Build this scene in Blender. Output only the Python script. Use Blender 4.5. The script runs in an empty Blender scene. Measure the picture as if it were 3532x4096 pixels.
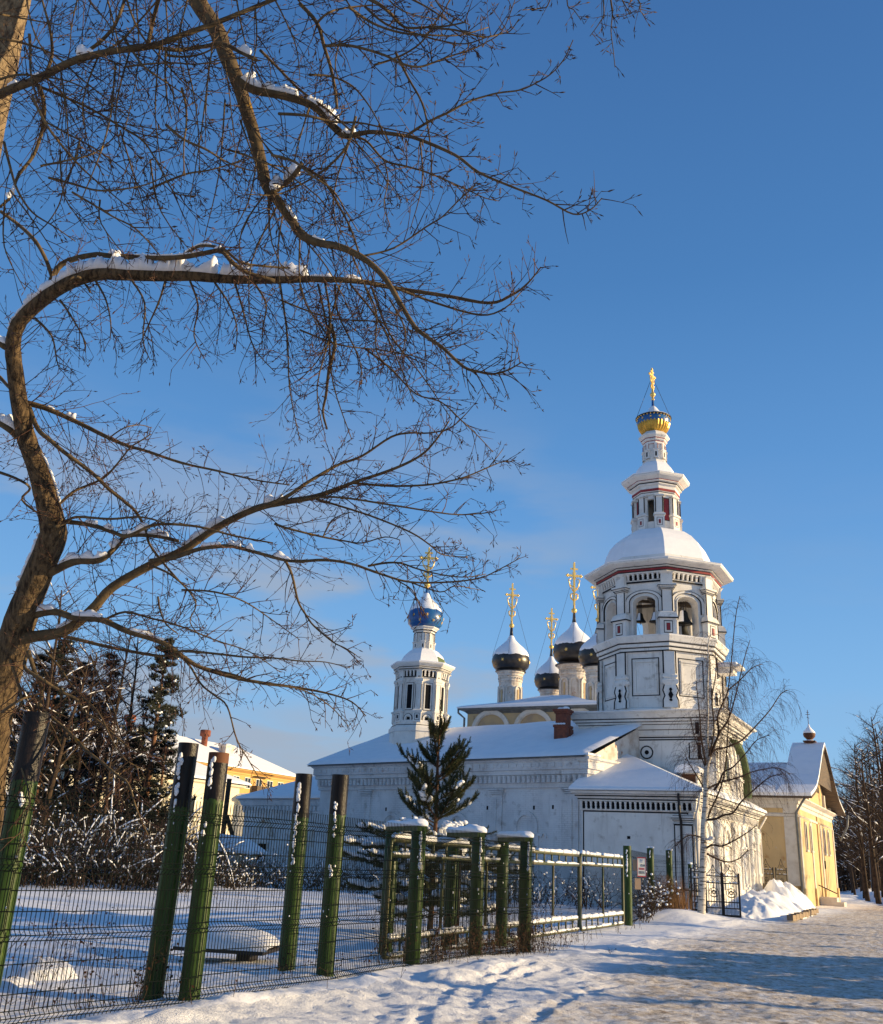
import bpy, math, random
from math import sin, cos, pi, radians, sqrt, atan2, hypot, exp
from mathutils import Vector, Matrix, noise
R = random.Random(7)
S = bpy.context.scene
COL = S.collection
# ------------------------------------------------------------------ camera
F = 960.0; PW, PH = 883, 1024
TH = radians(19.85); RO = radians(2.9); EYE = Vector((0, 0, 1.6))
fwd = Vector((0, cos(TH), sin(TH)))
up0 = Vector((0, -sin(TH), cos(TH))); rt0 = Vector((1, 0, 0))
rt = cos(RO)*rt0 + sin(RO)*up0; upv = cos(RO)*up0 - sin(RO)*rt0
cam = bpy.data.objects.new('camera', bpy.data.cameras.new('camera'))
COL.objects.link(cam)
cam.data.sensor_fit = 'VERTICAL'; cam.data.sensor_height = 24.0
cam.data.lens = F/PH*24.0
cam.data.clip_end = 6000; cam.data.clip_start = 0.05
m = Matrix((rt, upv, -fwd)).transposed().to_4x4(); m.translation = EYE
cam.matrix_world = m
S.camera = cam
def px(x, y, d):
    """world point seen at pixel (x, y) of the 883x1024 frame at d metres depth"""
    return EYE + (fwd + rt*((x-PW/2)/F) + upv*((PH/2-y)/F))*d
# ------------------------------------------------------------------ light
SUN_AZ, SUN_EL = radians(93), radians(12)
w = bpy.data.worlds.new('World'); S.world = w; w.use_nodes = True
nt = w.node_tree; N = nt.nodes; LK = nt.links; N.clear()
sky = N.new('ShaderNodeTexSky'); sky.sky_type = 'NISHITA'; sky.sun_disc = False
sky.sun_elevation = SUN_EL; sky.sun_rotation = SUN_AZ
sky.altitude = 150; sky.air_density = 1.0; sky.dust_density = 0.25; sky.ozone_density = 3.5
bg = N.new('ShaderNodeBackground'); bg.inputs[1].default_value = 0.078
out = N.new('ShaderNodeOutputWorld')
tc = N.new('ShaderNodeTexCoord'); sep = N.new('ShaderNodeSeparateXYZ')
LK.new(tc.outputs['Generated'], sep.inputs[0])
# clouds: a low grey bank to the left and faint wisps above it
def mth(op, a, b=None, c=None):
    n = N.new('ShaderNodeMath'); n.operation = op
    for i, v in enumerate((a, b, c)):
        if v is None: continue
        if isinstance(v, (int, float)): n.inputs[i].default_value = v
        else: LK.new(v, n.inputs[i])
    return n.outputs[0]
def mrange(v, a, b, c, d):
    n = N.new('ShaderNodeMapRange'); n.interpolation_type = 'SMOOTHSTEP'
    LK.new(v, n.inputs[0])
    for i, q in enumerate((a, b, c, d)): n.inputs[i+1].default_value = q
    return n.outputs[0]
mp = N.new('ShaderNodeMapping'); mp.inputs['Scale'].default_value = (3.0, 3.0, 11.0)
LK.new(tc.outputs['Generated'], mp.inputs[0])
nz = N.new('ShaderNodeTexNoise'); nz.inputs['Scale'].default_value = 1.3; nz.inputs['Detail'].default_value = 6
LK.new(mp.outputs[0], nz.inputs['Vector'])
nzf = nz.outputs['Fac']
side = mrange(sep.outputs['X'], -0.02, 0.25, 1, 0.0)
bankh = mth('ADD', sep.outputs['Z'], mth('MULTIPLY', mth('SUBTRACT', nzf, 0.5), 0.10))
bank = mth('MULTIPLY', mrange(bankh, 0.075, 0.15, 0.92, 0.0), side)
wisp = mth('MULTIPLY', mth('MULTIPLY', mrange(nzf, 0.43, 0.62, 0, 0.85), mrange(sep.outputs['Z'], 0.22, 0.48, 1, 0)), mrange(sep.outputs['X'], 0.0, 0.25, 1, 0.1))
cf = mth('MAXIMUM', bank, wisp)
ramp = N.new('ShaderNodeValToRGB'); LK.new(sep.outputs['Z'], ramp.inputs[0])
stops = [(0.0, (3.0, 4.6, 6.4)), (0.06, (2.5, 4.5, 6.8)), (0.16, (1.95, 4.1, 7.0)), (0.34, (1.08, 2.9, 6.0)), (0.55, (0.60, 1.9, 4.45)), (0.75, (0.42, 1.34, 3.45)), (1.0, (0.55, 1.35, 3.0))]
el_ = ramp.color_ramp.elements
while len(el_) < len(stops): el_.new(0.5)
for e_, (p_, c_) in zip(el_, stops): e_.position = p_; e_.color = (*[q/8 for q in c_], 1)
sc8 = N.new('ShaderNodeVectorMath'); sc8.operation = 'SCALE'; sc8.inputs['Scale'].default_value = 8.0
LK.new(ramp.outputs[0], sc8.inputs[0])
grade = N.new('ShaderNodeMix'); grade.data_type = 'RGBA'; grade.inputs[0].default_value = 0.82
LK.new(sky.outputs[0], grade.inputs[6]); LK.new(sc8.outputs[0], grade.inputs[7])
mix = N.new('ShaderNodeMix'); mix.data_type = 'RGBA'
LK.new(cf, mix.inputs[0]); LK.new(grade.outputs[2], mix.inputs[6])
mix.inputs[7].default_value = (3.0, 3.5, 4.3, 1)
LK.new(mix.outputs[2], bg.inputs[0]); LK.new(bg.outputs[0], out.inputs[0])
sun = bpy.data.objects.new('sun', bpy.data.lights.new('sun', 'SUN')); COL.objects.link(sun)
sun.data.energy = 5.0; sun.data.angle = radians(0.6); sun.data.color = (1.0, 0.75, 0.41)
sd = Vector((sin(SUN_AZ)*cos(SUN_EL), cos(SUN_AZ)*cos(SUN_EL), sin(SUN_EL)))
sun.rotation_euler = sd.to_track_quat('Z', 'Y').to_euler(); sun.location = (40, -10, 40)
S.view_settings.view_transform = 'Standard'; S.view_settings.look = 'None'
S.view_settings.exposure = 0.68; S.view_settings.gamma = 1
S.cycles.max_bounces = 6

# ------------------------------------------------------------------ frames
AZ = radians(28.5)
A = Vector((cos(AZ), -sin(AZ), 0)); B = Vector((sin(AZ), cos(AZ), 0))
ORG = Vector((11.294, 42.422, 0))
def WL(a, b, z=0): return ORG + A*a + B*b + Vector((0, 0, z))

# ------------------------------------------------------------------ scene helpers
def tag(o, label=None, cat=None, group=None, kind=None):
    if label: o['label'] = label
    if cat: o['category'] = cat
    if group: o['group'] = group
    if kind: o['kind'] = kind
    return o
def thing(name, label, cat, loc=(0, 0, 0), rz=0, group=None):
    o = bpy.data.objects.new(name, None); COL.objects.link(o)
    o.location = loc; o.rotation_euler = (0, 0, rz); o.empty_display_size = 0.2
    return tag(o, label, cat, group)
def church_frame(name, label, cat, a=0, b=0, z=0, group=None):
    return thing(name, label, cat, WL(a, b, z), -AZ, group)
def copy_tree(o, parent=None):
    c = o.copy(); COL.objects.link(c)
    if parent: c.parent = parent
    for ch in list(o.children): copy_tree(ch, c)
    return c
class MB:
    def __init__(s): s.v = []; s.f = []; s.m = []; s.sm = []
    def add(s, vs, fs, mi=0, smooth=False):
        n = len(s.v); s.v += [tuple(v) for v in vs]
        for f in fs: s.f.append([i+n for i in f]); s.m.append(mi); s.sm.append(smooth)
    def box(s, x0, x1, y0, y1, z0, z1, mi=0):
        v = [(x, y, z) for z in (z0, z1) for y in (y0, y1) for x in (x0, x1)]
        s.add(v, [(0, 2, 3, 1), (4, 5, 7, 6), (0, 1, 5, 4), (2, 6, 7, 3), (0, 4, 6, 2), (1, 3, 7, 5)], mi)
    def obox(s, p, q, w, h, mi=0):
        """box beam from p to q, width w (horizontal), height h"""
        p = Vector(p); q = Vector(q); d = (q-p).normalized()
        u = d.cross(Vector((0, 0, 1)));
        if u.length < 1e-4: u = Vector((1, 0, 0))
        u.normalize(); t = u.cross(d).normalized()
        c = [p+u*a*w/2+t*b*h/2 for a, b in ((-1, -1), (1, -1), (1, 1), (-1, 1))]
        e = [x+(q-p) for x in c]
        s.add(c+e, [(0, 1, 2, 3), (7, 6, 5, 4), (0, 4, 5, 1), (1, 5, 6, 2), (2, 6, 7, 3), (3, 7, 4, 0)], mi)
    def loft(s, rings, mi=0, smooth=False, cap0=False, cap1=False, closed=True):
        n = len(rings[0]); vs = [p for r in rings for p in r]; fs = []
        for i in range(len(rings)-1):
            for j in range(n if closed else n-1):
                a = i*n+j; b = i*n+(j+1) % n
                fs.append((a, b, b+n, a+n))
        if cap0: fs.append(tuple(range(n-1, -1, -1)))
        if cap1: k = (len(rings)-1)*n; fs.append(tuple(range(k, k+n)))
        s.add(vs, fs, mi, smooth)
    def tube(s, pts, rad, n=6, mi=0, smooth=True, cap=True):
        P = [Vector(p) for p in pts]
        if isinstance(rad, (int, float)): rad = [rad]*len(P)
        rings = []; u = None
        for i, p in enumerate(P):
            d = (P[min(i+1, len(P)-1)]-P[max(i-1, 0)])
            if d.length < 1e-9: d = Vector((0, 0, 1))
            d.normalize()
            if u is None:
                u = d.cross(Vector((0.31, 0.2, 0.93)))
                if u.length < 1e-3: u = d.cross(Vector((1, 0, 0)))
            else: u = u - d*u.dot(d)
            if u.length < 1e-6: u = d.orthogonal()
            u.normalize(); t = d.cross(u)
            rings.append([p+(u*cos(2*pi*k/n)+t*sin(2*pi*k/n))*rad[i] for k in range(n)])
        s.loft(rings, mi, smooth, cap, cap)
    def lathe(s, prof, n=24, c=(0, 0), mi=0, smooth=True, cap=True, ph=0):
        rings = [[(c[0]+r*cos(2*pi*k/n+ph), c[1]+r*sin(2*pi*k/n+ph), z) for k in range(n)] for r, z in prof]
        s.loft(rings, mi, smooth, cap, cap)
    def prism(s, poly, z0, z1, mi=0):
        s.loft([[(x, y, z0) for x, y in poly], [(x, y, z1) for x, y in poly]], mi, False, True, True)
    def quad(s, a, b, c, d, mi=0): s.add([a, b, c, d], [(0, 1, 2, 3)], mi)
    def blob(s, c, r, mi=0, sq=0.7, n=7, k=5, jit=0.15, rng=R):
        rings = []
        for i in range(k+1):
            ph = pi*i/k - pi/2
            rr = max(cos(ph), 0.02)*r
            rings.append([(c[0]+rr*cos(2*pi*j/n)*(1+rng.uniform(-jit, jit)), c[1]+rr*sin(2*pi*j/n)*(1+rng.uniform(-jit, jit)), c[2]+sin(ph)*r*sq) for j in range(n)])
        s.loft(rings, mi, True, True, True)
    def build(s, name, mats, parent=None, loc=None):
        me = bpy.data.meshes.new(name); me.from_pydata(s.v, [], s.f)
        if not isinstance(mats, (list, tuple)): mats = [mats]
        for mt in mats: me.materials.append(mt)
        me.polygons.foreach_set('material_index', s.m)
        me.polygons.foreach_set('use_smooth', s.sm)
        me.update()
        o = bpy.data.objects.new(name, me); COL.objects.link(o)
        if parent: o.parent = parent
        if loc: o.location = loc
        return o
def offs(poly, d):
    """offset a convex counter-clockwise polygon outwards by d"""
    n = len(poly); r = []
    for i in range(n):
        p0, p1, p2 = poly[i-1], poly[i], poly[(i+1) % n]
        def nrm(a, b):
            dx, dy = b[0]-a[0], b[1]-a[1]; l = hypot(dx, dy); return dy/l, -dx/l
        n1, n2 = nrm(p0, p1), nrm(p1, p2)
        k = 1+n1[0]*n2[0]+n1[1]*n2[1]
        r.append((p1[0]+(n1[0]+n2[0])*d/k, p1[1]+(n1[1]+n2[1])*d/k))
    return r
def rect(x0, x1, y0, y1): return [(x0, y0), (x1, y0), (x1, y1), (x0, y1)]
def octo(cx, cy, ap): return [(cx+ap/cos(pi/8)*cos(pi/8+k*pi/4), cy+ap/cos(pi/8)*sin(pi/8+k*pi/4)) for k in range(8)]
def mould(mb, poly, prof, mi=0, cap1=True, cap0=False):
    """loft the polygon along a profile of (outward offset, z)"""
    rings = [[(x, y, z) for x, y in offs(poly, o)] for o, z in prof]
    mb.loft(rings, mi, False, cap0, cap1)
def band(mb, poly, o, z0, z1, mi):
    if mi == 1 and z1-z0 < .06: z0, z1 = z0-(z1-z0)*.35, z1+(z1-z0)*.35
    mb.loft([[(x, y, z) for x, y in offs(poly, o)] for z in (z0, z1)], mi)
def oband(mb, poly, o, z0, z1, mi):
    """a closed belt course standing proud of the wall"""
    mould(mb, poly, [(o-0.08, z0), (o, z0), (o, z1), (o-0.08, z1)], mi, False)

# ------------------------------------------------------------------ materials
def mat(name, col, rough=0.8, metal=0.0, col2=None, scale=5.0, detail=5, lo=0.4, hi=0.65, bump=0.0, bscale=None, bdist=0.02, extra=None, spec=0.5, stretch=None, drip=None, brick=False):
    m = bpy.data.materials.new(name); m.use_nodes = True
    t = m.node_tree; b = t.nodes['Principled BSDF']
    b.inputs['Roughness'].default_value = rough; b.inputs['Metallic'].default_value = metal
    b.inputs['Specular IOR Level'].default_value = spec
    b.inputs['Base Color'].default_value = (*col, 1)
    co = t.nodes.new('ShaderNodeTexCoord').outputs['Object']
    if stretch:
        q = t.nodes.new('ShaderNodeMapping'); q.inputs['Scale'].default_value = stretch
        t.links.new(co, q.inputs[0]); co = q.outputs[0]
    cur = None
    def nzn(sc, det=5, rg=0.6):
        n = t.nodes.new('ShaderNodeTexNoise'); n.inputs['Scale'].default_value = sc
        n.inputs['Detail'].default_value = det; n.inputs['Roughness'].default_value = rg
        t.links.new(co, n.inputs['Vector']); return n.outputs['Fac']
    def rng_(v, a, b_):
        n = t.nodes.new('ShaderNodeMapRange'); n.inputs[1].default_value = a; n.inputs[2].default_value = b_
        t.links.new(v, n.inputs[0]); return n.outputs[0]
    def mixc(f, a, c):
        n = t.nodes.new('ShaderNodeMix'); n.data_type = 'RGBA'
        t.links.new(f, n.inputs[0])
        if isinstance(a, tuple): n.inputs[6].default_value = (*a, 1)
        else: t.links.new(a, n.inputs[6])
        n.inputs[7].default_value = (*c, 1); return n.outputs[2]
    cur = col
    if col2: cur = mixc(rng_(nzn(scale, detail), lo, hi), cur, col2)
    for e in (extra or []):   # (colour, scale, lo, hi, detail)
        cur = mixc(rng_(nzn(e[1], e[4] if len(e) > 4 else 4), e[2], e[3]), cur, e[0])
    raw = t.nodes.new('ShaderNodeTexCoord').outputs['Object']
    if drip:     # streaks that run down the wall
        q = t.nodes.new('ShaderNodeMapping'); q.inputs['Scale'].default_value = (2.6, 2.6, 0.28); t.links.new(raw, q.inputs[0])
        n = t.nodes.new('ShaderNodeTexNoise'); n.inputs['Scale'].default_value = 1.6; n.inputs['Detail'].default_value = 9; n.inputs['Roughness'].default_value = .7
        t.links.new(q.outputs[0], n.inputs['Vector']); cur = mixc(rng_(n.outputs['Fac'], .56, .80), cur, drip)
    bh = None
    if brick:
        sp_ = t.nodes.new('ShaderNodeSeparateXYZ'); t.links.new(raw, sp_.inputs[0]); ad = t.nodes.new('ShaderNodeMath'); t.links.new(sp_.outputs[0], ad.inputs[0]); t.links.new(sp_.outputs[1], ad.inputs[1])
        cb_ = t.nodes.new('ShaderNodeCombineXYZ'); t.links.new(ad.outputs[0], cb_.inputs[0]); t.links.new(sp_.outputs[2], cb_.inputs[1])
        bk = t.nodes.new('ShaderNodeTexBrick'); bk.inputs['Scale'].default_value = 1.0; bk.inputs['Brick Width'].default_value = .30; bk.inputs['Row Height'].default_value = .095; bk.inputs['Mortar Size'].default_value = .012
        bk.inputs['Color1'].default_value = (1, 1, 1, 1); bk.inputs['Color2'].default_value = (.8, .8, .8, 1); bk.inputs['Mortar'].default_value = (.35, .35, .35, 1)
        t.links.new(cb_.outputs[0], bk.inputs['Vector']); bh = bk.outputs['Color']
        mk = rng_(nzn(.6, 6), .45, .62); f2 = t.nodes.new('ShaderNodeMath'); f2.operation = 'MULTIPLY'; t.links.new(bk.outputs['Fac'], f2.inputs[0]); t.links.new(mk, f2.inputs[1])
        f3 = t.nodes.new('ShaderNodeMath'); f3.operation = 'MULTIPLY'; t.links.new(f2.outputs[0], f3.inputs[0]); f3.inputs[1].default_value = .45
        cur = mixc(f3.outputs[0], cur, (.33, .31, .30))
    if not isinstance(cur, tuple): t.links.new(cur, b.inputs['Base Color'])
    if bump:
        bp = t.nodes.new('ShaderNodeBump'); bp.inputs['Strength'].default_value = bump; bp.inputs['Distance'].default_value = bdist
        hh = nzn(bscale or scale*4, 6)
        if bh:
            ad2 = t.nodes.new('ShaderNodeMath'); ad2.operation = 'MULTIPLY_ADD'; t.links.new(bh, ad2.inputs[0]); ad2.inputs[1].default_value = .7; t.links.new(hh, ad2.inputs[2]); hh = ad2.outputs[0]
        t.links.new(hh, bp.inputs['Height']); t.links.new(bp.outputs[0], b.inputs['Normal'])
    return m
M = {}
M['snow'] = mat('snow', (0.88, 0.88, 0.89), 0.65, col2=(0.82, 0.83, 0.85), scale=1.5, bump=0.35, bscale=9, bdist=0.03, spec=0.3)
M['snowfine'] = mat('snow_fine', (0.87, 0.88, 0.9), 0.6, col2=(0.80, 0.82, 0.86), scale=12, bump=0.4, bscale=60, bdist=0.01, spec=0.3)
M['white'] = mat('whitewash', (0.80, 0.77, 0.71), 0.9, col2=(0.62, 0.59, 0.54), scale=0.9, detail=9, lo=0.42, hi=0.75, bump=0.5, bscale=14, bdist=0.015,
                 extra=[((0.44, 0.40, 0.34), 2.6, 0.58, 0.74, 9), ((0.42, 0.30, 0.24), 7.0, 0.69, 0.75, 6)], spec=0.2, drip=(0.48, 0.44, 0.38))
M['white2'] = mat('whitewash_brick', (0.76, 0.74, 0.71), 0.9, col2=(0.52, 0.50, 0.48), scale=0.7, detail=10, lo=0.40, hi=0.78, bump=0.5, bscale=10, bdist=0.02,
                 extra=[((0.40, 0.36, 0.33), 2.2, 0.57, 0.72, 10), ((0.40, 0.25, 0.18), 3.3, 0.69, 0.75, 8)], spec=0.2, drip=(0.44, 0.42, 0.39), brick=True)
M['old'] = mat('peeling_plaster', (0.66, 0.61, 0.54), 0.9, col2=(0.45, 0.36, 0.28), scale=1.6, detail=9, lo=0.45, hi=0.68, bump=0.6, bscale=12,
               extra=[((0.38, 0.20, 0.12), 3.0, 0.60, 0.68, 8)], spec=0.2)
M['black'] = mat('black_paint', (0.012, 0.011, 0.012), 0.7, spec=0.3)
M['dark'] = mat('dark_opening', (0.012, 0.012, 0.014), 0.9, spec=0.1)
M['red'] = mat('red_paint', (0.30, 0.025, 0.03), 0.7, col2=(0.2, 0.02, 0.025), scale=6)
M['blue'] = mat('blue_dome', (0.014, 0.075, 0.26), 0.32, col2=(0.02, 0.13, 0.30), scale=2.5, detail=8, bump=0.3, bscale=3)
M['blkdome'] = mat('black_dome', (0.018, 0.016, 0.015), 0.35, col2=(0.035, 0.03, 0.026), scale=3, detail=8, bump=0.4, bscale=4)
M['gold'] = mat('gold', (1.0, 0.66, 0.17), 0.32, 0.35, spec=0.6)
M['green'] = mat('green_post', (0.034, 0.070, 0.009), 0.36, col2=(0.018, 0.040, 0.006), scale=3, detail=6, stretch=(6, 6, 1.2), bump=0.25, bscale=9,
                 extra=[((0.075, 0.115, 0.018), 5.0, 0.60, 0.72, 5), ((0.012, 0.012, 0.010), 4.2, 0.66, 0.68, 3)], spec=0.3)
M['gframe'] = mat('green_frame', (0.030, 0.050, 0.010), 0.5, col2=(0.10, 0.08, 0.03), scale=4, detail=6,
                  extra=[((0.10, 0.05, 0.02), 9.0, 0.62, 0.70, 5)])
M['bitumen'] = mat('black_coating', (0.006, 0.005, 0.005), 0.30, col2=(0.02, 0.013, 0.010), scale=5, stretch=(5, 5, 1), bump=0.3, bscale=20, spec=0.22)
M['wire'] = mat('wire', (0.003, 0.006, 0.005), 0.85, spec=0.12)
M['iron'] = mat('wrought_iron', (0.018, 0.014, 0.013), 0.5, spec=0.4)
M['gilt'] = mat('gilded_petal', (0.62, 0.36, 0.05), 0.30, 0.5, col2=(0.40, 0.22, 0.03), scale=4, spec=0.5)
M['tin'] = mat('roof_tin', (0.16, 0.17, 0.17), 0.5, col2=(0.10, 0.11, 0.11), scale=3)
M['tingreen'] = mat('green_tin', (0.07, 0.115, 0.03), 0.7, col2=(0.05, 0.085, 0.03), scale=3)
M['yellow'] = mat('yellow_plaster', (0.64, 0.47, 0.24), 0.9, col2=(0.54, 0.40, 0.22), scale=0.8, detail=8, lo=0.4, hi=0.7, bump=0.3, bscale=12,
                  extra=[((0.45, 0.24, 0.09), 1.6, 0.60, 0.72, 8), ((0.58, 0.50, 0.38), 2.8, 0.63, 0.70, 8)], spec=0.2, drip=(0.40, 0.25, 0.12))
M['yellow2'] = mat('pale_yellow_plaster', (0.55, 0.41, 0.22), 0.9, col2=(0.45, 0.35, 0.22), scale=0.8, detail=8, bump=0.3, bscale=10,
                  extra=[((0.33, 0.22, 0.13), 1.8, 0.62, 0.72, 8)], spec=0.2)
M['yellow3'] = mat('ochre_house_wall', (0.62, 0.37, 0.12), 0.9, col2=(0.54, 0.33, 0.12), scale=0.5, spec=0.2)
M['cream'] = mat('cream_siding', (0.72, 0.66, 0.50), 0.8, spec=0.2)
M['band'] = mat('white_trim', (0.68, 0.64, 0.57), 0.9, col2=(0.50, 0.45, 0.38), scale=2, detail=8, lo=.45, hi=.75, bump=0.3, bscale=10, spec=0.2)
M['brick'] = mat('red_brick', (0.24, 0.07, 0.035), 0.9, col2=(0.13, 0.045, 0.03), scale=5, detail=5, bump=0.4)
M['wood'] = mat('grey_boards', (0.14, 0.10, 0.065), 0.9, col2=(0.07, 0.055, 0.04), scale=2, stretch=(1, 1, 12), bump=0.4)
M['brownwood'] = mat('brown_shutter', (0.13, 0.045, 0.015), 0.8, col2=(0.07, 0.025, 0.01), scale=3)
M['glass'] = mat('window_glass', (0.02, 0.025, 0.03), 0.08, spec=0.6)
M['frame'] = mat('window_frame', (0.65, 0.65, 0.62), 0.6)
M['bark'] = mat('tree_bark', (0.16, 0.11, 0.06), 0.95, col2=(0.04, 0.028, 0.018), scale=10, detail=8, lo=.42, hi=.62, stretch=(2.5, 2.5, 0.6), bump=1.0, bscale=16, bdist=0.04,
                extra=[((0.17, 0.12, 0.075), 7, .60, .74, 7)], spec=0.15)
M['bark2'] = mat('sunlit_bark', (0.30, 0.22, 0.13), 0.95, col2=(0.10, 0.07, 0.045), scale=9, detail=9, lo=.42, hi=.60, stretch=(2.2, 2.2, 0.6), bump=1.0, bscale=12, bdist=0.05, spec=0.15)  # lit version of the bark, sunlight painted into the colour
M['limb'] = mat('limb_bark', (0.135, 0.095, 0.050), 0.9, col2=(0.07, 0.05, 0.028), scale=9, detail=6, bump=0.6, bscale=30, bdist=.01,
                extra=[((0.26, 0.15, 0.02), 6, .66, .70, 5)], spec=0.2)
M['twig'] = mat('twig_bark', (0.050, 0.030, 0.020), 0.8, col2=(0.085, 0.052, 0.03), scale=3, spec=0.2)
M['twigred'] = mat('red_twig', (0.070, 0.036, 0.024), 0.8, spec=0.2)
M['birch'] = mat('birch_bark', (0.60, 0.54, 0.45), 0.8, col2=(0.04, 0.03, 0.025), scale=3.2, detail=4, lo=.55, hi=.60, stretch=(1, 1, 7), bump=0.4)
M['needle'] = mat('pine_needles', (0.075, 0.080, 0.028), 0.7, col2=(0.035, 0.05, 0.02), scale=3, spec=0.3)
M['needle2'] = mat('dark_needles', (0.022, 0.026, 0.018), 0.8, spec=0.2)
M['pinebark'] = mat('pine_bark', (0.17, 0.075, 0.035), 0.9, col2=(0.09, 0.045, 0.025), scale=8)
M['weed'] = mat('dry_weed', (0.07, 0.045, 0.03), 0.9, col2=(0.04, 0.026, 0.018), scale=4, spec=0.1)
M['straw'] = mat('dry_grass', (0.26, 0.14, 0.06), 0.9, spec=0.1)
M['leaf'] = mat('dead_leaf', (0.045, 0.02, 0.012), 0.9, spec=0.1)
# ------------------------------------------------------------------ ground
def sstep(a, b, x):
    x = min(max((x-a)/(b-a), 0), 1); return x*x*(3-2*x)
def nz1(x, y, f, z=0.0): return noise.noise(Vector((x*f, y*f, z)))
RUTS = [[(478, 1030), (470, 1014), (464, 1000), (470, 988), (486, 978), (530, 968)],
        [(488, 1030), (481, 1014), (475, 1000), (482, 990), (498, 981), (545, 971)],
        [(416, 1030), (424, 1012), (440, 998), (462, 985)],
        [(520, 1030), (545, 1010), (575, 996), (620, 985)]]
def hitz(x, y, z=0.0):
    d = fwd + rt*((x-PW/2)/F) + upv*((PH/2-y)/F); k = (z-1.6)/d.z; return EYE + d*k
RUTW = [[hitz(*p) for p in r] for r in RUTS]
def segd(px_, py_, a, b):
    dx, dy = b.x-a.x, b.y-a.y; l = dx*dx+dy*dy
    k = min(max(((px_-a.x)*dx+(py_-a.y)*dy)/l, 0), 1)
    return hypot(px_-a.x-k*dx, py_-a.y-k*dy)
def tleft(s):   # left edge of the trodden road
    if s < 8: return -6.9
    if s < 40: return -6.9+0.35*sstep(8, 14, s)-0.7*sstep(16, 34, s)
    return -7.25-2.2*sstep(44, 64, s)
def tright(s): return min(6.5, -6.7-0.175*(s-88))
def gh(x, y, fine=True):
    t = x*A.x+y*A.y; s = x*B.x+y*B.y
    h = 0.0
    tl = tleft(s)+0.28*nz1(x, y, 0.9)+0.12*nz1(x, y, 3.1)
    fm = 1-sstep(tl-0.9, tl, t)         # 1 in the field
    drv = sstep(15, 19, s)*(1-sstep(31, 34, s))*sstep(-12, -10, t)
    field = 0.10+0.16*nz1(x, y, 0.13, 3)+0.07*nz1(x, y, 0.45, 1)+0.02*nz1(x, y, 1.7, 5)
    field = max(field, -0.05)*(1-0.85*drv)
    h += fm*field*sstep(0, -1.2, t-tl-0.0)
    berm = exp(-((t-tl+0.25)/0.42)**2)*(0.07+0.08*nz1(x, y, 1.3, 7))*(1-0.5*drv)
    h += max(berm, 0)*(1-sstep(60, 70, s))
    h += (.22+.08*nz1(x, y, .9, 6))*exp(-((s-39.5)/3.2)**2-((t+10.6)/1.6)**2)+0.22*exp(-((s-36)/2.0)**2-((t+9.0)/1.0)**2)
    tr = tright(s)
    h += 0.55*sstep(tr-0.3, tr+1.6, t)+0.25*sstep(tr, tr+1.5, t)*nz1(x, y, 0.5)
    if fine:
        rm = (1-fm)
        h += rm*(0.022*nz1(x, y, 3.3)+0.018*nz1(x, y, 8.5)+0.035*nz1(x, y, 0.8))
        h += fm*0.012*nz1(x, y, 6.0)
        if s < 24 and -9 < t < 2:
            loose = 1-sstep(-5.6, -3.6, t)
            h += loose*rm*0.05*abs(nz1(x, y, 2.2, 9))+0.018*loose*abs(nz1(x, y, 5.2, 4))+.022*loose*abs(nz1(x, y, 11, 2))
            for r in RUTW:
                for i in range(len(r)-1):
                    d = segd(x, y, r[i], r[i+1])
                    if d < 0.26: h += -0.022*exp(-(d/0.085)**4)+0.010*exp(-((d-0.14)/0.035)**2)+.004*sin(d*190); break
    return h
def spread(lo, hi, c0, c1, fine, grow, mx):
    v = [c0]
    while v[-1] < c1: v.append(v[-1]+fine)
    st = fine
    while v[-1] < hi: st = min(st*grow, mx); v.append(v[-1]+st)
    st = fine
    while v[0] > lo: st = min(st*grow, mx); v.insert(0, v[0]-st)
    return v
Ss = spread(-40, 230, 7.4, 13.5, 0.045, 1.010, 3.0)
Ts = spread(-150, 70, -8.0, -2.2, 0.05, 1.035, 4.0)
Ss = [-3000, -400]+Ss+[400, 900, 3500]; Ts = [-3500, -900, -300]+Ts+[160, 500, 2500]
pts = []; fld = MB(); rd = MB(); vid = {}
gv = []
for i, s in enumerate(Ss):
    for j, t in enumerate(Ts):
        x = A.x*t+B.x*s; y = A.y*t+B.y*s
        gv.append((x, y, gh(x, y) if abs(t) < 160 and -41 < s < 240 else 0.1))
nT = len(Ts)
ff, rf = [], []
for i in range(len(Ss)-1):
    for j in range(nT-1):
        s = (Ss[i]+Ss[i+1])/2; t = (Ts[j]+Ts[j+1])/2
        q = (i*nT+j, i*nT+j+1, (i+1)*nT+j+1, (i+1)*nT+j)
        (rf if tleft(s)-0.15 < t < tright(s)+0.2 and -40 < s < 230 else ff).append(q)
def sub(faces):
    used = sorted({k for f in faces for k in f}); mp_ = {k: n for n, k in enumerate(used)}
    b = MB(); b.add([gv[k] for k in used], [[mp_[k] for k in f] for f in faces], 0, True); return b
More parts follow.
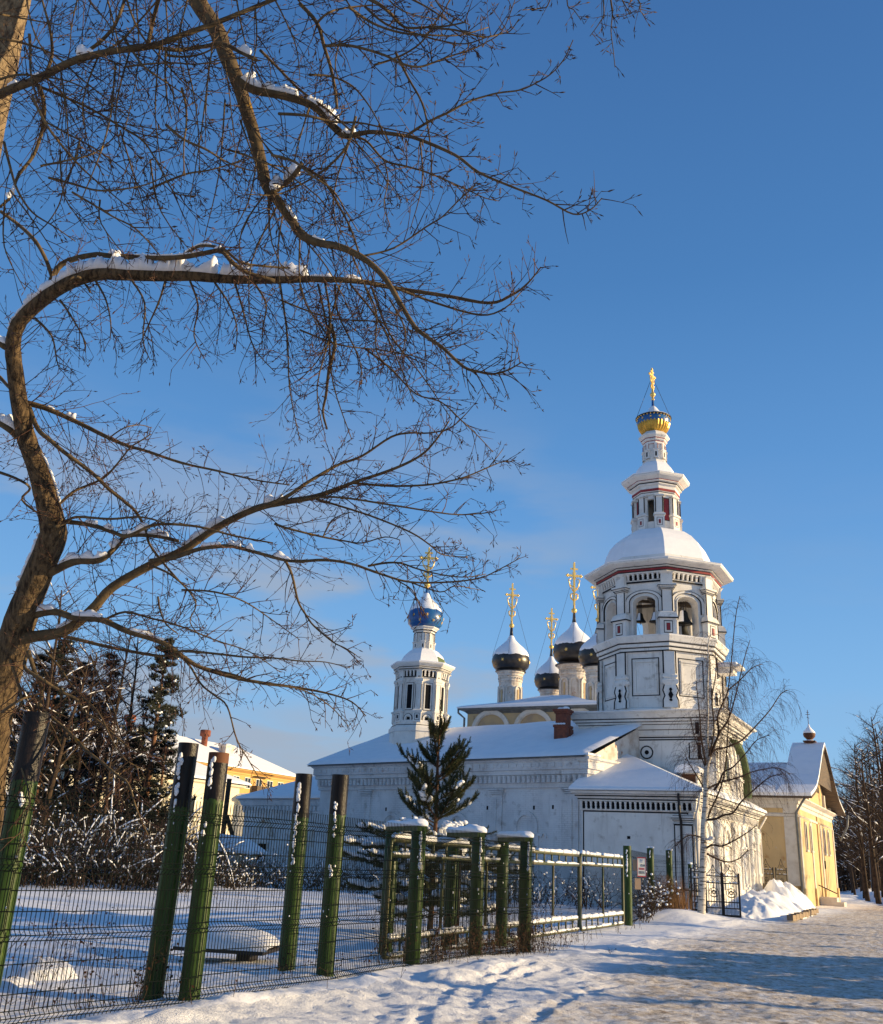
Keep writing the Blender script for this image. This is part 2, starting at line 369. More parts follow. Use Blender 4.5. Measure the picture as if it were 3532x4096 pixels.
def ground_mat(name, sandy):
    m = bpy.data.materials.new(name); m.use_nodes = True; t = m.node_tree; b = t.nodes['Principled BSDF']
    b.inputs['Roughness'].default_value = 0.75; b.inputs['Specular IOR Level'].default_value = 0.25
    n = lambda k: t.nodes.new(k)
    co = n('ShaderNodeTexCoord').outputs['Object']
    def nse(sc, det, rg=0.6):
        q = n('ShaderNodeTexNoise'); q.inputs['Scale'].default_value = sc; q.inputs['Detail'].default_value = det; q.inputs['Roughness'].default_value = rg
        t.links.new(co, q.inputs['Vector']); return q.outputs['Fac']
    def mr(v, a, c, d=0., e=1.):
        q = n('ShaderNodeMapRange'); t.links.new(v, q.inputs[0])
        for i, z in enumerate((a, c, d, e)): q.inputs[i+1].default_value = z
        return q.outputs[0]
    def mt(op, a, c):
        q = n('ShaderNodeMath'); q.operation = op
        for i, v in enumerate((a, c)):
            if isinstance(v, (int, float)): q.inputs[i].default_value = v
            else: t.links.new(v, q.inputs[i])
        return q.outputs[0]
    def mx(f, a, c):
        q = n('ShaderNodeMix'); q.data_type = 'RGBA'; t.links.new(f, q.inputs[0])
        for i, v in ((6, a), (7, c)):
            if isinstance(v, tuple): q.inputs[i].default_value = (*v, 1)
            else: t.links.new(v, q.inputs[i])
        return q.outputs[2]
    c = mx(mr(nse(0.8, 5), .4, .65), (0.87, 0.87, 0.89), (0.80, 0.81, 0.84))
    hgt = nse(9, 7, 0.65)
    if sandy:
        mp1 = n('ShaderNodeVectorMath'); mp1.operation = 'DOT_PRODUCT'; t.links.new(co, mp1.inputs[0]); mp1.inputs[1].default_value = A
        mp2 = n('ShaderNodeVectorMath'); mp2.operation = 'DOT_PRODUCT'; t.links.new(co, mp2.inputs[0]); mp2.inputs[1].default_value = B
        tt = mp1.outputs['Value']; ss = mp2.outputs['Value']
        edge = mr(ss, 11, 24, 4.6, 6.7)           # where the sanded crust starts
        f = mt('ADD', mt('ADD', tt, edge), mt('MULTIPLY', mt('SUBTRACT', nse(0.7, 6), 0.5), 3.4))
        f = mr(f, -0.3, 1.0)
        g = mt('MULTIPLY', f, mr(nse(3.4, 9, 0.74), .38, .56, 0.25, 1.0))
        sand = mx(mr(nse(6.5, 10, 0.78), .40, .60), (0.76, 0.67, 0.55), (0.27, 0.20, 0.135))
        c = mx(g, c, sand)
        c = mx(mr(nse(26, 4), .70, .74), c, (0.10, 0.07, 0.05))
        hgt = mt('ADD', nse(7, 9, 0.75), mt('MULTIPLY', nse(38, 4, 0.7), 0.35))
    t.links.new(c, b.inputs['Base Color'])
    bp = n('ShaderNodeBump'); bp.inputs['Strength'].default_value = 0.9 if sandy else 0.45; bp.inputs['Distance'].default_value = 0.05 if sandy else 0.03
    t.links.new(hgt, bp.inputs['Height']); t.links.new(bp.outputs[0], b.inputs['Normal'])
    return m
tag(sub(ff).build('snow_field', ground_mat('field_snow', False)), kind='structure')
tag(sub(rf).build('road', ground_mat('road_snow', True)), kind='structure')
# ------------------------------------------------------------------ church pieces (all in the church frame: x along the long wall, y away)
W0, BK, RD, SN, OP = 0, 1, 2, 3, 4      # material slots: whitewash, black line, red, snow, opening
WM = [M['white'], M['black'], M['red'], M['snow'], M['dark']]
def corn_dentils(mb, p, q, nrm, z0, z1, n, depth=0.12, slot=OP, bal=0):
    """row of little balusters with dark niches between them along p-q (xy), wall normal nrm"""
    p = Vector((*p, 0)); q = Vector((*q, 0)); u = (q-p); L_ = u.length; u.normalize(); nv = Vector((*nrm, 0))
    st = L_/n; h = z1-z0
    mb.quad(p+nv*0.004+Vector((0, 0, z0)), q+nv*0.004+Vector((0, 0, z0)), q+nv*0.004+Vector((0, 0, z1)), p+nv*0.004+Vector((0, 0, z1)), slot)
    for i in range(n+1):
        c = p+u*(st*i)
        prof = [(0.30, 0), (0.30, .18), (0.20, .26), (0.30, .5), (.22, .72), (0.34, .82), (0.40, 1)]
        rings = []
        for wd, k in prof:
            a, b_ = c-u*(wd*st*0.62), c+u*(wd*st*0.62); z = z0+h*k; dp = depth*(0.6+0.4*k)
            rings.append([a+Vector((0, 0, z)), a+nv*dp+Vector((0, 0, z)), b_+nv*dp+Vector((0, 0, z)), b_+Vector((0, 0, z))])
        mb.loft(rings, bal, closed=False)
def line_rect(mb, p, u, nv, x0, x1, z0, z1, t=0.035, pr=0.012, mi=BK):
    """painted outline on a wall: frame of thin strips"""
    t = t*(1.55 if mi == BK and t < .05 else 1)
    def strip(a, b_, c, d):
        P = [p+u*a+Vector((0, 0, c)), p+u*b_+Vector((0, 0, c)), p+u*b_+Vector((0, 0, d)), p+u*a+Vector((0, 0, d))]
        mb.add([v+nv*pr for v in P]+[v for v in P], [(0, 1, 2, 3), (0, 4, 5, 1), (1, 5, 6, 2), (2, 6, 7, 3), (3, 7, 4, 0)], mi)
    strip(x0, x1, z0, z0+t); strip(x0, x1, z1-t, z1); strip(x0, x0+t, z0+t, z1-t); strip(x1-t, x1, z0+t, z1-t)
def wbox(mb, p, u, nv, x0, x1, z0, z1, d0, d1, mi=W0):
    """box on a wall: along u x0..x1, out d0..d1, height z0..z1"""
    c = [p+u*a+nv*d+Vector((0, 0, z)) for z in (z0, z1) for d in (d0, d1) for a in (x0, x1)]
    mb.add(c, [(0, 2, 3, 1), (4, 5, 7, 6), (0, 1, 5, 4), (2, 6, 7, 3), (0, 4, 6, 2), (1, 3, 7, 5)], mi)
def arch_pts(cx, z0, zs, w, n=10):
    r = w/2
    return [(cx-r, z0)]+[(cx-r*cos(pi*k/n), zs+r*sin(pi*k/n)) for k in range(n+1)]+[(cx+r, z0)]
def arch_wall(mb, p, u, nv, x0, x1, z0, z1, ow, oz0, zs, th, mi=W0, n=10, cx=None):
    """wall slab with an arched opening; outer face at d=0, thickness th inwards"""
    cx = (x0+x1)/2 if cx is None else cx; r = ow/2
    arc = [(cx-r*cos(pi*k/n), zs+r*sin(pi*k/n)) for k in range(n+1)]
    P = lambda x, z, d: p+u*x+nv*d+Vector((0, 0, z))
    for d in (0, -th):
        def Q(*c): mb.add([P(x, z, d) for x, z in c], [tuple(range(len(c)))], mi)
        Q((x0, z0), (cx-r, z0), (cx-r, zs), (x0, zs)); Q((cx+r, z0), (x1, z0), (x1, zs), (cx+r, zs))
        if oz0 > z0: Q((cx-r, z0), (cx+r, z0), (cx+r, oz0), (cx-r, oz0))
        top = [(x0+(x1-x0)*k/n, z1) for k in range(n+1)]
        Q((x0, zs), arc[0], top[0]);
        for k in range(n): Q(arc[k], arc[k+1], top[k+1], top[k])
        Q(arc[n], (x1, zs), top[n])
    edge = [(cx-r, oz0)]+arc+[(cx+r, oz0)]
    for a, b_ in zip(edge, edge[1:]+edge[:1]):
        mb.quad(P(*a, 0), P(*a, -th), P(*b_, -th), P(*b_, 0), mi)
    return P
def arch_trim(mb, p, u, nv, cx, zs, r0, r1, z0, d, mi=W0, n=14, pr=0.0):
    """raised arch band between radii r0 and r1, legs down to z0"""
    P = lambda x, z, e: p+u*x+nv*e+Vector((0, 0, z))
    def ring(r): return [(cx-r, z0)]+[(cx-r*cos(pi*k/n), zs+r*sin(pi*k/n)) for k in range(n+1)]+[(cx+r, z0)]
    a, b_ = ring(r0), ring(r1)
    rings = [[P(*a[k], pr), P(*a[k], d), P(*b_[k], d), P(*b_[k], pr)] for k in range(len(a))]
    mb.loft(rings, mi, closed=False, cap0=False)
    mb.add(rings[0], [(0, 1, 2, 3)], mi); mb.add(rings[-1], [(3, 2, 1, 0)], mi)
def faces_of(poly):
    """list of (corner, unit along, outward normal, length) for a ccw polygon"""
    r = []
    for i in range(len(poly)):
        a = Vector((*poly[i], 0)); b_ = Vector((*poly[(i+1) % len(poly)], 0)); u = b_-a; l = u.length; u.normalize()
        r.append((a, u, Vector((u.y, -u.x, 0)), l))
    return r
def ornate_cross(parent, x, y, z0, z1, wd, yaw=0.0):
    """gilded openwork cross on a ball, flat plate of real thickness, arms along x"""
    mb = MB(); h = z1-z0; t = 0.05*wd+0.02
    def bar(xa, za, xb, zb, w_):
        mb.obox((xa, 0, za), (xb, 0, zb), 0.05, w_)
    mb.tube([(0, 0, z0), (0, 0, z0+h*0.24)], [0.07*wd+.02, 0.05*wd+.015], 8)
    mb.blob((0, 0, z0+h*0.10), 0.16*wd+0.05, sq=0.9, n=12, k=8, jit=0)
    mb.obox((0, 0, z0+h*.2), (0, 0, z1), 0.13*wd, 0.13*wd)
    mb.obox((-wd*.5, 0, z0+h*.76), (wd*.5, 0, z0+h*.76), 0.10*wd, 0.12*wd)
    mb.obox((-wd*.26, 0, z0+h*.89), (wd*.26, 0, z0+h*.89), 0.08*wd, 0.10*wd)
    mb.obox((-wd*.28, 0, z0+h*.58), (wd*.28, 0, z0+h*.50), 0.045, 0.07*wd)
    for sx in (-1, 1):
        mb.tube([(0, 0, z0+h*.28), (sx*wd*.22, 0, z0+h*.33), (sx*wd*.26, 0, z0+h*.40), (sx*wd*.10, 0, z0+h*.42)], 0.045*wd+.01, 5)
        mb.tube([(0, 0, z0+h*.44), (sx*wd*.30, 0, z0+h*.56), (sx*wd*.40, 0, z0+h*.68), (sx*wd*.22, 0, z0+h*.70)], 0.036*wd+.008, 5)
        for q in range(4):
            a = pi*q/4+pi/8
            mb.obox((sx*wd*.04, 0, z0+h*.76), (sx*wd*(.04+.24*abs(cos(a))), 0, z0+h*.76+wd*.26*sin(a)*(1 if q % 2 else -1)), 0.03, 0.035*wd+.01)
        mb.blob((sx*wd*.52, 0, z0+h*.76), 0.08*wd+.01, jit=0); mb.blob((sx*wd*.46, 0, z0+h*.76+wd*.08), 0.06*wd, jit=0); mb.blob((sx*wd*.46, 0, z0+h*.76-wd*.08), 0.06*wd, jit=0)
    for dz in (0, -.09, .05): mb.blob((0, 0, z1+dz*wd), 0.05*wd+.01, jit=0)
    o = mb.build('cross', M['gold'], parent, (x, y, 0)); o.rotation_euler = (0, 0, yaw); return o
def star(mb, c, nv, r, mi=0):
    nv = nv.normalized(); u = nv.cross(Vector((0, 0, 1))).normalized(); v = u.cross(nv)
    P = [c+nv*0.02+(u*cos(pi*k/6)+v*sin(pi*k/6))*(r if k % 2 == 0 else r*0.35) for k in range(12)]
    mb.add([c+nv*0.05]+P, [(0, 1+k, 1+(k+1) % 12) for k in range(12)], mi)
def onion(parent, x, y, zb, zt, r, m, snow_z, n=28, stars=6, snow=True, starz=(0.25,)):
    """onion dome from neck zb to spire tip zt with snow on the upper half"""
    h = zt-zb
    prof = [(0.66, 0), (0.80, .03), (0.93, .09), (1.0, .18), (0.995, .26), (0.93, .35), (.78, .45), (.57, .54), (.36, .62), (.20, .70), (.11, .78), (.075, .88), (.055, 1.0)]
    def rad(z):
        k = (z-zb)/h
        for (a, ka), (b_, kb) in zip(prof, prof[1:]):
            if ka <= k <= kb: return r*(a+(b_-a)*(k-ka)/(kb-ka))
        return r*.05
    d = MB(); d.lathe([(q*r, zb+k*h) for q, k in prof], n, (0, 0), 0, True)
    o = d.build('dome', m, parent, (x, y, 0))
    if stars:
        for fi, fz in enumerate(starz):
            z = zb+h*fz
            for k in range(stars):
                a = 2*pi*(k+0.5*fi)/stars+0.2
                rr = rad(z); tl = (rad(z+.05)-rad(z-.05))/.1
                nv = Vector((cos(a), sin(a), -tl))
                s_ = MB(); star(s_, Vector((cos(a)*rr, sin(a)*rr, z)), nv, 0.105*r); s_.build('star', M['gold'], o)
    if snow:
        sm = MB(); rr_ = random.Random(int(x*13+y*7)); k_ = 40
        rings = []
        top = zb+h*0.80
        for i in range(15):
            f = i/14; ring = []
            for j in range(k_):
                a = 2*pi*j/k_
                zlo = snow_z+0.10*r*nz1(cos(a)*2, sin(a)*2, 1.4, x)
                z = zlo+(top-zlo)*f
                th = 0.045+0.05*sin(pi*min(f*1.3, 1))
                if i == 0: th = -0.01
                q = rad(z)+th*(1 if i < 14 else 0)
                ring.append((q*cos(a), q*sin(a), z-(0.05 if i == 0 else 0)))
            rings.append(ring)
        sm.loft(rings, 0, True)
        sm.build('snow', M['snowfine'], o)
    return o
def wires(parent, x, y, z0, r0, z1, n=4, ph=0.4):
    for k in range(n):
        a = 2*pi*k/n+ph; mb = MB()
        mb.tube([(0.12*cos(a), 0.12*sin(a), z1), (r0*cos(a), r0*sin(a), z0)], 0.014, 3)
        mb.build('guy_wire', M['iron'], parent, (x, y, 0))
# ------------------------------------------------------------------ bell tower
bt = church_frame('bell_tower', 'tall white tiered bell tower with arched belfry and a small blue and gold dome', 'bell tower')
CX, CY = -3.6, 8.95
sq = rect(CX-3.3, CX+3.3, CY-3.3, CY+3.3)
b = MB()
band(b, sq, 0, 0, 7.9, W0)
# stepped cornice of the square base
mould(b, sq, [(0, 7.9), (0.05, 7.92), (0.07, 8.2), (0.16, 8.22), (0.18, 8.45), (0.28, 8.47), (0.30, 8.58), (0.40, 8.6), (0.42, 8.72), (0.62, 8.95), (0.80, 9.0), (0.82, 9.06), (0.72, 9.07)], W0)
for o_, z_ in ((0.075, 8.19), (0.185, 8.44), (0.305, 8.565), (0.425, 8.70)): band(b, sq, o_+.008, z_, z_+0.045, BK)
fs = faces_of(sq)
p, u, nv, l = fs[0]
line_rect(b, p, u, nv, 1.75, 6.6, 7.68, 7.86, 0.04)
# round eye window
for r0, r1, d, mi in ((0.0, 0.11, .01, OP), (0.27, 0.33, .03, BK), (0.11, 0.27, .02, W0)):
    ring = lambda r, dd: [p+u*(3.35+r*cos(2*pi*k/20))+nv*dd+Vector((0, 0, 7.1+r*sin(2*pi*k/20))) for k in range(20)]
    if r0 == 0: b.add(ring(r1, d), [tuple(range(20))], mi)
    else: b.loft([ring(r0, d), ring(r1, d), ring(r1, 0)], mi)
# outlined niche with slit at the right of the shaded wall
line_rect(b, p, u, nv, 5.45, 6.45, 6.75, 7.6, 0.035)
wbox(b, p, u, nv, 5.35, 6.55, 7.56, 7.62, 0, 0.06); wbox(b, p, u, nv, 5.88, 6.05, 6.78, 7.8, 0, 0.012, OP); wbox(b, p, u, nv, 5.88, 6.05, 7.95, 8.5, 0.2, 0.32, OP)
# sunny side: pilasters, tall blind window with green shutter, big green arch hood
p, u, nv, l = fs[1]
for x in (0.10, 0.55, 5.7, 6.1):
    wbox(b, p, u, nv, x, x+0.28, 4.9, 7.9, 0, 0.12); wbox(b, p, u, nv, x-0.06, x+0.34, 7.6, 7.88, 0.0, 0.2); wbox(b, p, u, nv, x-0.06, x+0.34, 6.2, 6.35, 0.0, 0.18)
arch_trim(b, p, u, nv, 2.6, 6.85, 0.42, 0.62, 6.0, 0.14)
wbox(b, p, u, nv, 1.9, 3.3, 5.9, 6.02, 0, 0.16)
arch_trim(b, p, u, nv, 3.4, 6.6, 1.75, 2.0, 5.3, 0.10)
for i in range(9): wbox(b, p, u, nv, 0.2+i*0.7, 0.55+i*0.7, 7.98, 8.15, 0.05, 0.14)
b.build('square_base', WM, bt)
g = MB()
P = [(p+u*(2.6+x)+nv*0.03+Vector((0, 0, z))) for x, z in [(-.36, 6.05), (.36, 6.05)]+[(0.36*cos(pi*k/8), 6.85+.42*sin(pi*k/8)) for k in range(9)]]
g.add(P, [tuple(range(len(P)))], 0)
el = [(4.0+2.75*cos(radians(a)), 6.05+1.95*sin(radians(a))) for a in range(0, 100, 8)]; el = [(6.75, 5.5)]+el
g.loft([[p+u*x+Vector((0, 0, z)), p+u*x+nv*.42+Vector((0, 0, z)), p+u*(4.0+(x-4.0)*1.16)+nv*.42+Vector((0, 0, 6+(z-6)*1.08)), p+u*(4.0+(x-4.0)*1.16)+Vector((0, 0, 6+(z-6)*1.08))] for x, z in el], 0, closed=False, cap0=True, cap1=True)
g.build('green_hood', M['tingreen'], bt)
s_ = MB(); mould(s_, sq, [(0.84, 9.06), (0.86, 9.1), (0.70, 9.18), (0.0, 9.42), (-0.5, 9.5)], 0)
s_.build('snow', M['snow'], bt)
# lower octagon
oc = octo(CX, CY, 3.02)
b = MB(); band(b, oc, 0, 9.1, 12.75, W0)
mould(b, oc, [(0.02, 9.2), (0.16, 9.3), (0.16, 9.55), (0.0, 9.62)], W0, False)
mould(b, oc, [(0, 12.7), (0.08, 12.75), (0.08, 12.98), (0.18, 13.0), (0.20, 13.2), (0.26, 13.24), (0.34, 13.42), (0.38, 13.5), (0.38, 13.6), (-0.2, 13.66)], W0)
for o_, z_ in ((0.09, 12.94), (0.21, 13.16), (.09, 12.74)): band(b, oc, o_+.006, z_, z_+0.04, BK)
for p, u, nv, l in faces_of(oc):
    line_rect(b, p, u, nv, 0.52, l-0.52, 10.25, 12.4, 0.035)
    for k, (e, d) in enumerate(((0.66, 0.05), (0.78, 0.02))):
        for (x0, x1, z0, z1) in ((e, l-e, 10.3+k*.14+.1, 10.3+k*.14+.2), (e, l-e, 12.15-k*.14, 12.25-k*.14), (e, e+.1, 10.5+k*.14, 12.1-k*.14), (l-e-.1, l-e, 10.5+k*.14, 12.1-k*.14)):
            wbox(b, p, u, nv, x0, x1, z0, z1, 0, d)
# corner shafts of the lower octagon with baluster feet
def shaft(b, c, out, w_, zt, zm, zb):
    """corner shaft: c corner point, out radial unit; plain above, moulding, baluster foot with dark slit"""
    t_ = Vector((-out.y, out.x, 0))
    def ring(hw, d, z): return [c-t_*hw+Vector((0, 0, z))-out*.05, c-t_*hw*.9+out*d+Vector((0, 0, z)), c+t_*hw*.9+out*d+Vector((0, 0, z)), c+t_*hw+Vector((0, 0, z))-out*.05]
    prof = [(w_, .10, zt), (w_, .10, zm+.15), (w_*1.35, .18, zm+.1), (w_*1.35, .2, zm-.02), (w_*1.1, .15, zm-.08), (w_*1.5, .22, zm-.2), (w_*1.5, .2, zm-.34), (w_*1.0, .16, zm-.45),
            (w_*1.3, .17, zm-.75), (w_*.95, .16, zm-1.05), (w_*1.3, .17, zm-1.3), (w_*1.3, .2, zb+.02), (w_*1.4, .2, zb)]
    b.loft([ring(*q) for q in prof], W0, closed=False)
    hz_ = [(0.15*w_, zm-.62), (.28*w_, zm-.72), (.12*w_, zm-.8), (.42*w_, zm-1.0), (.12*w_, zm-1.22), (.3*w_, zm-1.3), (.12*w_, zm-1.36)]
    b.loft([[c-t_*q+out*.215+Vector((0, 0, z)), c+t_*q+out*.215+Vector((0, 0, z))] for q, z in hz_], OP, closed=False)
    for sx in (-1, 1):
        for off, d in ((1.06, .09),):
            P = [c+t_*sx*w_*off+out*(d+.012)+Vector((0, 0, zz)) for zz in (zm+.2, zt)]
            b.obox(P[0], P[1], 0.055, 0.05, BK)
        pr = [(q[0], q[1], q[2]) for q in prof[7:]]
        for a_, b_ in zip(pr, pr[1:]):
            b.obox(c+t_*sx*a_[0]+out*(a_[1]-.01)+Vector((0, 0, a_[2])), c+t_*sx*b_[0]+out*(b_[1]-.01)+Vector((0, 0, b_[2])), 0.05, 0.05, BK)
ctr = Vector((CX, CY, 0))
for x, y in oc:
    c = Vector((x, y, 0)); shaft(b, c, (c-ctr).normalized(), 0.30, 12.7, 11.25, 9.55)
b.build('octagonal_storey', WM, bt)
sn = MB(); mould(sn, oc, [(0.37, 13.6), (0.39, 13.65), (0.2, 13.74), (-0.5, 13.76)], 0); sn.build('snow', M['snow'], bt)
# balcony hood on the sunny side
bh = MB(); p, u, nv, l = faces_of(oc)[0]
for q in faces_of(oc):
    if q[2].x > .9: p, u, nv, l = q
wbox(bh, p, u, nv, 0.6, 2.0, 12.2, 12.35, 0.1, 1.3, 0); wbox(bh, p, u, nv, 0.7, 1.9, 12.35, 12.5, 0.1, 1.1, 1); wbox(bh, p, u, nv, 0.8, 1.8, 11.9, 12.2, 0.1, 0.9, 0)
bh.build('window_hood', [M['white'], M['snow']], bt)
gr = MB()
for k in range(6): gr.obox(p+u*(0.1+k*.11)+nv*.1+Vector((0, 0, 11.7)), p+u*(0.1+k*.11)+nv*.1+Vector((0, 0, 12.6)), .03, .03)
for zz in (11.9, 12.4): gr.obox(p+u*0.05+nv*.12+Vector((0, 0, zz)), p+u*0.75+nv*.12+Vector((0, 0, zz)), .03, .03)
gr.build('window_grille', M['red'], bt)
# belfry
ob = octo(CX, CY, 2.95)
b = MB()
for p, u, nv, l in faces_of(ob):
    P = arch_wall(b, p, u, nv, 0, l, 13.6, 16.85, 1.22, 13.62, 15.12, 0.62, n=12)
    arch_trim(b, p, u, nv, l/2, 15.2, 0.80, 0.98, 14.75, 0.07, n=14)
    arch_trim(b, p, u, nv, l/2, 15.2, 0.98, 1.015, 14.72, 0.085, BK, n=14)
    arch_trim(b, p, u, nv, l/2, 15.2, 0.772, 0.80, 14.72, 0.085, BK, n=14)
    arch_trim(b, p, u, nv, l/2, 15.12, 0.61, 0.66, 13.75, 0.03, n=12)
    corn_dentils(b, (p+u*.15).xy, (p+u*(l-.15)).xy, nv.xy, 16.95, 17.42, 8, 0.2)
band(b, ob, 0, 16.85, 17.9, W0)
oband(b, ob, 0.06, 16.84, 16.95, W0)
band(b, ob, .07, 16.86, 16.90, BK)
mould(b, ob, [(0.0, 17.42), (0.22, 17.44), (0.24, 17.52), (0.24, 17.86), (0.34, 17.88), (0.34, 17.98), (0.5, 18.02), (0.82, 18.12), (0.88, 18.2), (0.85, 18.26), (0.5, 18.27)], W0)
band(b, ob, 0.25, 17.60, 17.78, RD); band(b, ob, 0.256, 17.55, 17.595, BK); band(b, ob, 0.256, 17.785, 17.82, BK); band(b, ob, .35, 17.93, 17.965, BK)
for x, y in ob:
    c = Vector((x, y, 0)); out_ = (c-ctr).normalized(); t_ = Vector((-out_.y, out_.x, 0))
    def ring(hw, d, z): return [c-t_*hw-out_*.1+Vector((0, 0, z)), c-t_*hw+out_*d+Vector((0, 0, z)), c+t_*hw+out_*d+Vector((0, 0, z)), c+t_*hw-out_*.1+Vector((0, 0, z))]
    b.loft([ring(*q) for q in [(.42, .24, 13.62), (.42, .24, 14.35), (.5, .32, 14.38), (.5, .32, 14.45), (.42, .24, 14.62), (.26, .12, 14.7), (.26, .12, 16.05), (.34, .18, 16.1), (.30, .16, 16.18), (.40, .22, 16.25), (.36, .2, 16.36), (.48, .28, 16.42), (.48, .28, 16.6), (.3, .14, 16.64), (.3, .16, 17.3), (.40, .3, 17.42)]], W0, closed=False)
    for z_, hw, d in ((16.2, .41, .23), (16.38, .49, .29), (16.08, .35, .19), (14.36, .51, .33)):
        b.loft([ring(hw, d, z_), ring(hw, d, z_+.055)], BK, closed=False)
    for sx in (-1, 1):
        b.obox(c+t_*sx*.27+out_*.11+Vector((0, 0, 14.7)), c+t_*sx*.27+out_*.11+Vector((0, 0, 16.05)), .05, .05, BK)
    q = c+out_*.25
    for (hw, z0, z1, d, mi) in ((.23, 13.78, 14.28, .004, BK), (.195, 13.815, 14.245, .008, W0), (.10, 13.88, 14.18, .03, BK), (.085, 13.895, 14.165, .036, RD)):
        b.add([q-t_*hw+out_*d+Vector((0, 0, z0)), q+t_*hw+out_*d+Vector((0, 0, z0)), q+t_*hw+out_*d+Vector((0, 0, z1)), q-t_*hw+out_*d+Vector((0, 0, z1))], [(0, 1, 2, 3)], mi)
b.prism(octo(CX, CY, 2.45), 16.8, 16.9, W0)
b.build('belfry', WM, bt)
bm = MB()
bm.obox((CX-2.6, CY-1.2, 15.55), (CX+2.6, CY-1.2, 15.55), .22, .22); bm.obox((CX+.2, CY-2.6, 15.65), (CX+.2, CY+2.6, 15.65), .25, .25); bm.obox((CX-1.6, CY-2.7, 15.8), (CX+2.8, CY+1.0, 15.8), .2, .2)
bm.build('beam', M['wood'], bt)
# main dome, attic and upper stages
b = MB(); mould(b, ob, [(0.3, 18.2), (0.15, 18.3), (-0.10, 18.4), (-0.13, 18.75), (-0.5, 18.8)], W0)
b.build('attic', WM, bt)
d = MB()
prof = [(-.16, 18.76), (-.20, 18.95), (-0.30, 19.12), (-0.48, 19.4), (-0.78, 19.66), (-1.2, 19.9), (-1.6, 20.04), (-2.0, 20.12)]
mould(d, ob, prof, 0); mould(d, ob, [(0.86, 18.25), (0.90, 18.30), (0.6, 18.38), (-0.3, 18.52)], 0, False)
d.build('snowy_dome', M['snow'], bt)
o2 = octo(CX, CY, 1.14)
b = MB()
for i, (p, u, nv, l) in enumerate(faces_of(o2)):
    opened = nv.y < -.9 or nv.y > .9
    cx_ = l/2
    P0 = lambda x, z: p+u*x+Vector((0, 0, z))
    if opened:
        for x0, x1, z0, z1 in ((0, l/2-.2, 20, 22.3), (l/2+.2, l, 20, 22.3), (l/2-.2, l/2+.2, 20, 20.6), (l/2-.2, l/2+.2, 21.95, 22.3)):
            wbox(b, p, u, nv, x0, x1, z0, z1, -.22, 0)
    else:
        wbox(b, p, u, nv, 0, l, 20, 22.3, -.2, 0)
        wbox(b, p, u, nv, l/2-.14, l/2+.14, 20.7, 21.95, .006, .02, RD)
        line_rect(b, p, u, nv, l/2-.18, l/2+.18, 20.66, 22.0, .025, .02)
mould(b, o2, [(0.0, 22.3), (0.08, 22.3), (0.08, 22.45), (0.12, 22.5), (0.12, 22.85), (0.24, 22.9), (.24, 23.02), (0.36, 23.06), (.36, 23.15), (0.62, 23.28), (0.68, 23.36), (0.66, 23.42), (.4, 23.5)], W0)
for z0, z1, o_, mi in ((22.5, 22.66, .125, RD), (22.97, 23.01, .246, BK), (23.1, 23.14, .366, RD), (22.42, 22.45, .085, BK)): band(b, o2, o_, z0, z1, mi)
for x, y in o2:
    c = Vector((x, y, 0)); out_ = (c-ctr).normalized(); t_ = Vector((-out_.y, out_.x, 0))
    def ring(hw, d, z): return [c-t_*hw-out_*.1+Vector((0, 0, z)), c-t_*hw+out_*d+Vector((0, 0, z)), c+t_*hw+out_*d+Vector((0, 0, z)), c+t_*hw-out_*.1+Vector((0, 0, z))]
    b.loft([ring(*q) for q in [(.27, .16, 20.0), (.27, .16, 20.85), (.33, .22, 20.9), (.33, .22, 20.98), (.2, .1, 21.1), (.2, .1, 22.0), (.28, .16, 22.06), (.28, .16, 22.2), (.2, .1, 22.3)]], W0, closed=False)
    q = c+out_*.16
    for (hw, z0, z1, d, mi) in ((.16, 20.2, 20.75, .004, BK), (.135, 20.225, 20.725, .008, W0), (.06, 20.32, 20.62, .03, RD)):
        b.add([q-t_*hw+out_*d+Vector((0, 0, z0)), q+t_*hw+out_*d+Vector((0, 0, z0)), q+t_*hw+out_*d+Vector((0, 0, z1)), q-t_*hw+out_*d+Vector((0, 0, z1))], [(0, 1, 2, 3)], mi)
    for sx in (-1, 1): b.obox(c+t_*sx*.2+out_*.1+Vector((0, 0, 21.1)), c+t_*sx*.2+out_*.1+Vector((0, 0, 22.0)), .05, .05, BK)
    for z_ in (20.87, 22.03): b.loft([ring(.31, .2, z_), ring(.31, .2, z_+.03)], BK, closed=False)
b.build('lantern_storey', WM, bt)
b = MB(); mould(b, o2, [(0.30, 23.48), (0.05, 23.58), (0.03, 23.7), (-.04, 23.73)], W0); b.build('attic', WM, bt)
d = MB(); mould(d, o2, [(-0.02, 23.72), (-.06, 23.85), (-.16, 24.06), (-.34, 24.26), (-.6, 24.4)], 0); mould(d, o2, [(0.67, 23.42), (.69, 23.46), (.3, 23.58), (.05, 23.62)], 0, False)
d.build('snowy_dome', M['snow'], bt)
o3 = octo(CX, CY, 0.56)
b = MB(); band(b, o3, 0, 24.3, 25.3, W0)
mould(b, o3, [(0.1, 24.3), (.1, 24.42), (0, 24.45)], W0, False)
mould(b, o3, [(0, 25.2), (.05, 25.25), (.05, 25.4), (.14, 25.45), (.16, 25.6), (.28, 25.72), (.28, 25.8), (.05, 26.0), (-.1, 26.05)], W0)
for z0, z1, o_ in ((25.36, 25.4, .055), (25.53, 25.58, .16), (25.2, 25.24, .02)): band(b, o3, o_+.006, z0, z1, RD)
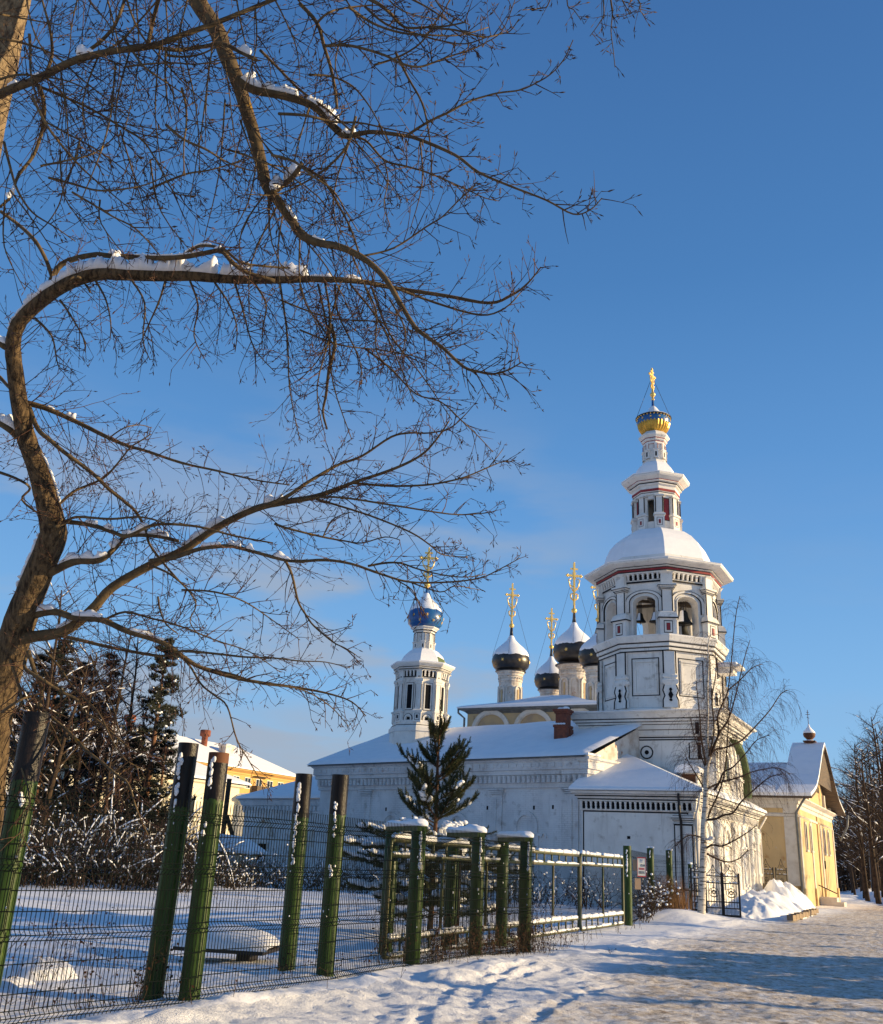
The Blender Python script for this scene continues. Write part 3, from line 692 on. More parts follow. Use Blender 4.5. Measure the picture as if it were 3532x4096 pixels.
for x, y in o3:
    c = Vector((x, y, 0)); out_ = (c-ctr).normalized(); t_ = Vector((-out_.y, out_.x, 0))
    def ring(hw, d, z): return [c-t_*hw-out_*.05+Vector((0, 0, z)), c-t_*hw+out_*d+Vector((0, 0, z)), c+t_*hw+out_*d+Vector((0, 0, z)), c+t_*hw-out_*.05+Vector((0, 0, z))]
    b.loft([ring(*q) for q in [(.13, .1, 24.5), (.13, .1, 24.85), (.17, .13, 24.88), (.17, .13, 24.93), (.1, .05, 24.96), (.1, .05, 25.25)]], W0, closed=False)
    q = c+out_*.1
    b.add([q-t_*.05+out_*.004+Vector((0, 0, 24.58)), q+t_*.05+out_*.004+Vector((0, 0, 24.58)), q+t_*.05+out_*.004+Vector((0, 0, 24.8)), q-t_*.05+out_*.004+Vector((0, 0, 24.8))], [(0, 1, 2, 3)], BK)
    for sx in (-1, 1): b.obox(c+t_*sx*.1+out_*.06+Vector((0, 0, 24.95)), c+t_*sx*.1+out_*.06+Vector((0, 0, 25.22)), .02, .02, RD)
b.build('drum', WM, bt)
# blue and gold onion
d = MB(); n = 56
rings = []
for q, z in [(0.62, 26.0), (.78, 26.12), (.92, 26.35), (.98, 26.55), (1.0, 26.68)]:
    rings.append([(q*0.93*(1+(0.035 if k % 2 else -0.02))*cos(2*pi*k/n), q*0.93*(1+(0.035 if k % 2 else -0.02))*sin(2*pi*k/n), z) for k in range(n)])
d.loft(rings, 0, False); db = MB()
db.lathe([(0.93, 26.62), (0.97, 26.8), (0.97, 26.95), (0.95, 27.02)], 24, (0, 0), 0, True, False)
gd = d.build('gilded_petals', M['gilt'], bt, (CX, CY, 0)); dm = db.build('dome', M['blue'], bt, (CX, CY, 0))
st = MB()
for k in range(12):
    a = 2*pi*k/12+.1; st = MB(); star(st, Vector((.98*cos(a), .98*sin(a), 26.83)), Vector((cos(a), sin(a), 0)), .09); st.build('star', M['gold'], dm)
st = MB()
for k in range(30):
    a = 2*pi*k/30; st.obox((.95*cos(a), .95*sin(a), 26.99), (1.0*cos(a), 1.0*sin(a), 27.05), .05, .06)
st.build('gilded_fringe', M['gold'], dm)
sk = MB(); sk.lathe([(1.06, 27.03), (1.07, 27.07), (0.9, 27.1), (.5, 27.3)], 24); sk.lathe([(.30, 27.4), (.13, 27.7), (.08, 28.0), (.06, 28.5)], 12)
sk.build('skirt', M['blkdome'], dm)
sp = MB(); sp.lathe([(.28, 27.45), (.13, 27.72), (.085, 28.0), (.065, 28.45)], 12); sp.build('spire', M['blue'], bt, (CX, CY, 0))
sn = MB(); sn.lathe([(1.0, 27.08), (1.01, 27.12), (.8, 27.22), (.55, 27.38), (.36, 27.55), (.24, 27.75), (.12, 27.9)], 24); sn.build('snow', M['snowfine'], dm)
sb = MB(); sb.lathe([(.06, 28.3), (.11, 28.36), (.08, 28.42), (.07, 28.55)], 12); sb.build('finial', M['gold'], bt, (CX, CY, 0))
ornate_cross(bt, CX, CY, 28.5, 30.45, 0.75, AZ+0.9)
wires(bt, CX, CY, 27.1, 1.02, 29.6, 4, 0.3)
ZM = [(0, 0), (9.0, 9.0), (9.12, 9.08), (9.42, 9.2), (12.7, 12.2), (13.5, 13.0), (13.76, 13.12), (15.12, 14.9), (16.85, 15.98), (16.95, 16.14), (17.42, 16.46), (18.2, 17.0), (18.45, 17.25), (18.76, 17.6),
      (19.15, 18.3), (20.0, 19.55), (20.12, 19.72), (20.6, 20.08), (22.0, 21.5), (22.3, 21.68), (22.85, 22.2), (23.38, 22.76), (23.73, 23.15), (24.4, 24.05), (25.2, 25.1), (25.75, 25.65), (26, 25.95), (26.6, 26.5), (28, 27.9), (60, 59.9)]
def zmap(z, T):
    for (a, c), (d_, e) in zip(T, T[1:]):
        if a <= z <= d_: return c+(e-c)*(z-a)/(d_-a)
    return z
def remap(root, T):
    for o in root.children_recursive:
        if o.type == 'MESH':
            for v in o.data.vertices: v.co.z = zmap(v.co.z+o.location.z, T)-o.location.z
remap(bt, ZM)
# bells
def bell(name_x, y, z, s, label):
    t = church_frame('bell', label, 'bell', name_x, y, z, 'bells hanging in the belfry')
    b_ = MB(); pr = [(.50, 0), (.47, .06), (.36, .22), (.27, .45), (.24, .66), (.18, .76), (.03, .80)]
    b_.lathe([(q*s, k*s) for q, k in pr], 20); b_.lathe([(.46*s, .02*s), (.3*s, .3*s), (.2*s, .65*s)], 20)
    b_.build('bell_body', mat('bell_metal', (0.012, 0.013, 0.011), 0.5, 0.2, spec=0.3) if 'bell_metal' not in bpy.data.materials else bpy.data.materials['bell_metal'], t)
    c = MB(); c.tube([(0, 0, .7*s), (0, 0, -.08*s), (0, 0, -.25*s)], [.02*s, .05*s, .02*s], 6); c.build('clapper', M['iron'], t)
    h = MB()
    for k in range(4): h.tube([(.1*s*(k-1.5), 0, .78*s), (.09*s*(k-1.5), .0, 15.15-z)], .018, 4)
    h.build('hanger', M['iron'], t)
    sn = MB(); sn.loft([[(q*s*1.02*cos(a), q*s*1.02*sin(a), k*s) for a in (-2.2, -1.9, -1.6, -1.3)] for q, k in pr[1:6]], 0, True, closed=False); sn.build('snow', M['snowfine'], t)
bell(CX-.45, CY-2.2, 14.05, 0.62, 'small bell at the left of the left-hand belfry arch')
bell(CX+.38, CY-2.2, 14.0, 0.68, 'small bell at the right of the left-hand belfry arch')
bell(CX+1.75, CY-1.7, 13.9, 0.95, 'larger bell hanging high in the right-hand belfry arch')
bell(CX+1.35, CY-.6, 13.3, 1.15, 'biggest bell, half hidden low in the right-hand belfry arch')
# ------------------------------------------------------------------ porch block in front of the tower
def snow_roof(mb, tris, th=0.10, mi=0):
    """snow slab over roof polygons: top surface lifted by th, with rounded edge skirts"""
    for poly in tris:
        P = [Vector(q) for q in poly]; n = len(P); c = sum(P, Vector())/n
        top = [q+(c-q)*0.02+Vector((0, 0, th)) for q in P]; mid = [q+Vector((0, 0, th*0.55)) for q in P]
        mb.loft([P, mid, top], mi, False, False, False)
        mb.add(top, [tuple(range(n))], mi)
ch = church_frame('porch_chapel', 'low white porch with black outlines and a snowy hipped roof under the bell tower', 'chapel')
pr = rect(-4.95, 0.05, 0, 14.0)
b = MB(); band(b, pr, 0, -0.2, 4.8, W0)
mould(b, pr, [(0.0, 3.95), (0.08, 4.0), (0.08, 4.02)], W0, False)
mould(b, pr, [(0.0, 4.34), (0.12, 4.36), (0.14, 4.5), (0.22, 4.52), (0.24, 4.62), (0.34, 4.64), (0.42, 4.74), (0.42, 4.78), (0, 4.8)], W0)
for o_, z_ in ((0.145, 4.42), (0.245, 4.555), (0.355, 4.66)): band(b, pr, o_+.006, z_, z_+0.03, BK)
fs = faces_of(pr)
p, u, nv, l = fs[0]
corn_dentils(b, (p.x, p.y), (p.x+4.95, p.y), (0, -1), 4.02, 4.34, 22, 0.12)
line_rect(b, p, u, nv, 0.05, 4.75, -0.1, 3.95, 0.035)
# outlined pilaster with capital
x0, x1 = 4.13, 4.93
wbox(b, p, u, nv, x0, x1, 0, 3.45, 0.0, 0.05); line_rect(b, p, u, nv, x0, x1, -0.1, 3.46, 0.03, 0.058)
for k, (e, z0, z1) in enumerate(((0.02, 3.46, 3.54), (0.0, 3.54, 3.62), (0.05, 3.62, 3.70), (0.08, 3.70, 3.80), (0.03, 3.80, 3.86))):
    wbox(b, p, u, nv, x0-e, x1+e, z0, z1, 0, 0.07+e); wbox(b, p, u, nv, x0-e, x1+e, z0, z0+.025, 0, 0.076+e, BK)
wbox(b, p, u, nv, x0, x1, 0.95, 1.0, 0, 0.12); wbox(b, p, u, nv, x0-.1, x1+.1, 0.85, .9, 0, 0.14, BK)
b.lathe([(0.07, 0.0), (0.065, 0.01)], 12, (0, 0), OP) if False else None
wbox(b, p, u, nv, 2.06, 2.2, 2.8, 2.92, 0, 0.01, OP)
# low service windows
for x in (3.72, 4.38): wbox(b, p, u, nv, x, x+.42, 0.25, 0.78, 0, .03, OP); line_rect(b, p, u, nv, x-.04, x+.46, .2, .82, .04, .04, W0)
# sunny flank: entablature, half columns, window surrounds
p, u, nv, l = fs[1]
corn_dentils(b, (p.x, p.y), (p.x, p.y+14), (1, 0), 4.02, 4.34, 58, 0.12)
for x in (0.06, 0.42, 3.6, 3.95, 4.3, 7.3, 7.65, 8.0, 11.6, 13.2, 13.55):
    c = p+u*(x+.14)+nv*.05
    b.lathe([(.16, .5), (.16, .7), (.12, .75), (.11, 1.5), (.16, 1.55), (.16, 1.65), (.11, 1.7), (.11, 3.1), (.15, 3.15), (.12, 3.2), (.17, 3.3), (.14, 3.38), (.2, 3.5), (.2, 3.7), (.14, 3.72), (.14, 3.95)], 10, (c.x, c.y), W0)
    wbox(b, p, u, nv, x-.05, x+.33, -.1, .5, 0, .3)
for x in (1.2, 5.2, 9.3, 12.0):
    w_ = 1.7 if x != 12.0 else .9
    line_rect(b, p, u, nv, x, x+w_, .9, 2.9, .1, .09, W0); line_rect(b, p, u, nv, x+.2, x+w_-.2, 1.1, 2.7, .05, .04, W0)
    arch_trim(b, p, u, nv, x+w_/2, 3.0, w_*.32, w_*.42, 2.9, .1)
wbox(b, p, u, nv, 0, 14, 0, .45, 0, .10)
for q in range(2): wbox(b, p, u, nv, 5.0+q*.9, 5.9+q*.9, 1.75, 2.0, 0, .3) if q == 0 else None
b.build('wall', WM, ch)
pc = MB(); pc.tube([(-.49, -.14, 0), (-.49, -.14, 3.62), (-.49, -.3, 3.8), (-.49, -.45, 4.7)], .055, 8); pc.build('downpipe', M['iron'], ch)
pc = MB(); pc.tube([(.14, -.02, 0), (.14, -.02, 3.9), (.3, -.2, 4.3), (.42, -.42, 4.7)], .05, 8); pc.build('downpipe', M['band'], ch); pc = MB(); pc.tube([(.2, 14.05, 1.2), (.2, 14.05, 4.0), (.5, 14.4, 4.6)], .06, 8); pc.build('downpipe', M['band'], ch)
rf = MB(); e = 0.5
apex = (-5.25, 5.62, 7.22)
eF = [(-5.4, -e, 4.8), (.05+e, -e, 4.8)]
tri1 = [eF[0], eF[1], apex, (-5.4, 5.6, 7.2), ]
tri2 = [(.05+e, -e, 4.8), (.05+e, 5.6, 4.8), apex]
rf.add([Vector(q)-Vector((0, 0, .0)) for q in tri1], [(0, 1, 2, 3)], 0); rf.add(tri2, [(0, 1, 2)], 0)
strip = [(.05+e, 5.6, 4.8), (.05+e, 14.5, 4.8), (-0.3, 14.5, 5.25), (-0.3, 5.6, 5.25)]
rf.add(strip, [(0, 1, 2, 3)], 0)
rf.add([(-5.4, -e, 4.78), (.05+e, -e, 4.78), (.05+e, 14.5, 4.78), (-5.4, 14.5, 4.78)], [(3, 2, 1, 0)], 0)
r_ = rf.build('roof', M['tin'], ch)
sn = MB(); snow_roof(sn, [tri1, tri2, strip], 0.13); sn.build('snow', M['snow'], r_)
# dormer with snowy lid on the porch roof
dm_ = thing('roof_dormer', 'small wooden dormer box with a snowy lid on the porch roof beside the tower wall', 'dormer'); dm_.location = WL(-1.25, 4.9); dm_.rotation_euler = (0, 0, -AZ)
dm_['label'] = 'small dormer with brown boards and a rounded snow cap above the porch roof'
b = MB(); b.box(-.42, .42, -.3, .65, 5.1, 6.0); b.build('frame', M['band'], dm_)
b = MB(); b.box(-.33, .33, -.33, -.29, 5.4, 5.95); b.build('shutter', M['brownwood'], dm_)
b = MB(); rings = []
for k in range(9):
    a = pi*k/8; rings.append([(-.62*cos(a), y, 6.0+.42*sin(a)**.7) for y in (-.6, .7)])
b.loft(rings, 0, True, closed=False); b.add([r[0] for r in rings], [tuple(range(9))], 0); b.add([(-.62, -.6, 5.97), (.62, -.6, 5.97), (.62, .7, 5.97), (-.62, .7, 5.97)], [(0, 1, 2, 3)], 0)
b.build('snow_cap', M['snow'], dm_)
# ------------------------------------------------------------------ long refectory body, turned 14 degrees
o_ = WL(-5.1, 1.0)
rfy = thing('refectory_church', 'long low white church hall with corbelled cornices and a smooth snow roof', 'church', o_, -AZ-radians(14))
W2 = [M['white2'], M['black'], M['red'], M['snow'], M['dark'], M['old']]
body = rect(-18.3, 0, 0, 12.0)
b = MB(); band(b, body, 0, -.2, 5.0, 0)
mould(b, body, [(0, 5.0), (.10, 5.02), (.10, 5.22), (.16, 5.24), (.16, 5.58), (.26, 5.62), (.26, 5.8), (.36, 5.84), (.36, 6.2), (.46, 6.26), (.46, 6.36), (0, 6.38)], 0)
p, u, nv, l = faces_of(body)[0]
n_ = 62
for k in range(n_):
    x = (k+.25)*l/n_
    wbox(b, p, u, nv, x, x+l/n_*.5, 5.26, 5.56, .16, .30); wbox(b, p, u, nv, x+l/n_*.12, x+l/n_*.38, 5.42, 5.56, .30, .34)
for k in range(40):
    x = (k+.2)*l/40; wbox(b, p, u, nv, x, x+l/40*.55, 5.95, 6.12, .36, .42)
# pilasters, kokoshnik window surrounds, wall holes
def pil(x, w_=.75):
    wbox(b, p, u, nv, x, x+w_, 0, 4.65, 0, .07); wbox(b, p, u, nv, x+w_*.42, x+w_*.58, 0, 4.5, .07, .12)
    for k in range(4): wbox(b, p, u, nv, x-.05*k, x+w_+.05*k, 4.65+k*.09, 4.72+k*.09, 0, .09+.04*k)
for x in (l-1.15, l-5.6, l-10.2, l-14.8): pil(x)
def surround(x, z, w_):
    arch_trim(b, p, u, nv, x, z, w_*.30, w_*.42, z-.35, .10, n=10)
    for sx in (-1, 1):
        wbox(b, p, u, nv, x+sx*w_*.5-.16, x+sx*w_*.5+.16, z-.42, z-.28, 0, .12)
        arch_trim(b, p, u, nv, x+sx*w_*.62, z-.42, .10, .17, z-.5, .09, n=6)
        wbox(b, p, u, nv, x+sx*w_*.42-.05, x+sx*w_*.42+.05, z-2.6, z-.4, 0, .08)
    wbox(b, p, u, nv, x-w_*.36, x+w_*.36, z-2.6, z-.6, 0.0, .02, 0)
surround(l-3.4, 3.25, 1.7); surround(l-7.7, 3.2, 1.6); surround(l-12.4, 3.2, 1.6); surround(l-16.4, 3.2, 1.5)
for x, z in ((l-5.85, 4.0), (l-1.9, 4.05), (l-3.0, 4.02), (l-12.9, 3.9), (l-16.9, 3.85), (l-9.6, 3.95)): wbox(b, p, u, nv, x, x+.10, z, z+.18, 0, .01, OP)
b.build('wall', W2, rfy)
rf = MB(); zr = 9.0; zE = 6.38
front = [(-19.0, -.55, zE), (.25, -.55, zE), (.25, 6.2, zr), (-19.0, 6.2, zr)]
back = [(.25, 6.2, zr), (.25, 12.6, zE), (-19.0, 12.6, zE), (-19.0, 6.2, zr)]
rf.add(front, [(0, 1, 2, 3)]); rf.add(back, [(0, 1, 2, 3)]); rf.add([(-19, -.55, zE-.05), (.25, -.55, zE-.05), (.25, 12.6, zE-.05), (-19, 12.6, zE-.05)], [(3, 2, 1, 0)])
rf.loft([[(-19.0, -.55, zE-.06), (.25, -.55, zE-.06)], [(-19.0, -.57, zE), (.25, -.57, zE)]], 0, closed=False)
r_ = rf.build('roof', M['tin'], rfy)
# wavy snow sheet over the near slope and the far one
def snow_sheet(parent, P00, P10, P11, P01, nx, ny, th=0.14, amp=0.05, fr=0.5, seed=0):
    mb = MB(); P00, P10, P11, P01 = map(Vector, (P00, P10, P11, P01)); rows = []
    for j in range(ny+1):
        row = []
        for i in range(nx+1):
            a, c = i/nx, j/ny
            q = P00.lerp(P10, a).lerp(P01.lerp(P11, a), c)
            e_ = min(1, min(i, nx-i)/1.0)*min(1, j/1.0) if True else 1
            h = (th+amp*nz1(q.x, q.y, fr, seed))*(1 if e_ >= 1 else 0.12)
            row.append(q+Vector((0, -.04*(1 if j == 1 else 0), max(h, .02))))
        rows.append(row)
    mb.loft(rows, 0, True, closed=False)
    return mb.build('snow', M['snow'], parent)
snow_sheet(r_, (-19.05, -.62, zE), (.3, -.62, zE), (.3, 6.2, zr), (-19.05, 6.2, zr), 80, 30, .16, .05, .5)
snow_sheet(r_, (.3, 12.6, zE), (-19.05, 12.6, zE), (-19.05, 6.2, zr), (.3, 6.2, zr), 20, 8, .16, .05, .5)
# sunlit gable end of the hall
b = MB()
b.add([(0.02, 0, 6.3), (.02, 12, 6.3), (.02, 6.2, 8.9)], [(0, 1, 2)], 0)
for k in range(5): b.box(.0, .10, .1+k*.2, .2+k*.2, 5.9, 6.2, 0)
b.box(-.2, .40, -.45, .55, 6.15, 6.42, 0)
b.build('gable', [M['old']], rfy)
b = MB(); b.box(-.2, .44, -.48, .58, 6.42, 6.52, 0); b.build('snow', M['snow'], rfy)
# lower altar end at the far left
b = MB(); ap = rect(-26.9, -18.35, 1.3, 10.5)
band(b, ap, 0, -.2, 3.8, 0)
mould(b, ap, [(0, 3.8), (.08, 3.82), (.08, 3.92), (.12, 3.94), (.12, 4.2), (.2, 4.24), (.28, 4.5), (.36, 4.56), (.36, 4.62), (0, 4.64)], 0)
p, u, nv, l = faces_of(ap)[0]
for k in range(24): x = (k+.25)*l/24; wbox(b, p, u, nv, x, x+l/24*.5, 3.95, 4.2, .12, .22)
arch_trim(b, p, u, nv, 2.2, 2.75, .42, .72, 2.5, .10, 5); 
for sx in (-1, 1): wbox(b, p, u, nv, 2.2+sx*.75-.15, 2.2+sx*.75+.15, 2.45, 2.7, 0, .1, 5)
wbox(b, p, u, nv, 1.75, 2.65, .9, 2.0, 0, .012, OP); line_rect(b, p, u, nv, 1.7, 2.7, .85, 2.05, .08, .06, 5)
wbox(b, p, u, nv, 6.0, 6.9, 1.9, 2.9, 0, .03, 5)
wbox(b, p, u, nv, l-.6, l, 0, 3.8, 0, .08)
b.build('altar_wall', W2, rfy)
b = MB(); A0 = [(-27.4, .85, 4.64), (-18.3, .85, 4.64), (-18.3, 5.8, 6.9), (-22.0, 5.8, 6.9)]
A1 = [(-27.4, 10.9, 4.64), (-27.4, .85, 4.64), (-22.0, 5.8, 6.9)]
b.add(A0, [(0, 1, 2, 3)]); b.add(A1, [(0, 1, 2)]); b.add([(-27.4, .85, 4.6), (-18.3, .85, 4.6), (-18.3, 10.9, 4.6), (-27.4, 10.9, 4.6)], [(3, 2, 1, 0)])
ra = b.build('altar_roof', M['tin'], rfy)
b = MB(); snow_roof(b, [A0, A1], .14); b.build('snow', M['snow'], ra)
# brick chimney
chm = church_frame('brick_chimney', 'red brick chimney with a ragged snow cap on the hall roof near the tower', 'chimney', -7.45, 4.2, 7.4)
b = MB()
mould(b, rect(-.30, .30, -.30, .30), [(.06, -.2), (.06, .75), (.10, .78), (.10, .88), (.04, .9), (0, .92), (0, 1.45), (.06, 1.48), (.06, 1.55), (.12, 1.58), (.12, 1.68), (.02, 1.7)], 0)
b.box(.1, .42, -.1, .38, -.2, .72, 0)
b.build('stack', M['brick'], chm)
b = MB()
for k in range(9): b.blob((R.uniform(-.3, .3), R.uniform(-.3, .3), 1.72), R.uniform(.14, .22), sq=.5)
for k in range(5): b.blob((-.36+k*.14, -.42, .93), .09, sq=.5)
b.build('snow', M['snowfine'], chm)
b = MB(); b.blob((.2, .25, 1.8), .12, sq=.9); b.build('cowl', M['iron'], chm)
# ------------------------------------------------------------------ turret with the blue dome
tu = church_frame('blue_domed_turret', 'white octagonal turret with narrow windows, niches and a starry blue onion dome', 'turret', -18.5, 9.0)
WT = [M['white'], M['black'], M['red'], M['snow'], M['dark'], M['tingreen']]
o1 = octo(0, 0, 1.42)
b = MB()
mould(b, o1, [(.25, 7.5), (.25, 8.8), (.32, 8.85), (.32, 9.05), (.12, 9.3), (.12, 9.5), (0, 9.55), (0, 9.6)], 0, False)
band(b, o1, 0, 9.5, 12.1, 0)
mould(b, o1, [(0, 12.0), (.10, 12.02), (.10, 12.08), (0, 12.1)], 0, False)
mould(b, o1, [(0, 12.44), (.16, 12.46), (.16, 12.56), (.24, 12.58), (.24, 12.68), (.34, 12.76), (.42, 12.84), (.42, 12.9), (.1, 12.95)], 0)
for z_, o__ in ((12.5, .166), (12.62, .246), (9.2, .2), (12.04, .106)): band(b, o1, o__, z_, z_+.03, BK)
for p, u, nv, l in faces_of(o1):
    corn_dentils(b, (p+u*.1).xy, (p+u*(l-.1)).xy, nv.xy, 12.1, 12.44, 4, .14)
    wbox(b, p, u, nv, l/2-.17, l/2+.17, 10.2, 11.6, 0, .012, OP)
    line_rect(b, p, u, nv, l/2-.27, l/2+.27, 10.1, 11.72, .03, .02); line_rect(b, p, u, nv, l/2-.24, l/2+.24, 10.13, 11.69, .07, .05, 0)
    arch_trim(b, p, u, nv, l/2, 9.62, .15, .26, 9.52, .08, n=8); arch_trim(b, p, u, nv, l/2, 9.62, .26, .285, 9.52, .085, BK, n=8)
    wbox(b, p, u, nv, l/2-.1, l/2+.1, 9.5, 9.7, 0, .02, OP)
for x, y in o1:
    c = Vector((x, y, 0)); out_ = c.normalized(); t_ = Vector((-out_.y, out_.x, 0))
    def ring(hw, d, z): return [c-t_*hw-out_*.05+Vector((0, 0, z)), c-t_*hw+out_*d+Vector((0, 0, z)), c+t_*hw+out_*d+Vector((0, 0, z)), c+t_*hw-out_*.05+Vector((0, 0, z))]
    b.loft([ring(*q) for q in [(.24, .16, 9.4), (.24, .16, 9.95), (.3, .22, 10.0), (.3, .22, 10.06), (.2, .12, 10.12), (.17, .08, 10.2), (.17, .08, 11.6), (.22, .13, 11.66), (.2, .11, 11.72), (.27, .17, 11.8), (.27, .17, 11.92), (.17, .08, 12.0), (.17, .12, 12.4), (.3, .25, 12.46)]], 0, closed=False)
    q = c+out_*.16
    for (hw, z0, z1, d, mi) in ((.15, 9.5, 9.9, .004, BK), (.125, 9.525, 9.875, .008, 0), (.06, 9.6, 9.8, .02, OP)):
        b.add([q-t_*hw+out_*d+Vector((0, 0, z0)), q+t_*hw+out_*d+Vector((0, 0, z0)), q+t_*hw+out_*d+Vector((0, 0, z1)), q-t_*hw+out_*d+Vector((0, 0, z1))], [(0, 1, 2, 3)], mi)
    for sx in (-1, 1): b.obox(c+t_*sx*.175+out_*.08+Vector((0, 0, 10.2)), c+t_*sx*.175+out_*.08+Vector((0, 0, 11.6)), .025, .025, BK)
b.build('octagon', WT, tu)
b = MB(); mould(b, o1, [(.43, 12.88), (.45, 12.94), (.1, 13.02), (-.1, 13.06), (-.14, 13.2), (-.3, 13.5), (-.6, 13.78), (-.85, 13.9)], 0); rs = b.build('snowy_dome', M['snowfine'], tu)
b = MB()
fo = faces_of(octo(0, 0, 1.36)); 
for q in fo:
    if q[2].x > .9: b.add([q[0]+q[1]*.1+Vector((0, 0, 13.04)), q[0]+q[1]*(q[3]-.1)+Vector((0, 0, 13.04)), q[0]+q[1]*(q[3]-.12)-q[2]*.12+Vector((0, 0, 13.33)), q[0]+q[1]*.12-q[2]*.12+Vector((0, 0, 13.38))], [(0, 1, 2, 3)], 0)
b.build('bare_tin_patch', M['tingreen'], rs)
o2_ = octo(0, 0, .56)
b = MB(); band(b, o2_, 0, 13.7, 14.85, 0)
mould(b, o2_, [(0, 14.75), (.05, 14.78), (.05, 14.9), (.13, 14.95), (.13, 15.0), (.27, 15.08), (.27, 15.13), (0, 15.2)], 0)
for z_, q in ((14.76, .056), (14.9, .136)): band(b, o2_, q, z_, z_+.03, BK)
for x, y in o2_:
    c = Vector((x, y, 0)); out_ = c.normalized(); t_ = Vector((-out_.y, out_.x, 0))
    def ring(hw, d, z): return [c-t_*hw-out_*.05+Vector((0, 0, z)), c-t_*hw+out_*d+Vector((0, 0, z)), c+t_*hw+out_*d+Vector((0, 0, z)), c+t_*hw-out_*.05+Vector((0, 0, z))]
    b.loft([ring(*q) for q in [(.12, .08, 13.8), (.12, .08, 14.2), (.16, .12, 14.23), (.16, .12, 14.28), (.09, .05, 14.32), (.09, .05, 14.75)]], 0, closed=False)
    q = c+out_*.08
    b.add([q-t_*.04+out_*.004+Vector((0, 0, 13.92)), q+t_*.04+out_*.004+Vector((0, 0, 13.92)), q+t_*.04+out_*.004+Vector((0, 0, 14.12)), q-t_*.04+out_*.004+Vector((0, 0, 14.12))], [(0, 1, 2, 3)], BK)
    for sx in (-1, 1): b.obox(c+t_*sx*.1+out_*.05+Vector((0, 0, 14.32)), c+t_*sx*.1+out_*.05+Vector((0, 0, 14.75)), .02, .02, BK)
b.build('drum', WT, tu)
onion(tu, 0, 0, 15.1, 18.0, 1.13, M['blue'], 16.2, stars=8, starz=(.13, .24))
ornate_cross(tu, 0, 0, 17.7, 20.4, 1.0, AZ)
wires(tu, 0, 0, 15.9, 1.12, 19.2, 4, .2)
remap(tu, [(0, 0), (9.5, 9.25), (12.9, 12.7), (13.9, 13.8), (15.0, 15.0), (60, 60)])
# ------------------------------------------------------------------ cathedral with five black domes
ca = church_frame('five_domed_cathedral', 'ochre church with white blind arches and black star-studded onion domes behind the hall', 'cathedral', 0, 0)
cr = rect(-24.7, -13.2, 28, 48)
b = MB(); band(b, cr, 0, 0, 13.0, 0)
mould(b, cr, [(0, 12.75), (.25, 12.95), (.55, 13.02), (.6, 13.1), (0, 13.12)], 1)
p, u, nv, l = faces_of(cr)[0]
for i in range(3): arch_trim(b, p, u, nv, 2.15+i*3.65, 11.35, 1.38, 1.68, 6, .22, 2, n=18); arch_trim(b, p, u, nv, 2.15+i*3.65, 11.35, 1.30, 1.38, 6, .12, 2, n=18)
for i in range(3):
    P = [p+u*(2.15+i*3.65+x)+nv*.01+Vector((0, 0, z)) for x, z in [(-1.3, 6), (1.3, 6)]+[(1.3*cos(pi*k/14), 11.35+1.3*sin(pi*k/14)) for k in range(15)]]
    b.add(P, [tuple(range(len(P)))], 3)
p, u, nv, l = faces_of(cr)[1]
for i in range(5): arch_trim(b, p, u, nv, 2+i*4, 11.3, 1.4, 1.7, 6, .22, 2, n=14)
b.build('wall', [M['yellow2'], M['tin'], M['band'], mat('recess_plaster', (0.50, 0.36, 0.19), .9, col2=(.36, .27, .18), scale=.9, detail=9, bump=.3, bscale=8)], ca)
b = MB(); mould(b, cr, [(.62, 13.1), (.64, 13.14), (-2.0, 13.75), (-4.6, 14.6)], 0); b.build('roof', M['tin'], ca)
b = MB(); mould(b, cr, [(.66, 13.13), (.68, 13.24), (.3, 13.38), (-2.0, 13.95), (-4.6, 14.85)], 0); b.build('snow', M['snow'], ca)
b = MB(); b.tube([(-25.3, 27.5, 13.1), (-25.3, 27.5, 12.8), (-24.9, 27.85, 12.4), (-24.9, 27.85, 8)], .09, 7); b.build('downpipe', M['tin'], ca)
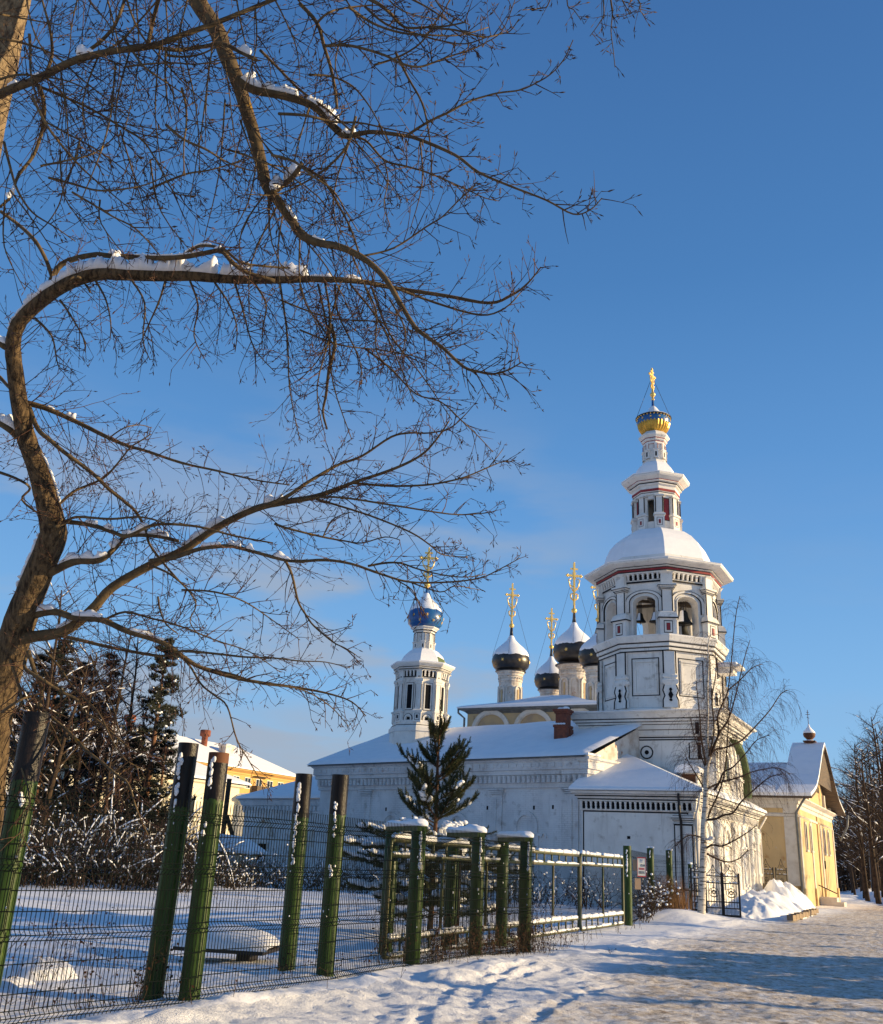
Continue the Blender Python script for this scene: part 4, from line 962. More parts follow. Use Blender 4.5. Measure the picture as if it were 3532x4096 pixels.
for (x, y, r, zd0, zd1, zb, zt, sn_, cz1, cw, drr) in ((-23.2, 33, 1.64, 13.2, 17.0, 17.1, 21.0, 18.35, 24.9, 1.1, .98), (-15.3, 33, 1.64, 13.2, 17.0, 17.1, 21.0, 18.35, 24.9, 1.1, .98),
      (-19.25, 38, 1.9, 14, 18.3, 18.6, 23.2, 20.1, 27.9, 1.35, 1.25), (-23.4, 43, 1.6, 13.2, 17.1, 17.2, 21.2, 18.5, 25.1, 1.1, .95), (-15.3, 43, 1.6, 13.2, 17.1, 17.2, 21.2, 18.5, 25.1, 1.1, .95)):
    b = MB()
    b.lathe([(drr*1.02, zd0), (drr*1.02, zd0+.3), (drr, zd0+.35), (drr, zd1-.9), (drr*1.06, zd1-.85), (drr*1.06, zd1-.7), (drr, zd1-.68), (drr, zd1-.45), (drr*1.1, zd1-.4), (drr*1.1, zd1-.2), (drr*1.2, zd1-.15), (drr*1.22, zd1)], 24, (0, 0), 0, False)
    na = 8
    for k in range(na):
        a = 2*pi*(k+.5)/na; nv = Vector((cos(a), sin(a), 0)); u = Vector((-sin(a), cos(a), 0)); p = nv*(drr*cos(pi/24))
        arch_trim(b, p, u, nv, 0, zd1-1.6, drr*.27, drr*.37, zd0, .09, 1, n=8, pr=-.05)
        if k % 2: wbox(b, p, u, nv, -.09, .09, zd0+.5, zd1-1.6, -.02, .05, 2)
    for k in range(28):
        a = 2*pi*k/28; b.obox((drr*1.02*cos(a), drr*1.02*sin(a), zd1-.58), (drr*1.1*cos(a), drr*1.1*sin(a), zd1-.58), .08, .14, 1)
    b.build('drum', [M['old'], M['band'], M['yellow2']], ca, (x, y, 0))
    b = MB(); b.lathe([(drr*1.15, zd1-.02), (drr*1.36, zd1+.02), (drr*1.36, zd1+.07), (drr*.9, zd1+.16)], 24); b.build('dome_skirt', M['blkdome'], ca, (x, y, 0))
    onion(ca, x, y, zb, zt, r, M['blkdome'], sn_, stars=7, starz=(.19,))
    ornate_cross(ca, x, y, zt-.3, cz1, cw, AZ+.15)
    wires(ca, x, y, sn_, r, zt+(cz1-zt)*.72, 4, .3)
# ------------------------------------------------------------------ yellow gate church at the right
yc = church_frame('yellow_church', 'yellow plastered church with white corner pilaster, flared gable roof under snow and tiny cupola', 'church')
b = MB(); yw = rect(-16, 1.42, 19.1, 35.3)
band(b, yw, 0, -.2, 5.95, 0)
mould(b, yw, [(0, 4.9), (.10, 4.92), (.10, 5.05), (.04, 5.07), (0, 5.12)], 1, False)
mould(b, yw, [(0, 5.38), (.06, 5.4), (.08, 5.6), (.16, 5.64), (.18, 5.8), (.30, 5.86), (.45, 5.95), (.45, 6.02), (0, 6.04)], 1)
p, u, nv, l = faces_of(yw)[0]
wbox(b, p, u, nv, l-.72, l+.02, 1.2, 4.9, 0, .08, 1); wbox(b, p, u, nv, l-.76, l+.06, 1.12, 1.22, 0, .13, 1); wbox(b, p, u, nv, l-.74, l+.02, 5.1, 5.4, 0, .09, 1)
wbox(b, p, u, nv, 0, l, -.2, .9, 0, .06, 0)
p, u, nv, l = faces_of(yw)[1]
def Y(v): return v-19.1
for x0, x1 in ((.05, .35), (4.55, 4.85), (9.0, 9.35), (15.6, 15.95)):
    wbox(b, p, u, nv, x0, x1, 0, 4.9, 0, .16, 1); wbox(b, p, u, nv, x0-.08, x1+.08, 0, 1.0, 0, .22, 0)
wbox(b, p, u, nv, 5.0, 8.9, 0, 5.8, 0, .02, 0)
# recessed tall porch: proud side bays so that the middle reads as a deep shaded niche
for x0, x1 in ((.0, 4.7), (8.2, 16.2)): wbox(b, p, u, nv, x0, x1, -.2, 5.38, -.2, .10, 0)
for x in (2.1, 4.1, 10.5, 12.6):
    wbox(b, p, u, nv, x, x+.5, 3.2, 4.45, .10, .13, 2); arch_trim(b, p, u, nv, x+.25, 4.4, 0.0, .25, 4.35, .13, 2, n=8)
    arch_trim(b, p, u, nv, x+.25, 4.4, .27, .38, 3.1, .17, 1, n=8); wbox(b, p, u, nv, x-.15, x+.65, 3.05, 3.15, .1, .22, 1)
    wbox(b, p, u, nv, x+.23, x+.27, 3.2, 4.5, .13, .15, 3); wbox(b, p, u, nv, x, x+.5, 3.75, 3.79, .13, .15, 3)
wbox(b, p, u, nv, 9.9, 10.3, 2.2, 2.7, .1, .15, 2)
b.build('wall', [M['yellow'], M['band'], M['dark'], M['brownwood']], yc)
# pediment face above the eaves (sunlit) and boarded upper gable
b = MB(); X = 1.46; Bm = 27.2
curve = [(18.6, 6.05), (20.0, 6.35), (21.5, 6.75), (23.0, 7.5), (24.5, 8.45), (26.0, 9.4), (27.2, 9.95)]
curve2 = curve+[(2*Bm-y, z) for y, z in curve[-2::-1]]
b.add([(X, y, z-.25) for y, z in curve2 if 19.2 < y < 35.3]+[(X, 35.3, 5.9), (X, 19.2, 5.9)], [tuple(range(len([1 for y, z in curve2 if 19.2 < y < 35.3])+2))], 0)
for y in (20.3, 23.4, 31.0, 33.9): b.box(X, X+.16, y, y+.4, 5.9, 7.0 if y in (23.4, 31.0) else 6.35, 1)
b.build('pediment', [M['yellow'], M['band']], yc)
b = MB()
b.add([(X+.75, y, z-.1) for y, z in curve2 if 24.0 < y < 30.5]+[(X+.75, 30.3, 7.2), (X+.75, 24.1, 7.2)], [tuple(range(len([1 for y, z in curve2 if 24.0 < y < 30.5])+2))], 0)
b.build('boarded_gable', M['wood'], yc)
for nm_, mt_, dz0, dz1, ex in (('roof', M['wood'], -.12, 0.0, 0.0), ('snow', M['snow'], 0.01, .20, -.03)):
    b = MB(); rings = []
    xr = X+.95+ex
    for y, z in curve2:
        rings.append([(.35, y, z+dz0), (xr, y, z+dz0), (xr, y, z+dz1), (.35, y, z+dz1)])
    b.loft(rings, 0, False, True, True)
    low = [(18.55, 6.06), (20.0, 6.34), (21.5, 6.72), (24.5, 7.9), (27.2, 8.65), (30, 7.9), (33, 6.7), (35.9, 6.06)]
    rings = [[(-16.5, y, z+dz0-.01), (.345, y, z+dz0-.01), (.345, y, z+dz1-.01), (-16.5, y, z+dz1-.01)] for y, z in low]
    b.loft(rings, 0, False, True, True)
    o = b.build(nm_, mt_, yc)
b = MB()
b.tube([(X+.6, 18.7, 6.0), (X+.35, 18.8, 5.7), (X-.05, 18.98, 5.1), (X+.0, 18.98, 0.3)], .07, 8); b.build('downpipe', M['tin'], yc); b = MB()
b.tube([(X+1.1, 35.9, 6.0), (X+1.0, 35.9, 5.2), (X+.5, 35.4, 4.2)], .07, 8); b.build('downpipe', M['tin'], yc)
b = MB(); mould(b, rect(1.46-.17, 1.46+.17, Bm-.17, Bm+.17), [(0, 10.8), (0, 11.15), (.22, 11.25), (.22, 11.32)], 0)
b.lathe([(.12, 11.3), (.2, 11.45), (.36, 11.6), (.40, 11.75), (.38, 11.85)], 16, (1.46, Bm)); 
b.tube([(1.46, Bm, 12.0), (1.46, Bm, 12.4)], [.06, .03], 6)
b.obox((1.46, Bm, 12.3), (1.46, Bm, 13.4), .035, .035); b.obox((1.32, Bm, 13.1), (1.60, Bm, 13.1), .03, .03); b.obox((1.38, Bm, 13.24), (1.54, Bm, 13.24), .03, .03); b.obox((1.38, Bm, 12.92), (1.54, Bm, 12.84), .03, .03)
cu_ = b.build('cupola', M['brownwood'], yc); cu_.location.z = -1.08
b = MB(); b.lathe([(.40, 11.83), (.36, 11.95), (.22, 12.1), (.1, 12.25), (.03, 12.45)], 16, (1.46, Bm)); b.lathe([(.34, 11.31), (.3, 11.36), (.14, 11.42)], 12, (1.46, Bm)); b.build('snow', M['snowfine'], yc).location.z = -1.08
b = MB(); b.box(X, X+1.0, 26.0, 27.2, 0, .5, 0); b.box(X+1.0, X+1.4, 26.0, 27.2, 0, .25, 0); b.build('steps', M['band'], yc)
b = MB(); b.obox((X+.1, 25.0, 1.2), (X+1.1, 25.4, .75), .06, .06); b.build('handrail', M['iron'], yc)
# ------------------------------------------------------------------ pipe posts
def lumps(mb, p0, p1, n, r0, r1, rng, jit=0.02, sq=.8):
    p0 = Vector(p0); p1 = Vector(p1)
    for i in range(n):
        q = p0.lerp(p1, (i+rng.random()*.8)/n)+Vector((rng.uniform(-jit, jit), rng.uniform(-jit, jit), rng.uniform(-jit, jit)))
        mb.blob(q, rng.uniform(r0, r1), sq=sq, n=6, k=4, rng=rng)
def pipe(x, y, h, r, label, split=None, rust=False, lean=(0, 0), snow=((0.5, 0.9),), seed=1, group='green pipe posts of the fence', snowang=-1.9, capsnow=False):
    rg = random.Random(seed); z0 = gh(x, y)
    t = thing('pipe_post', label, 'post', (x, y, 0), rg.uniform(-.3, .3)*0, group)
    lx, ly = lean
    P = lambda z: (lx*z/h, ly*z/h, z)
    b = MB(); top = split or h
    b.tube([P(-.3), P(.4), P(.8), P(1.2), P(1.6), P(top)], r, 28, 0, True, False)
    if not split: b.add([(r*.98*cos(2*pi*k/28)+lx, r*.98*sin(2*pi*k/28)+ly, h-.01) for k in range(28)], [tuple(range(28))], 1)
    b.build('pipe', [M['green'], M['iron']], t)
    if split:
        b = MB(); b.tube([P(split-.002), P(h)], r*1.015, 28, 0, True, False)
        # ragged lower edge of the coating
        ring0 = [(lx*split/h+r*1.017*cos(2*pi*k/56), ly*split/h+r*1.017*sin(2*pi*k/56), split+.01) for k in range(56)]
        ring1 = [(q[0], q[1], split-.02-.07*max(0, nz1(k*.35, seed, 1.0))-.02*rg.random()) for k, q in enumerate(ring0)]
        b.loft([ring1, ring0], 0)
        b.add([(r*.9*cos(2*pi*k/28)+lx, r*.9*sin(2*pi*k/28)+ly, h-.04) for k in range(28)], [tuple(range(28))], 0)
        b.build('coated_sleeve', M['bitumen'], t)
        if rust:
            b = MB(); b.tube([P(h-.11), P(h+.005)], r*1.02, 28, 0, True, False); b.build('rusty_ring', M['brownwood'], t)
    s_ = MB()
    ca, sa = cos(snowang), sin(snowang)
    for f0, f1 in snow:
        z = f0*h
        while z < f1*h:
            k = z/h; rr = rg.uniform(.010, .030)
            s_.blob((lx*k+r*ca+rg.uniform(-.015, .015), ly*k+r*sa, z), rr, sq=1.5, n=6, k=4, rng=rg); z += rr*rg.choice((1.0, 1.2, 1.6, 3.5))
    for q in range(4):
        a = snowang+rg.uniform(-.5, .5); z = rg.uniform(.5, h*.8); s_.blob((r*cos(a), r*sin(a), z), rg.uniform(.006, .014), sq=1.3, n=5, k=3, rng=rg)
    if capsnow:
        for q in range(7): s_.blob((lx+rg.uniform(-r, r)*.7, ly+rg.uniform(-r, r)*.7, h+.02), rg.uniform(.05, .08), sq=.6, rng=rg)
    if s_.v: s_.build('snow', M['snowfine'], t)
    return t
pipe(-3.74, 9.30, 2.72, .118, 'leftmost pipe post, black above and green below, beside the rough tree trunk', 2.13, seed=3, snow=((.70, .72),), snowang=-1.2)
pipe(-2.87, 11.64, 2.74, .115, 'leaning pipe post left of the rusty-topped one, mostly dark with a snow streak', 2.05, lean=(.03, 0), seed=4, snow=((.72, .95),))
pipe(-2.44, 11.50, 2.63, .115, 'pipe post with a rusty brown ring at its black top', 2.15, rust=True, seed=5, snow=((.85, 1.0), (.66, .7)))
pipe(-1.74, 13.97, 2.63, .115, 'pipe post with a long snow stripe down its black top', 2.08, seed=6, snow=((.55, .94),))
pipe(-1.20, 13.67, 2.62, .115, 'shiny-topped pipe post just left of the little pine', 2.13, seed=7, snow=((.70, .86), (.5, .55)), snowang=-1.8)
# ------------------------------------------------------------------ support frames of the sliding gate
def portal(x, y, dx, dy, label, seed):
    rg = random.Random(seed)
    t = thing('gate_support', label, 'gate support', (x, y, 0), 0, 'green pipe supports of the sliding gate')
    for (ox, oy) in ((0, 0), (dx, dy)):
        b = MB(); b.tube([(ox, oy, -.3), (ox, oy, .6), (ox, oy, 1.3), (ox, oy, 2.0)], .118, 26, 0, True, True); o = b.build('post', M['green'], t)
        s_ = MB()
        for q in range(5):
            a = -1.35+rg.uniform(-.25, .25); z = rg.uniform(.5, 1.95); s_.blob((ox+.118*cos(a), oy+.118*sin(a), z), rg.uniform(.008, .02), sq=1.4, n=5, k=3, rng=rg)
        z = 1.98
        while z > 1.45 and (ox, oy) == (0, 0):
            s_.blob((.118*cos(-1.3)+rg.uniform(-.012, .012), .118*sin(-1.3), z), rg.uniform(.015, .032), sq=1.4, n=6, k=4, rng=rg); z -= rg.uniform(.02, .06)
        s_.build('snow', M['snowfine'], o)
    d = Vector((dx, dy, 0)).normalized()*.16
    b = MB(); b.obox(Vector((0, 0, 2.045))-d*.85, Vector((dx, dy, 2.045))+d*.85, .16, .09)
    bm_ = b.build('beam', M['green'], t)
    s_ = MB(); rings = []
    for i in range(15):
        k = i/14; c = Vector((0, 0, 2.088))-d*.95+(Vector((dx, dy, 0))+d*1.9)*k
        u = Vector((-dy, dx, 0)).normalized(); hgt = (.10+.07*nz1(k*5, seed*1.7, 1))*(1 if 0 < i < 14 else .3); w_ = (.125+.03*nz1(k*6, seed, 2))*(1 if 0 < i < 14 else .7)
        rings.append([c-u*w_-Vector((0, 0, .01)), c-u*w_*1.08+Vector((0, 0, hgt*.55)), c-u*w_*.6+Vector((0, 0, hgt)), c+u*w_*.6+Vector((0, 0, hgt)), c+u*w_*1.08+Vector((0, 0, hgt*.55)), c+u*w_-Vector((0, 0, .01))])
    s_.loft(rings, 0, True, True, True); s_.build('snow', M['snowfine'], bm_)
portal(-.10, 16.15, -.46, 1.15, 'nearest gate support with a thick snow cap across its two posts', 11)
portal(.96, 18.15, -.42, 1.15, 'middle gate support, its lit post beside the second gap of the gate', 12)
portal(1.99, 19.9, -.36, 1.15, 'farthest gate support, where the mesh panels end', 13)
for (x, y, h, r, lab, sd, kw) in ((6.17, 30.9, 2.24, .125, 'tall gate post carrying the warning notice', 21, dict(snow=((.62, .95),), snowang=-1.9)),
        (8.32, 37.4, 2.2, .125, 'dark pipe post between the notice post and the birch, snow hanging at its top', 22, dict(capsnow=True, snow=((.86, .97),))),
        (9.68, 40.2, 2.2, .125, 'pipe post with brown dry grass at its foot', 23, dict(capsnow=True, snow=((.9, .98),))),
        (10.62, 40.7, 1.75, .07, 'thin low post close to the left iron gate leaf', 24, dict(capsnow=True))):
    pipe(x, y, h+gh(x, y)*.6, r, lab, seed=sd, **kw)
# ------------------------------------------------------------------ wire mesh panels with V folds
def panel(p, q, label, ztop=2.07, nsp=.05, bulge=.045, r=.0046, z0=.02, group='welded mesh panels along the road', hstep=4):
    p = Vector((*p, 0)); q = Vector((*q, 0)); L_ = (q-p).length; u = (q-p)/L_; nv = Vector((u.y, -u.x, 0))
    t = thing('fence_panel', label, 'fence panel', p, 0, group)
    folds = [.12, .78, 1.36, 1.90]
    zs = [(z0, 0)]
    for f in folds: zs += [(f-.05, 0), (f, bulge), (f+.05, 0)]
    zs += [(ztop, 0)]
    b = MB(); n = int(L_/nsp)
    for i in range(n+1):
        b.tube([u*(i*nsp)+nv*d+Vector((0, 0, z)) for z, d in zs], r, 3, 0, False, False)
    b.build('vertical_wires', M['wire'], t)
    b = MB()
    hz_ = [(z, d) for z, d in zs[1:-1]]+[(.30, 0), (.54, 0), (.98, 0), (1.16, 0), (1.54, 0), (1.72, 0)]
    for z, d in hz_:
        k = max(2, int(L_/.8)); b.tube([u*(L_*i/k)+nv*(d+r*1.2)+Vector((0, 0, z+.01*sin(i*1.3+z*3))) for i in range(k+1)], r*1.15, 3, 0, False, False)
    b.build('horizontal_wires', M['wire'], t)
    return t
Q = [(-5.05, 6.9), (-3.64, 9.22), (-2.34, 11.36), (-1.08, 13.53), (.03, 15.98), (1.09, 18.0), (2.14, 19.8)]
LBL = ['mesh panel at the very left, passing in front of the leftmost post', 'mesh panel between the leftmost post and the rusty-topped post', 'mesh panel between the rusty-topped post and the post beside the pine',
       'mesh panel in front of the low pine boughs', 'mesh panel between the first and the second gate support', 'mesh panel ending at the farthest gate support']
for a_, b_, lb, r_ in zip(Q, Q[1:], LBL, (.0046, .0046, .005, .0058, .0066, .0068)): panel(a_, b_, lb, r=r_)
FQ = [(6.25, 31.1), (8.3, 37.5), (9.66, 40.3), (10.6, 40.8)]
for a_, b_, lb in zip(FQ, FQ[1:], ['mesh panel behind the notice, full of brown weeds', 'mesh panel between the two snow-capped posts before the porch', 'short mesh panel beside the left iron gate leaf']):
    panel(a_, b_, lb, ztop=2.15, nsp=.12, bulge=.05, r=.0048, group='mesh panels in front of the porch wall')
# ------------------------------------------------------------------ sliding gate
G0 = Vector((-.56, 16.5, 0)); G1 = Vector((5.98, 30.55, 0)); GL = (G1-G0).length; gu = (G1-G0)/GL; gn = Vector((gu.y, -gu.x, 0))
gt = thing('sliding_gate', 'long green tube gate with double rails, wire infill and snow lying on every rail', 'gate', G0, 0)
def gp(x, z, d=0): return gu*x+gn*d+Vector((0, 0, z))
def gframe(x0, x1, zt, zb, rr, name='frame'):
    b = MB(); c = .14
    path = [gp(x0+c, zt), gp(x0+c*.3, zt-c*.1), gp(x0, zt-c), gp(x0, zb+c), gp(x0+c*.3, zb+c*.1), gp(x0+c, zb), gp(x1-c, zb), gp(x1-c*.3, zb+c*.1), gp(x1, zb+c), gp(x1, zt-c), gp(x1-c*.3, zt-c*.1), gp(x1-c, zt), gp(x0+c, zt)]
    b.tube(path, rr, 8)
    b.tube([gp(x0, zt-.24), gp(x1, zt-.24)], rr*.95, 8); b.tube([gp(x0, zb+.25), gp(x1, zb+.25)], rr*.85, 8)
    n = max(2, int((x1-x0)/.55))
    for i in range(1, n):
        x = x0+(x1-x0)*i/n
        b.tube([gp(x, zt), gp(x, zt-.24)], rr*.5, 5); b.tube([gp(x, zb), gp(x, zb+.25)], rr*.5, 5)
    m_ = max(1, round((x1-x0)/2.0))
    for i in range(1, m_): x = x0+(x1-x0)*i/m_; b.tube([gp(x, zt-.24), gp(x, zb+.25)], rr*.65, 6)
    b.build(name, M['gframe'], gt)
    w_ = MB(); n = int((x1-x0)/.09)
    for i in range(1, n): w_.tube([gp(x0+(x1-x0)*i/n, zt-.26), gp(x0+(x1-x0)*i/n, zb+.27)], .0055, 3, 0, False, False)
    for z in (.6, .95, 1.3): w_.tube([gp(x0, z), gp(x1, z)], .004, 3, 0, False, False)
    w_.build('wire_infill', M['wire'], gt)
    s_ = MB(); rg = random.Random(int(x0*10)+5)
    for zr_, r0, th in ((zt, rr, .085), (zt-.24, rr*.9, .05), (zb+.25, rr*.85, .085), (zb, rr*.8, .05)):
        x = x0+.1
        while x < x1-.1:
            ln = rg.uniform(.25, 1.1); xe = min(x+ln, x1-.08); rings = []
            k_ = max(3, int((xe-x)/.07)); tt = th*rg.uniform(.7, 1.2)
            for i in range(k_+1):
                xx = x+(xe-x)*i/k_; e = 1 if 0 < i < k_ else .3
                hh = (tt+.03*nz1(xx*4, zr_, 1, 3))*e; ww = (r0*1.15+.008)*(1 if e == 1 else .6)
                rings.append([gp(xx, zr_+r0*.45, -ww), gp(xx, zr_+r0*.5+hh*.7, -ww*1.05), gp(xx, zr_+r0*.5+hh, 0), gp(xx, zr_+r0*.5+hh*.7, ww*1.05), gp(xx, zr_+r0*.45, ww)])
            s_ = MB(); s_.loft(rings, 0, True, True, True); s_.build('rail_snow', M['snowfine'], gt); x = xe+rg.choice((.02, .03, .12, .3))
sp = GL*.70
gframe(0, sp-.05, 1.86, .10, .044); gframe(sp+.05, GL-.12, 1.88, .08, .042, 'leaf_frame')
for x in (1.15, 3.2, 5.4):
    b = MB(); b.tube([gp(x, -.1, -.12), gp(x, 1.78, -.12)], .035, 8); b.build('dark_upright', M['iron'], gt)
# notices on the gate post
def board(name, label, x, y, z, w_, h, colr, strokes, yaw=0.15, cat='sign'):
    t = thing(name, label, cat, (x, y, z), yaw)
    b = MB(); b.box(-w_/2, w_/2, 0, .012, 0, h, 0); b.build('plate', colr, t)
    if strokes:
        for nm, mt_, L_ in strokes:
            b = MB()
            for x0, x1, z0, z1 in L_: b.box(-w_/2+x0*w_, -w_/2+x1*w_, -.004, -.001, z0*h, z1*h)
            b.build(nm, mt_, t)
    return t
M['signwhite'] = mat('sign_plate', (.80, .76, .66), .6); M['signred'] = mat('sign_red', (.55, .04, .04), .6); M['signblue'] = mat('sign_blue', (.12, .25, .45), .6); M['ply'] = mat('plywood', (.42, .28, .18), .8, col2=(.36, .25, .18), scale=8)
rows_r = [(0, 1, .95, 1), (0, 1, .0, .05), (0, .04, .05, .95), (.96, 1, .05, .95)]
rows_r += [(.2+i*.13, .29+i*.13, .36, .46) for i in range(5)]
dark_ = [(.40+i*.14, .44+i*.14, .52, .64) for i in range(4)]+[(.40, .56, .62, .64), (.68, .84, .57, .59)]+[(.2+i*.11, .24+i*.11, .20, .29) for i in range(6)]+[(.16, .84, .16, .18), (.25, .45, .24, .26)]
blue_ = [(.34, .62, .82, .86), (.34, .62, .74, .78), (.36, .42, .86, .9), (.54, .6, .86, .9)]
board('warning_notice', 'white notice with a red border and red and black lettering by the gate post', 6.62, 31.0, 1.38, .27, .56, M['signwhite'], [('red_lettering', M['signred'], rows_r), ('black_lettering', M['black'], dark_), ('blue_lettering', M['signblue'], blue_)], .1)
board('plywood_board', 'narrow bare plywood board left of the white notice', 6.42, 31.02, 1.55, .12, .32, M['ply'], None)
board('plywood_board', 'square bare plywood board below the white notice', 6.50, 31.02, 1.02, .19, .32, M['ply'], None)
# ------------------------------------------------------------------ wrought iron gates
def iron_leaf(parent, x0, w_, h, peak):
    b = MB()
    for x in (x0, x0+w_): b.box(x-.03, x+.03, -.03, .03, 0, h+.05)
    for z in (.10, .34, .55, h-.32, h-.08): b.box(x0, x0+w_, -.018, .018, z-.02, z+.02)
    n = max(4, int(w_/.085))
    for i in range(1, n): x = x0+w_*i/n; b.box(x-.009, x+.009, -.009, .009, .34, h-.32)
    for i in range(n*2): x = x0+w_*(i+.5)/(n*2); b.box(x-.007, x+.007, -.007, .007, .12, .34)
    for i in range(n//2+1):
        x = x0+w_*(i+.5)/(n//2+1); b.tube([(x+.06*cos(a*pi/4), 0, h-.20+.07*sin(a*pi/4)) for a in range(9)], .009, 4)
    for sx in (-1, 1):   # scrolls
        c = x0+w_/2
        b.tube([(c+sx*(.04+.018*k)*cos(k*.8), 0, .85+(.04+.018*k)*sin(k*.8)) for k in range(10)], .012, 4)
        b.tube([(c+sx*(.03+.012*k)*cos(k*.8+1), 0, h-.62+(.03+.012*k)*sin(k*.8+1)) for k in range(10)], .012, 4)
        b.tube([(c+sx*w_*.5, 0, h-.05), (c+sx*w_*.3, 0, h+.04), (c+sx*w_*.12, 0, h+peak*.5), (c, 0, h+peak)], .014, 4)
        b.tube([(c+sx*(.02+.014*k)*cos(k*.8), 0, h+peak*.3+(.02+.010*k)*sin(k*.8)) for k in range(8)], .01, 4)
    b.box(x0, x0+w_, -.01, .01, .02, .12)
    o = b.build('leaf', M['iron'], parent)
    s_ = MB(); rg = random.Random(int(x0*100+w_*10)+3)
    for z in (h-.06, h-.30, .36, .12):
        for k in range(8):
            if rg.random() < .7: s_.blob((x0+w_*rg.random(), 0, z+.02), rg.uniform(.02, .045), sq=.7, n=6, k=4, rng=rg)
    s_.build('snow', M['snowfine'], o)
iz = .05
t = thing('iron_gate', 'open wrought iron gate with scrolls and snowy rails right of the birch trunk', 'gate', (10.55, 38.25, iz), radians(-6), 'wrought iron gates by the porch')
iron_leaf(t, 0, .58, 1.52, .32); iron_leaf(t, .63, .58, 1.52, .32)
b = MB(); b.box(.585, .625, -.03, .03, -.1, 1.95); b.build('centre_post', M['iron'], t)
t = thing('iron_gate', 'narrow iron gate leaf half hidden behind the birch trunk', 'gate', (10.02, 38.3, iz+.15), radians(3), 'wrought iron gates by the porch')
iron_leaf(t, 0, .42, 1.5, .2)
for (a0, b0, rz, lab, w2) in ((-.62, 17.6, 4, 'far iron gate leaf between the white porch and the yellow wall, left half', .75), (.42, 16.9, -35, 'far iron gate leaf standing folded against the yellow wall', .8)):
    t = thing('iron_gate', lab, 'gate', WL(a0, b0, .25), -AZ+radians(rz), 'iron gates before the yellow church')
    iron_leaf(t, 0, w2, 1.75, .5)
# ------------------------------------------------------------------ snow heaps and kerb
def heap(label, pts, seed, name='snow_pile'):
    """snow heap along a centre line [(x, y, halfwidth, height)...]"""
    P = [Vector((x, y, 0)) for x, y, w_, h in pts]; n = len(pts); rows = []; NU, NV = 110, 44
    c0 = P[0]
    for i in range(NU+1):
        k = i/NU*(n-1); a = min(int(k), n-2); f = k-a; f_ = f*f*(3-2*f)
        c = P[a].lerp(P[a+1], f); w_ = pts[a][2]+(pts[a+1][2]-pts[a][2])*f_; h = pts[a][3]+(pts[a+1][3]-pts[a][3])*f_
        d = (P[a+1]-P[a]).normalized(); u = Vector((d.y, -d.x, 0)); row = []
        e = sin(pi*i/NU)**.45 if 0 < i < NU else 0
        for j in range(NV+1):
            v = -1+2*j/NV; q = c+u*(w_*v)
            z = h*e*(max(0, 1-abs(v)**2.2))**.8*(1+.45*nz1(q.x, q.y, .9, seed)+.28*nz1(q.x, q.y, 2.3, seed))+.10*nz1(q.x, q.y, 4.2, seed)*(1-abs(v))+.05*nz1(q.x, q.y, 9, seed)*(1-abs(v))
            row.append(Vector((q.x-c0.x, q.y-c0.y, z-.06+gh(q.x, q.y)*.8)))
        rows.append(row)
    b = MB(); b.loft(rows, 0, True, closed=False)
    o = b.build(name, M['snow'], None, (c0.x, c0.y, 0)); tag(o, label, 'snow pile', 'heaps of cleared snow at the church wall'); return o
heap('long low snow heap against the sunny flank of the porch', [(12.0, 38.6, .8, .35), (12.9, 40.5, 1.3, .75), (14.2, 43.0, 1.6, .85), (15.7, 45.8, 1.5, .65), (17.6, 48.9, 1.1, .35)], 3)
heap('taller snow heap in front of the yellow corner', [(16.9, 51.0, .8, .7), (18.5, 53.2, 1.2, 1.35), (20.2, 56.2, 1.2, 1.0), (21.9, 59.8, .8, .5)], 9)
b = MB(); rg = random.Random(3)
for i in range(9):
    a = Vector((13.75, 38.6, .1)).lerp(Vector((18.7, 48.9, .1)), i/9); c = Vector((13.75, 38.6, .1)).lerp(Vector((18.7, 48.9, .1)), (i+.93)/9)
    b.obox(a+Vector((0, 0, .07+rg.uniform(-.02, .02))), c+Vector((0, 0, .02+rg.uniform(-.03, .03))), .22, .2)
tag(b.build('kerb', mat('kerb_stone', (.30, .22, .14), .9, col2=(.2, .15, .1), scale=4, bump=.4)), 'low row of brown kerb stones edging the snow heaps', 'kerb')
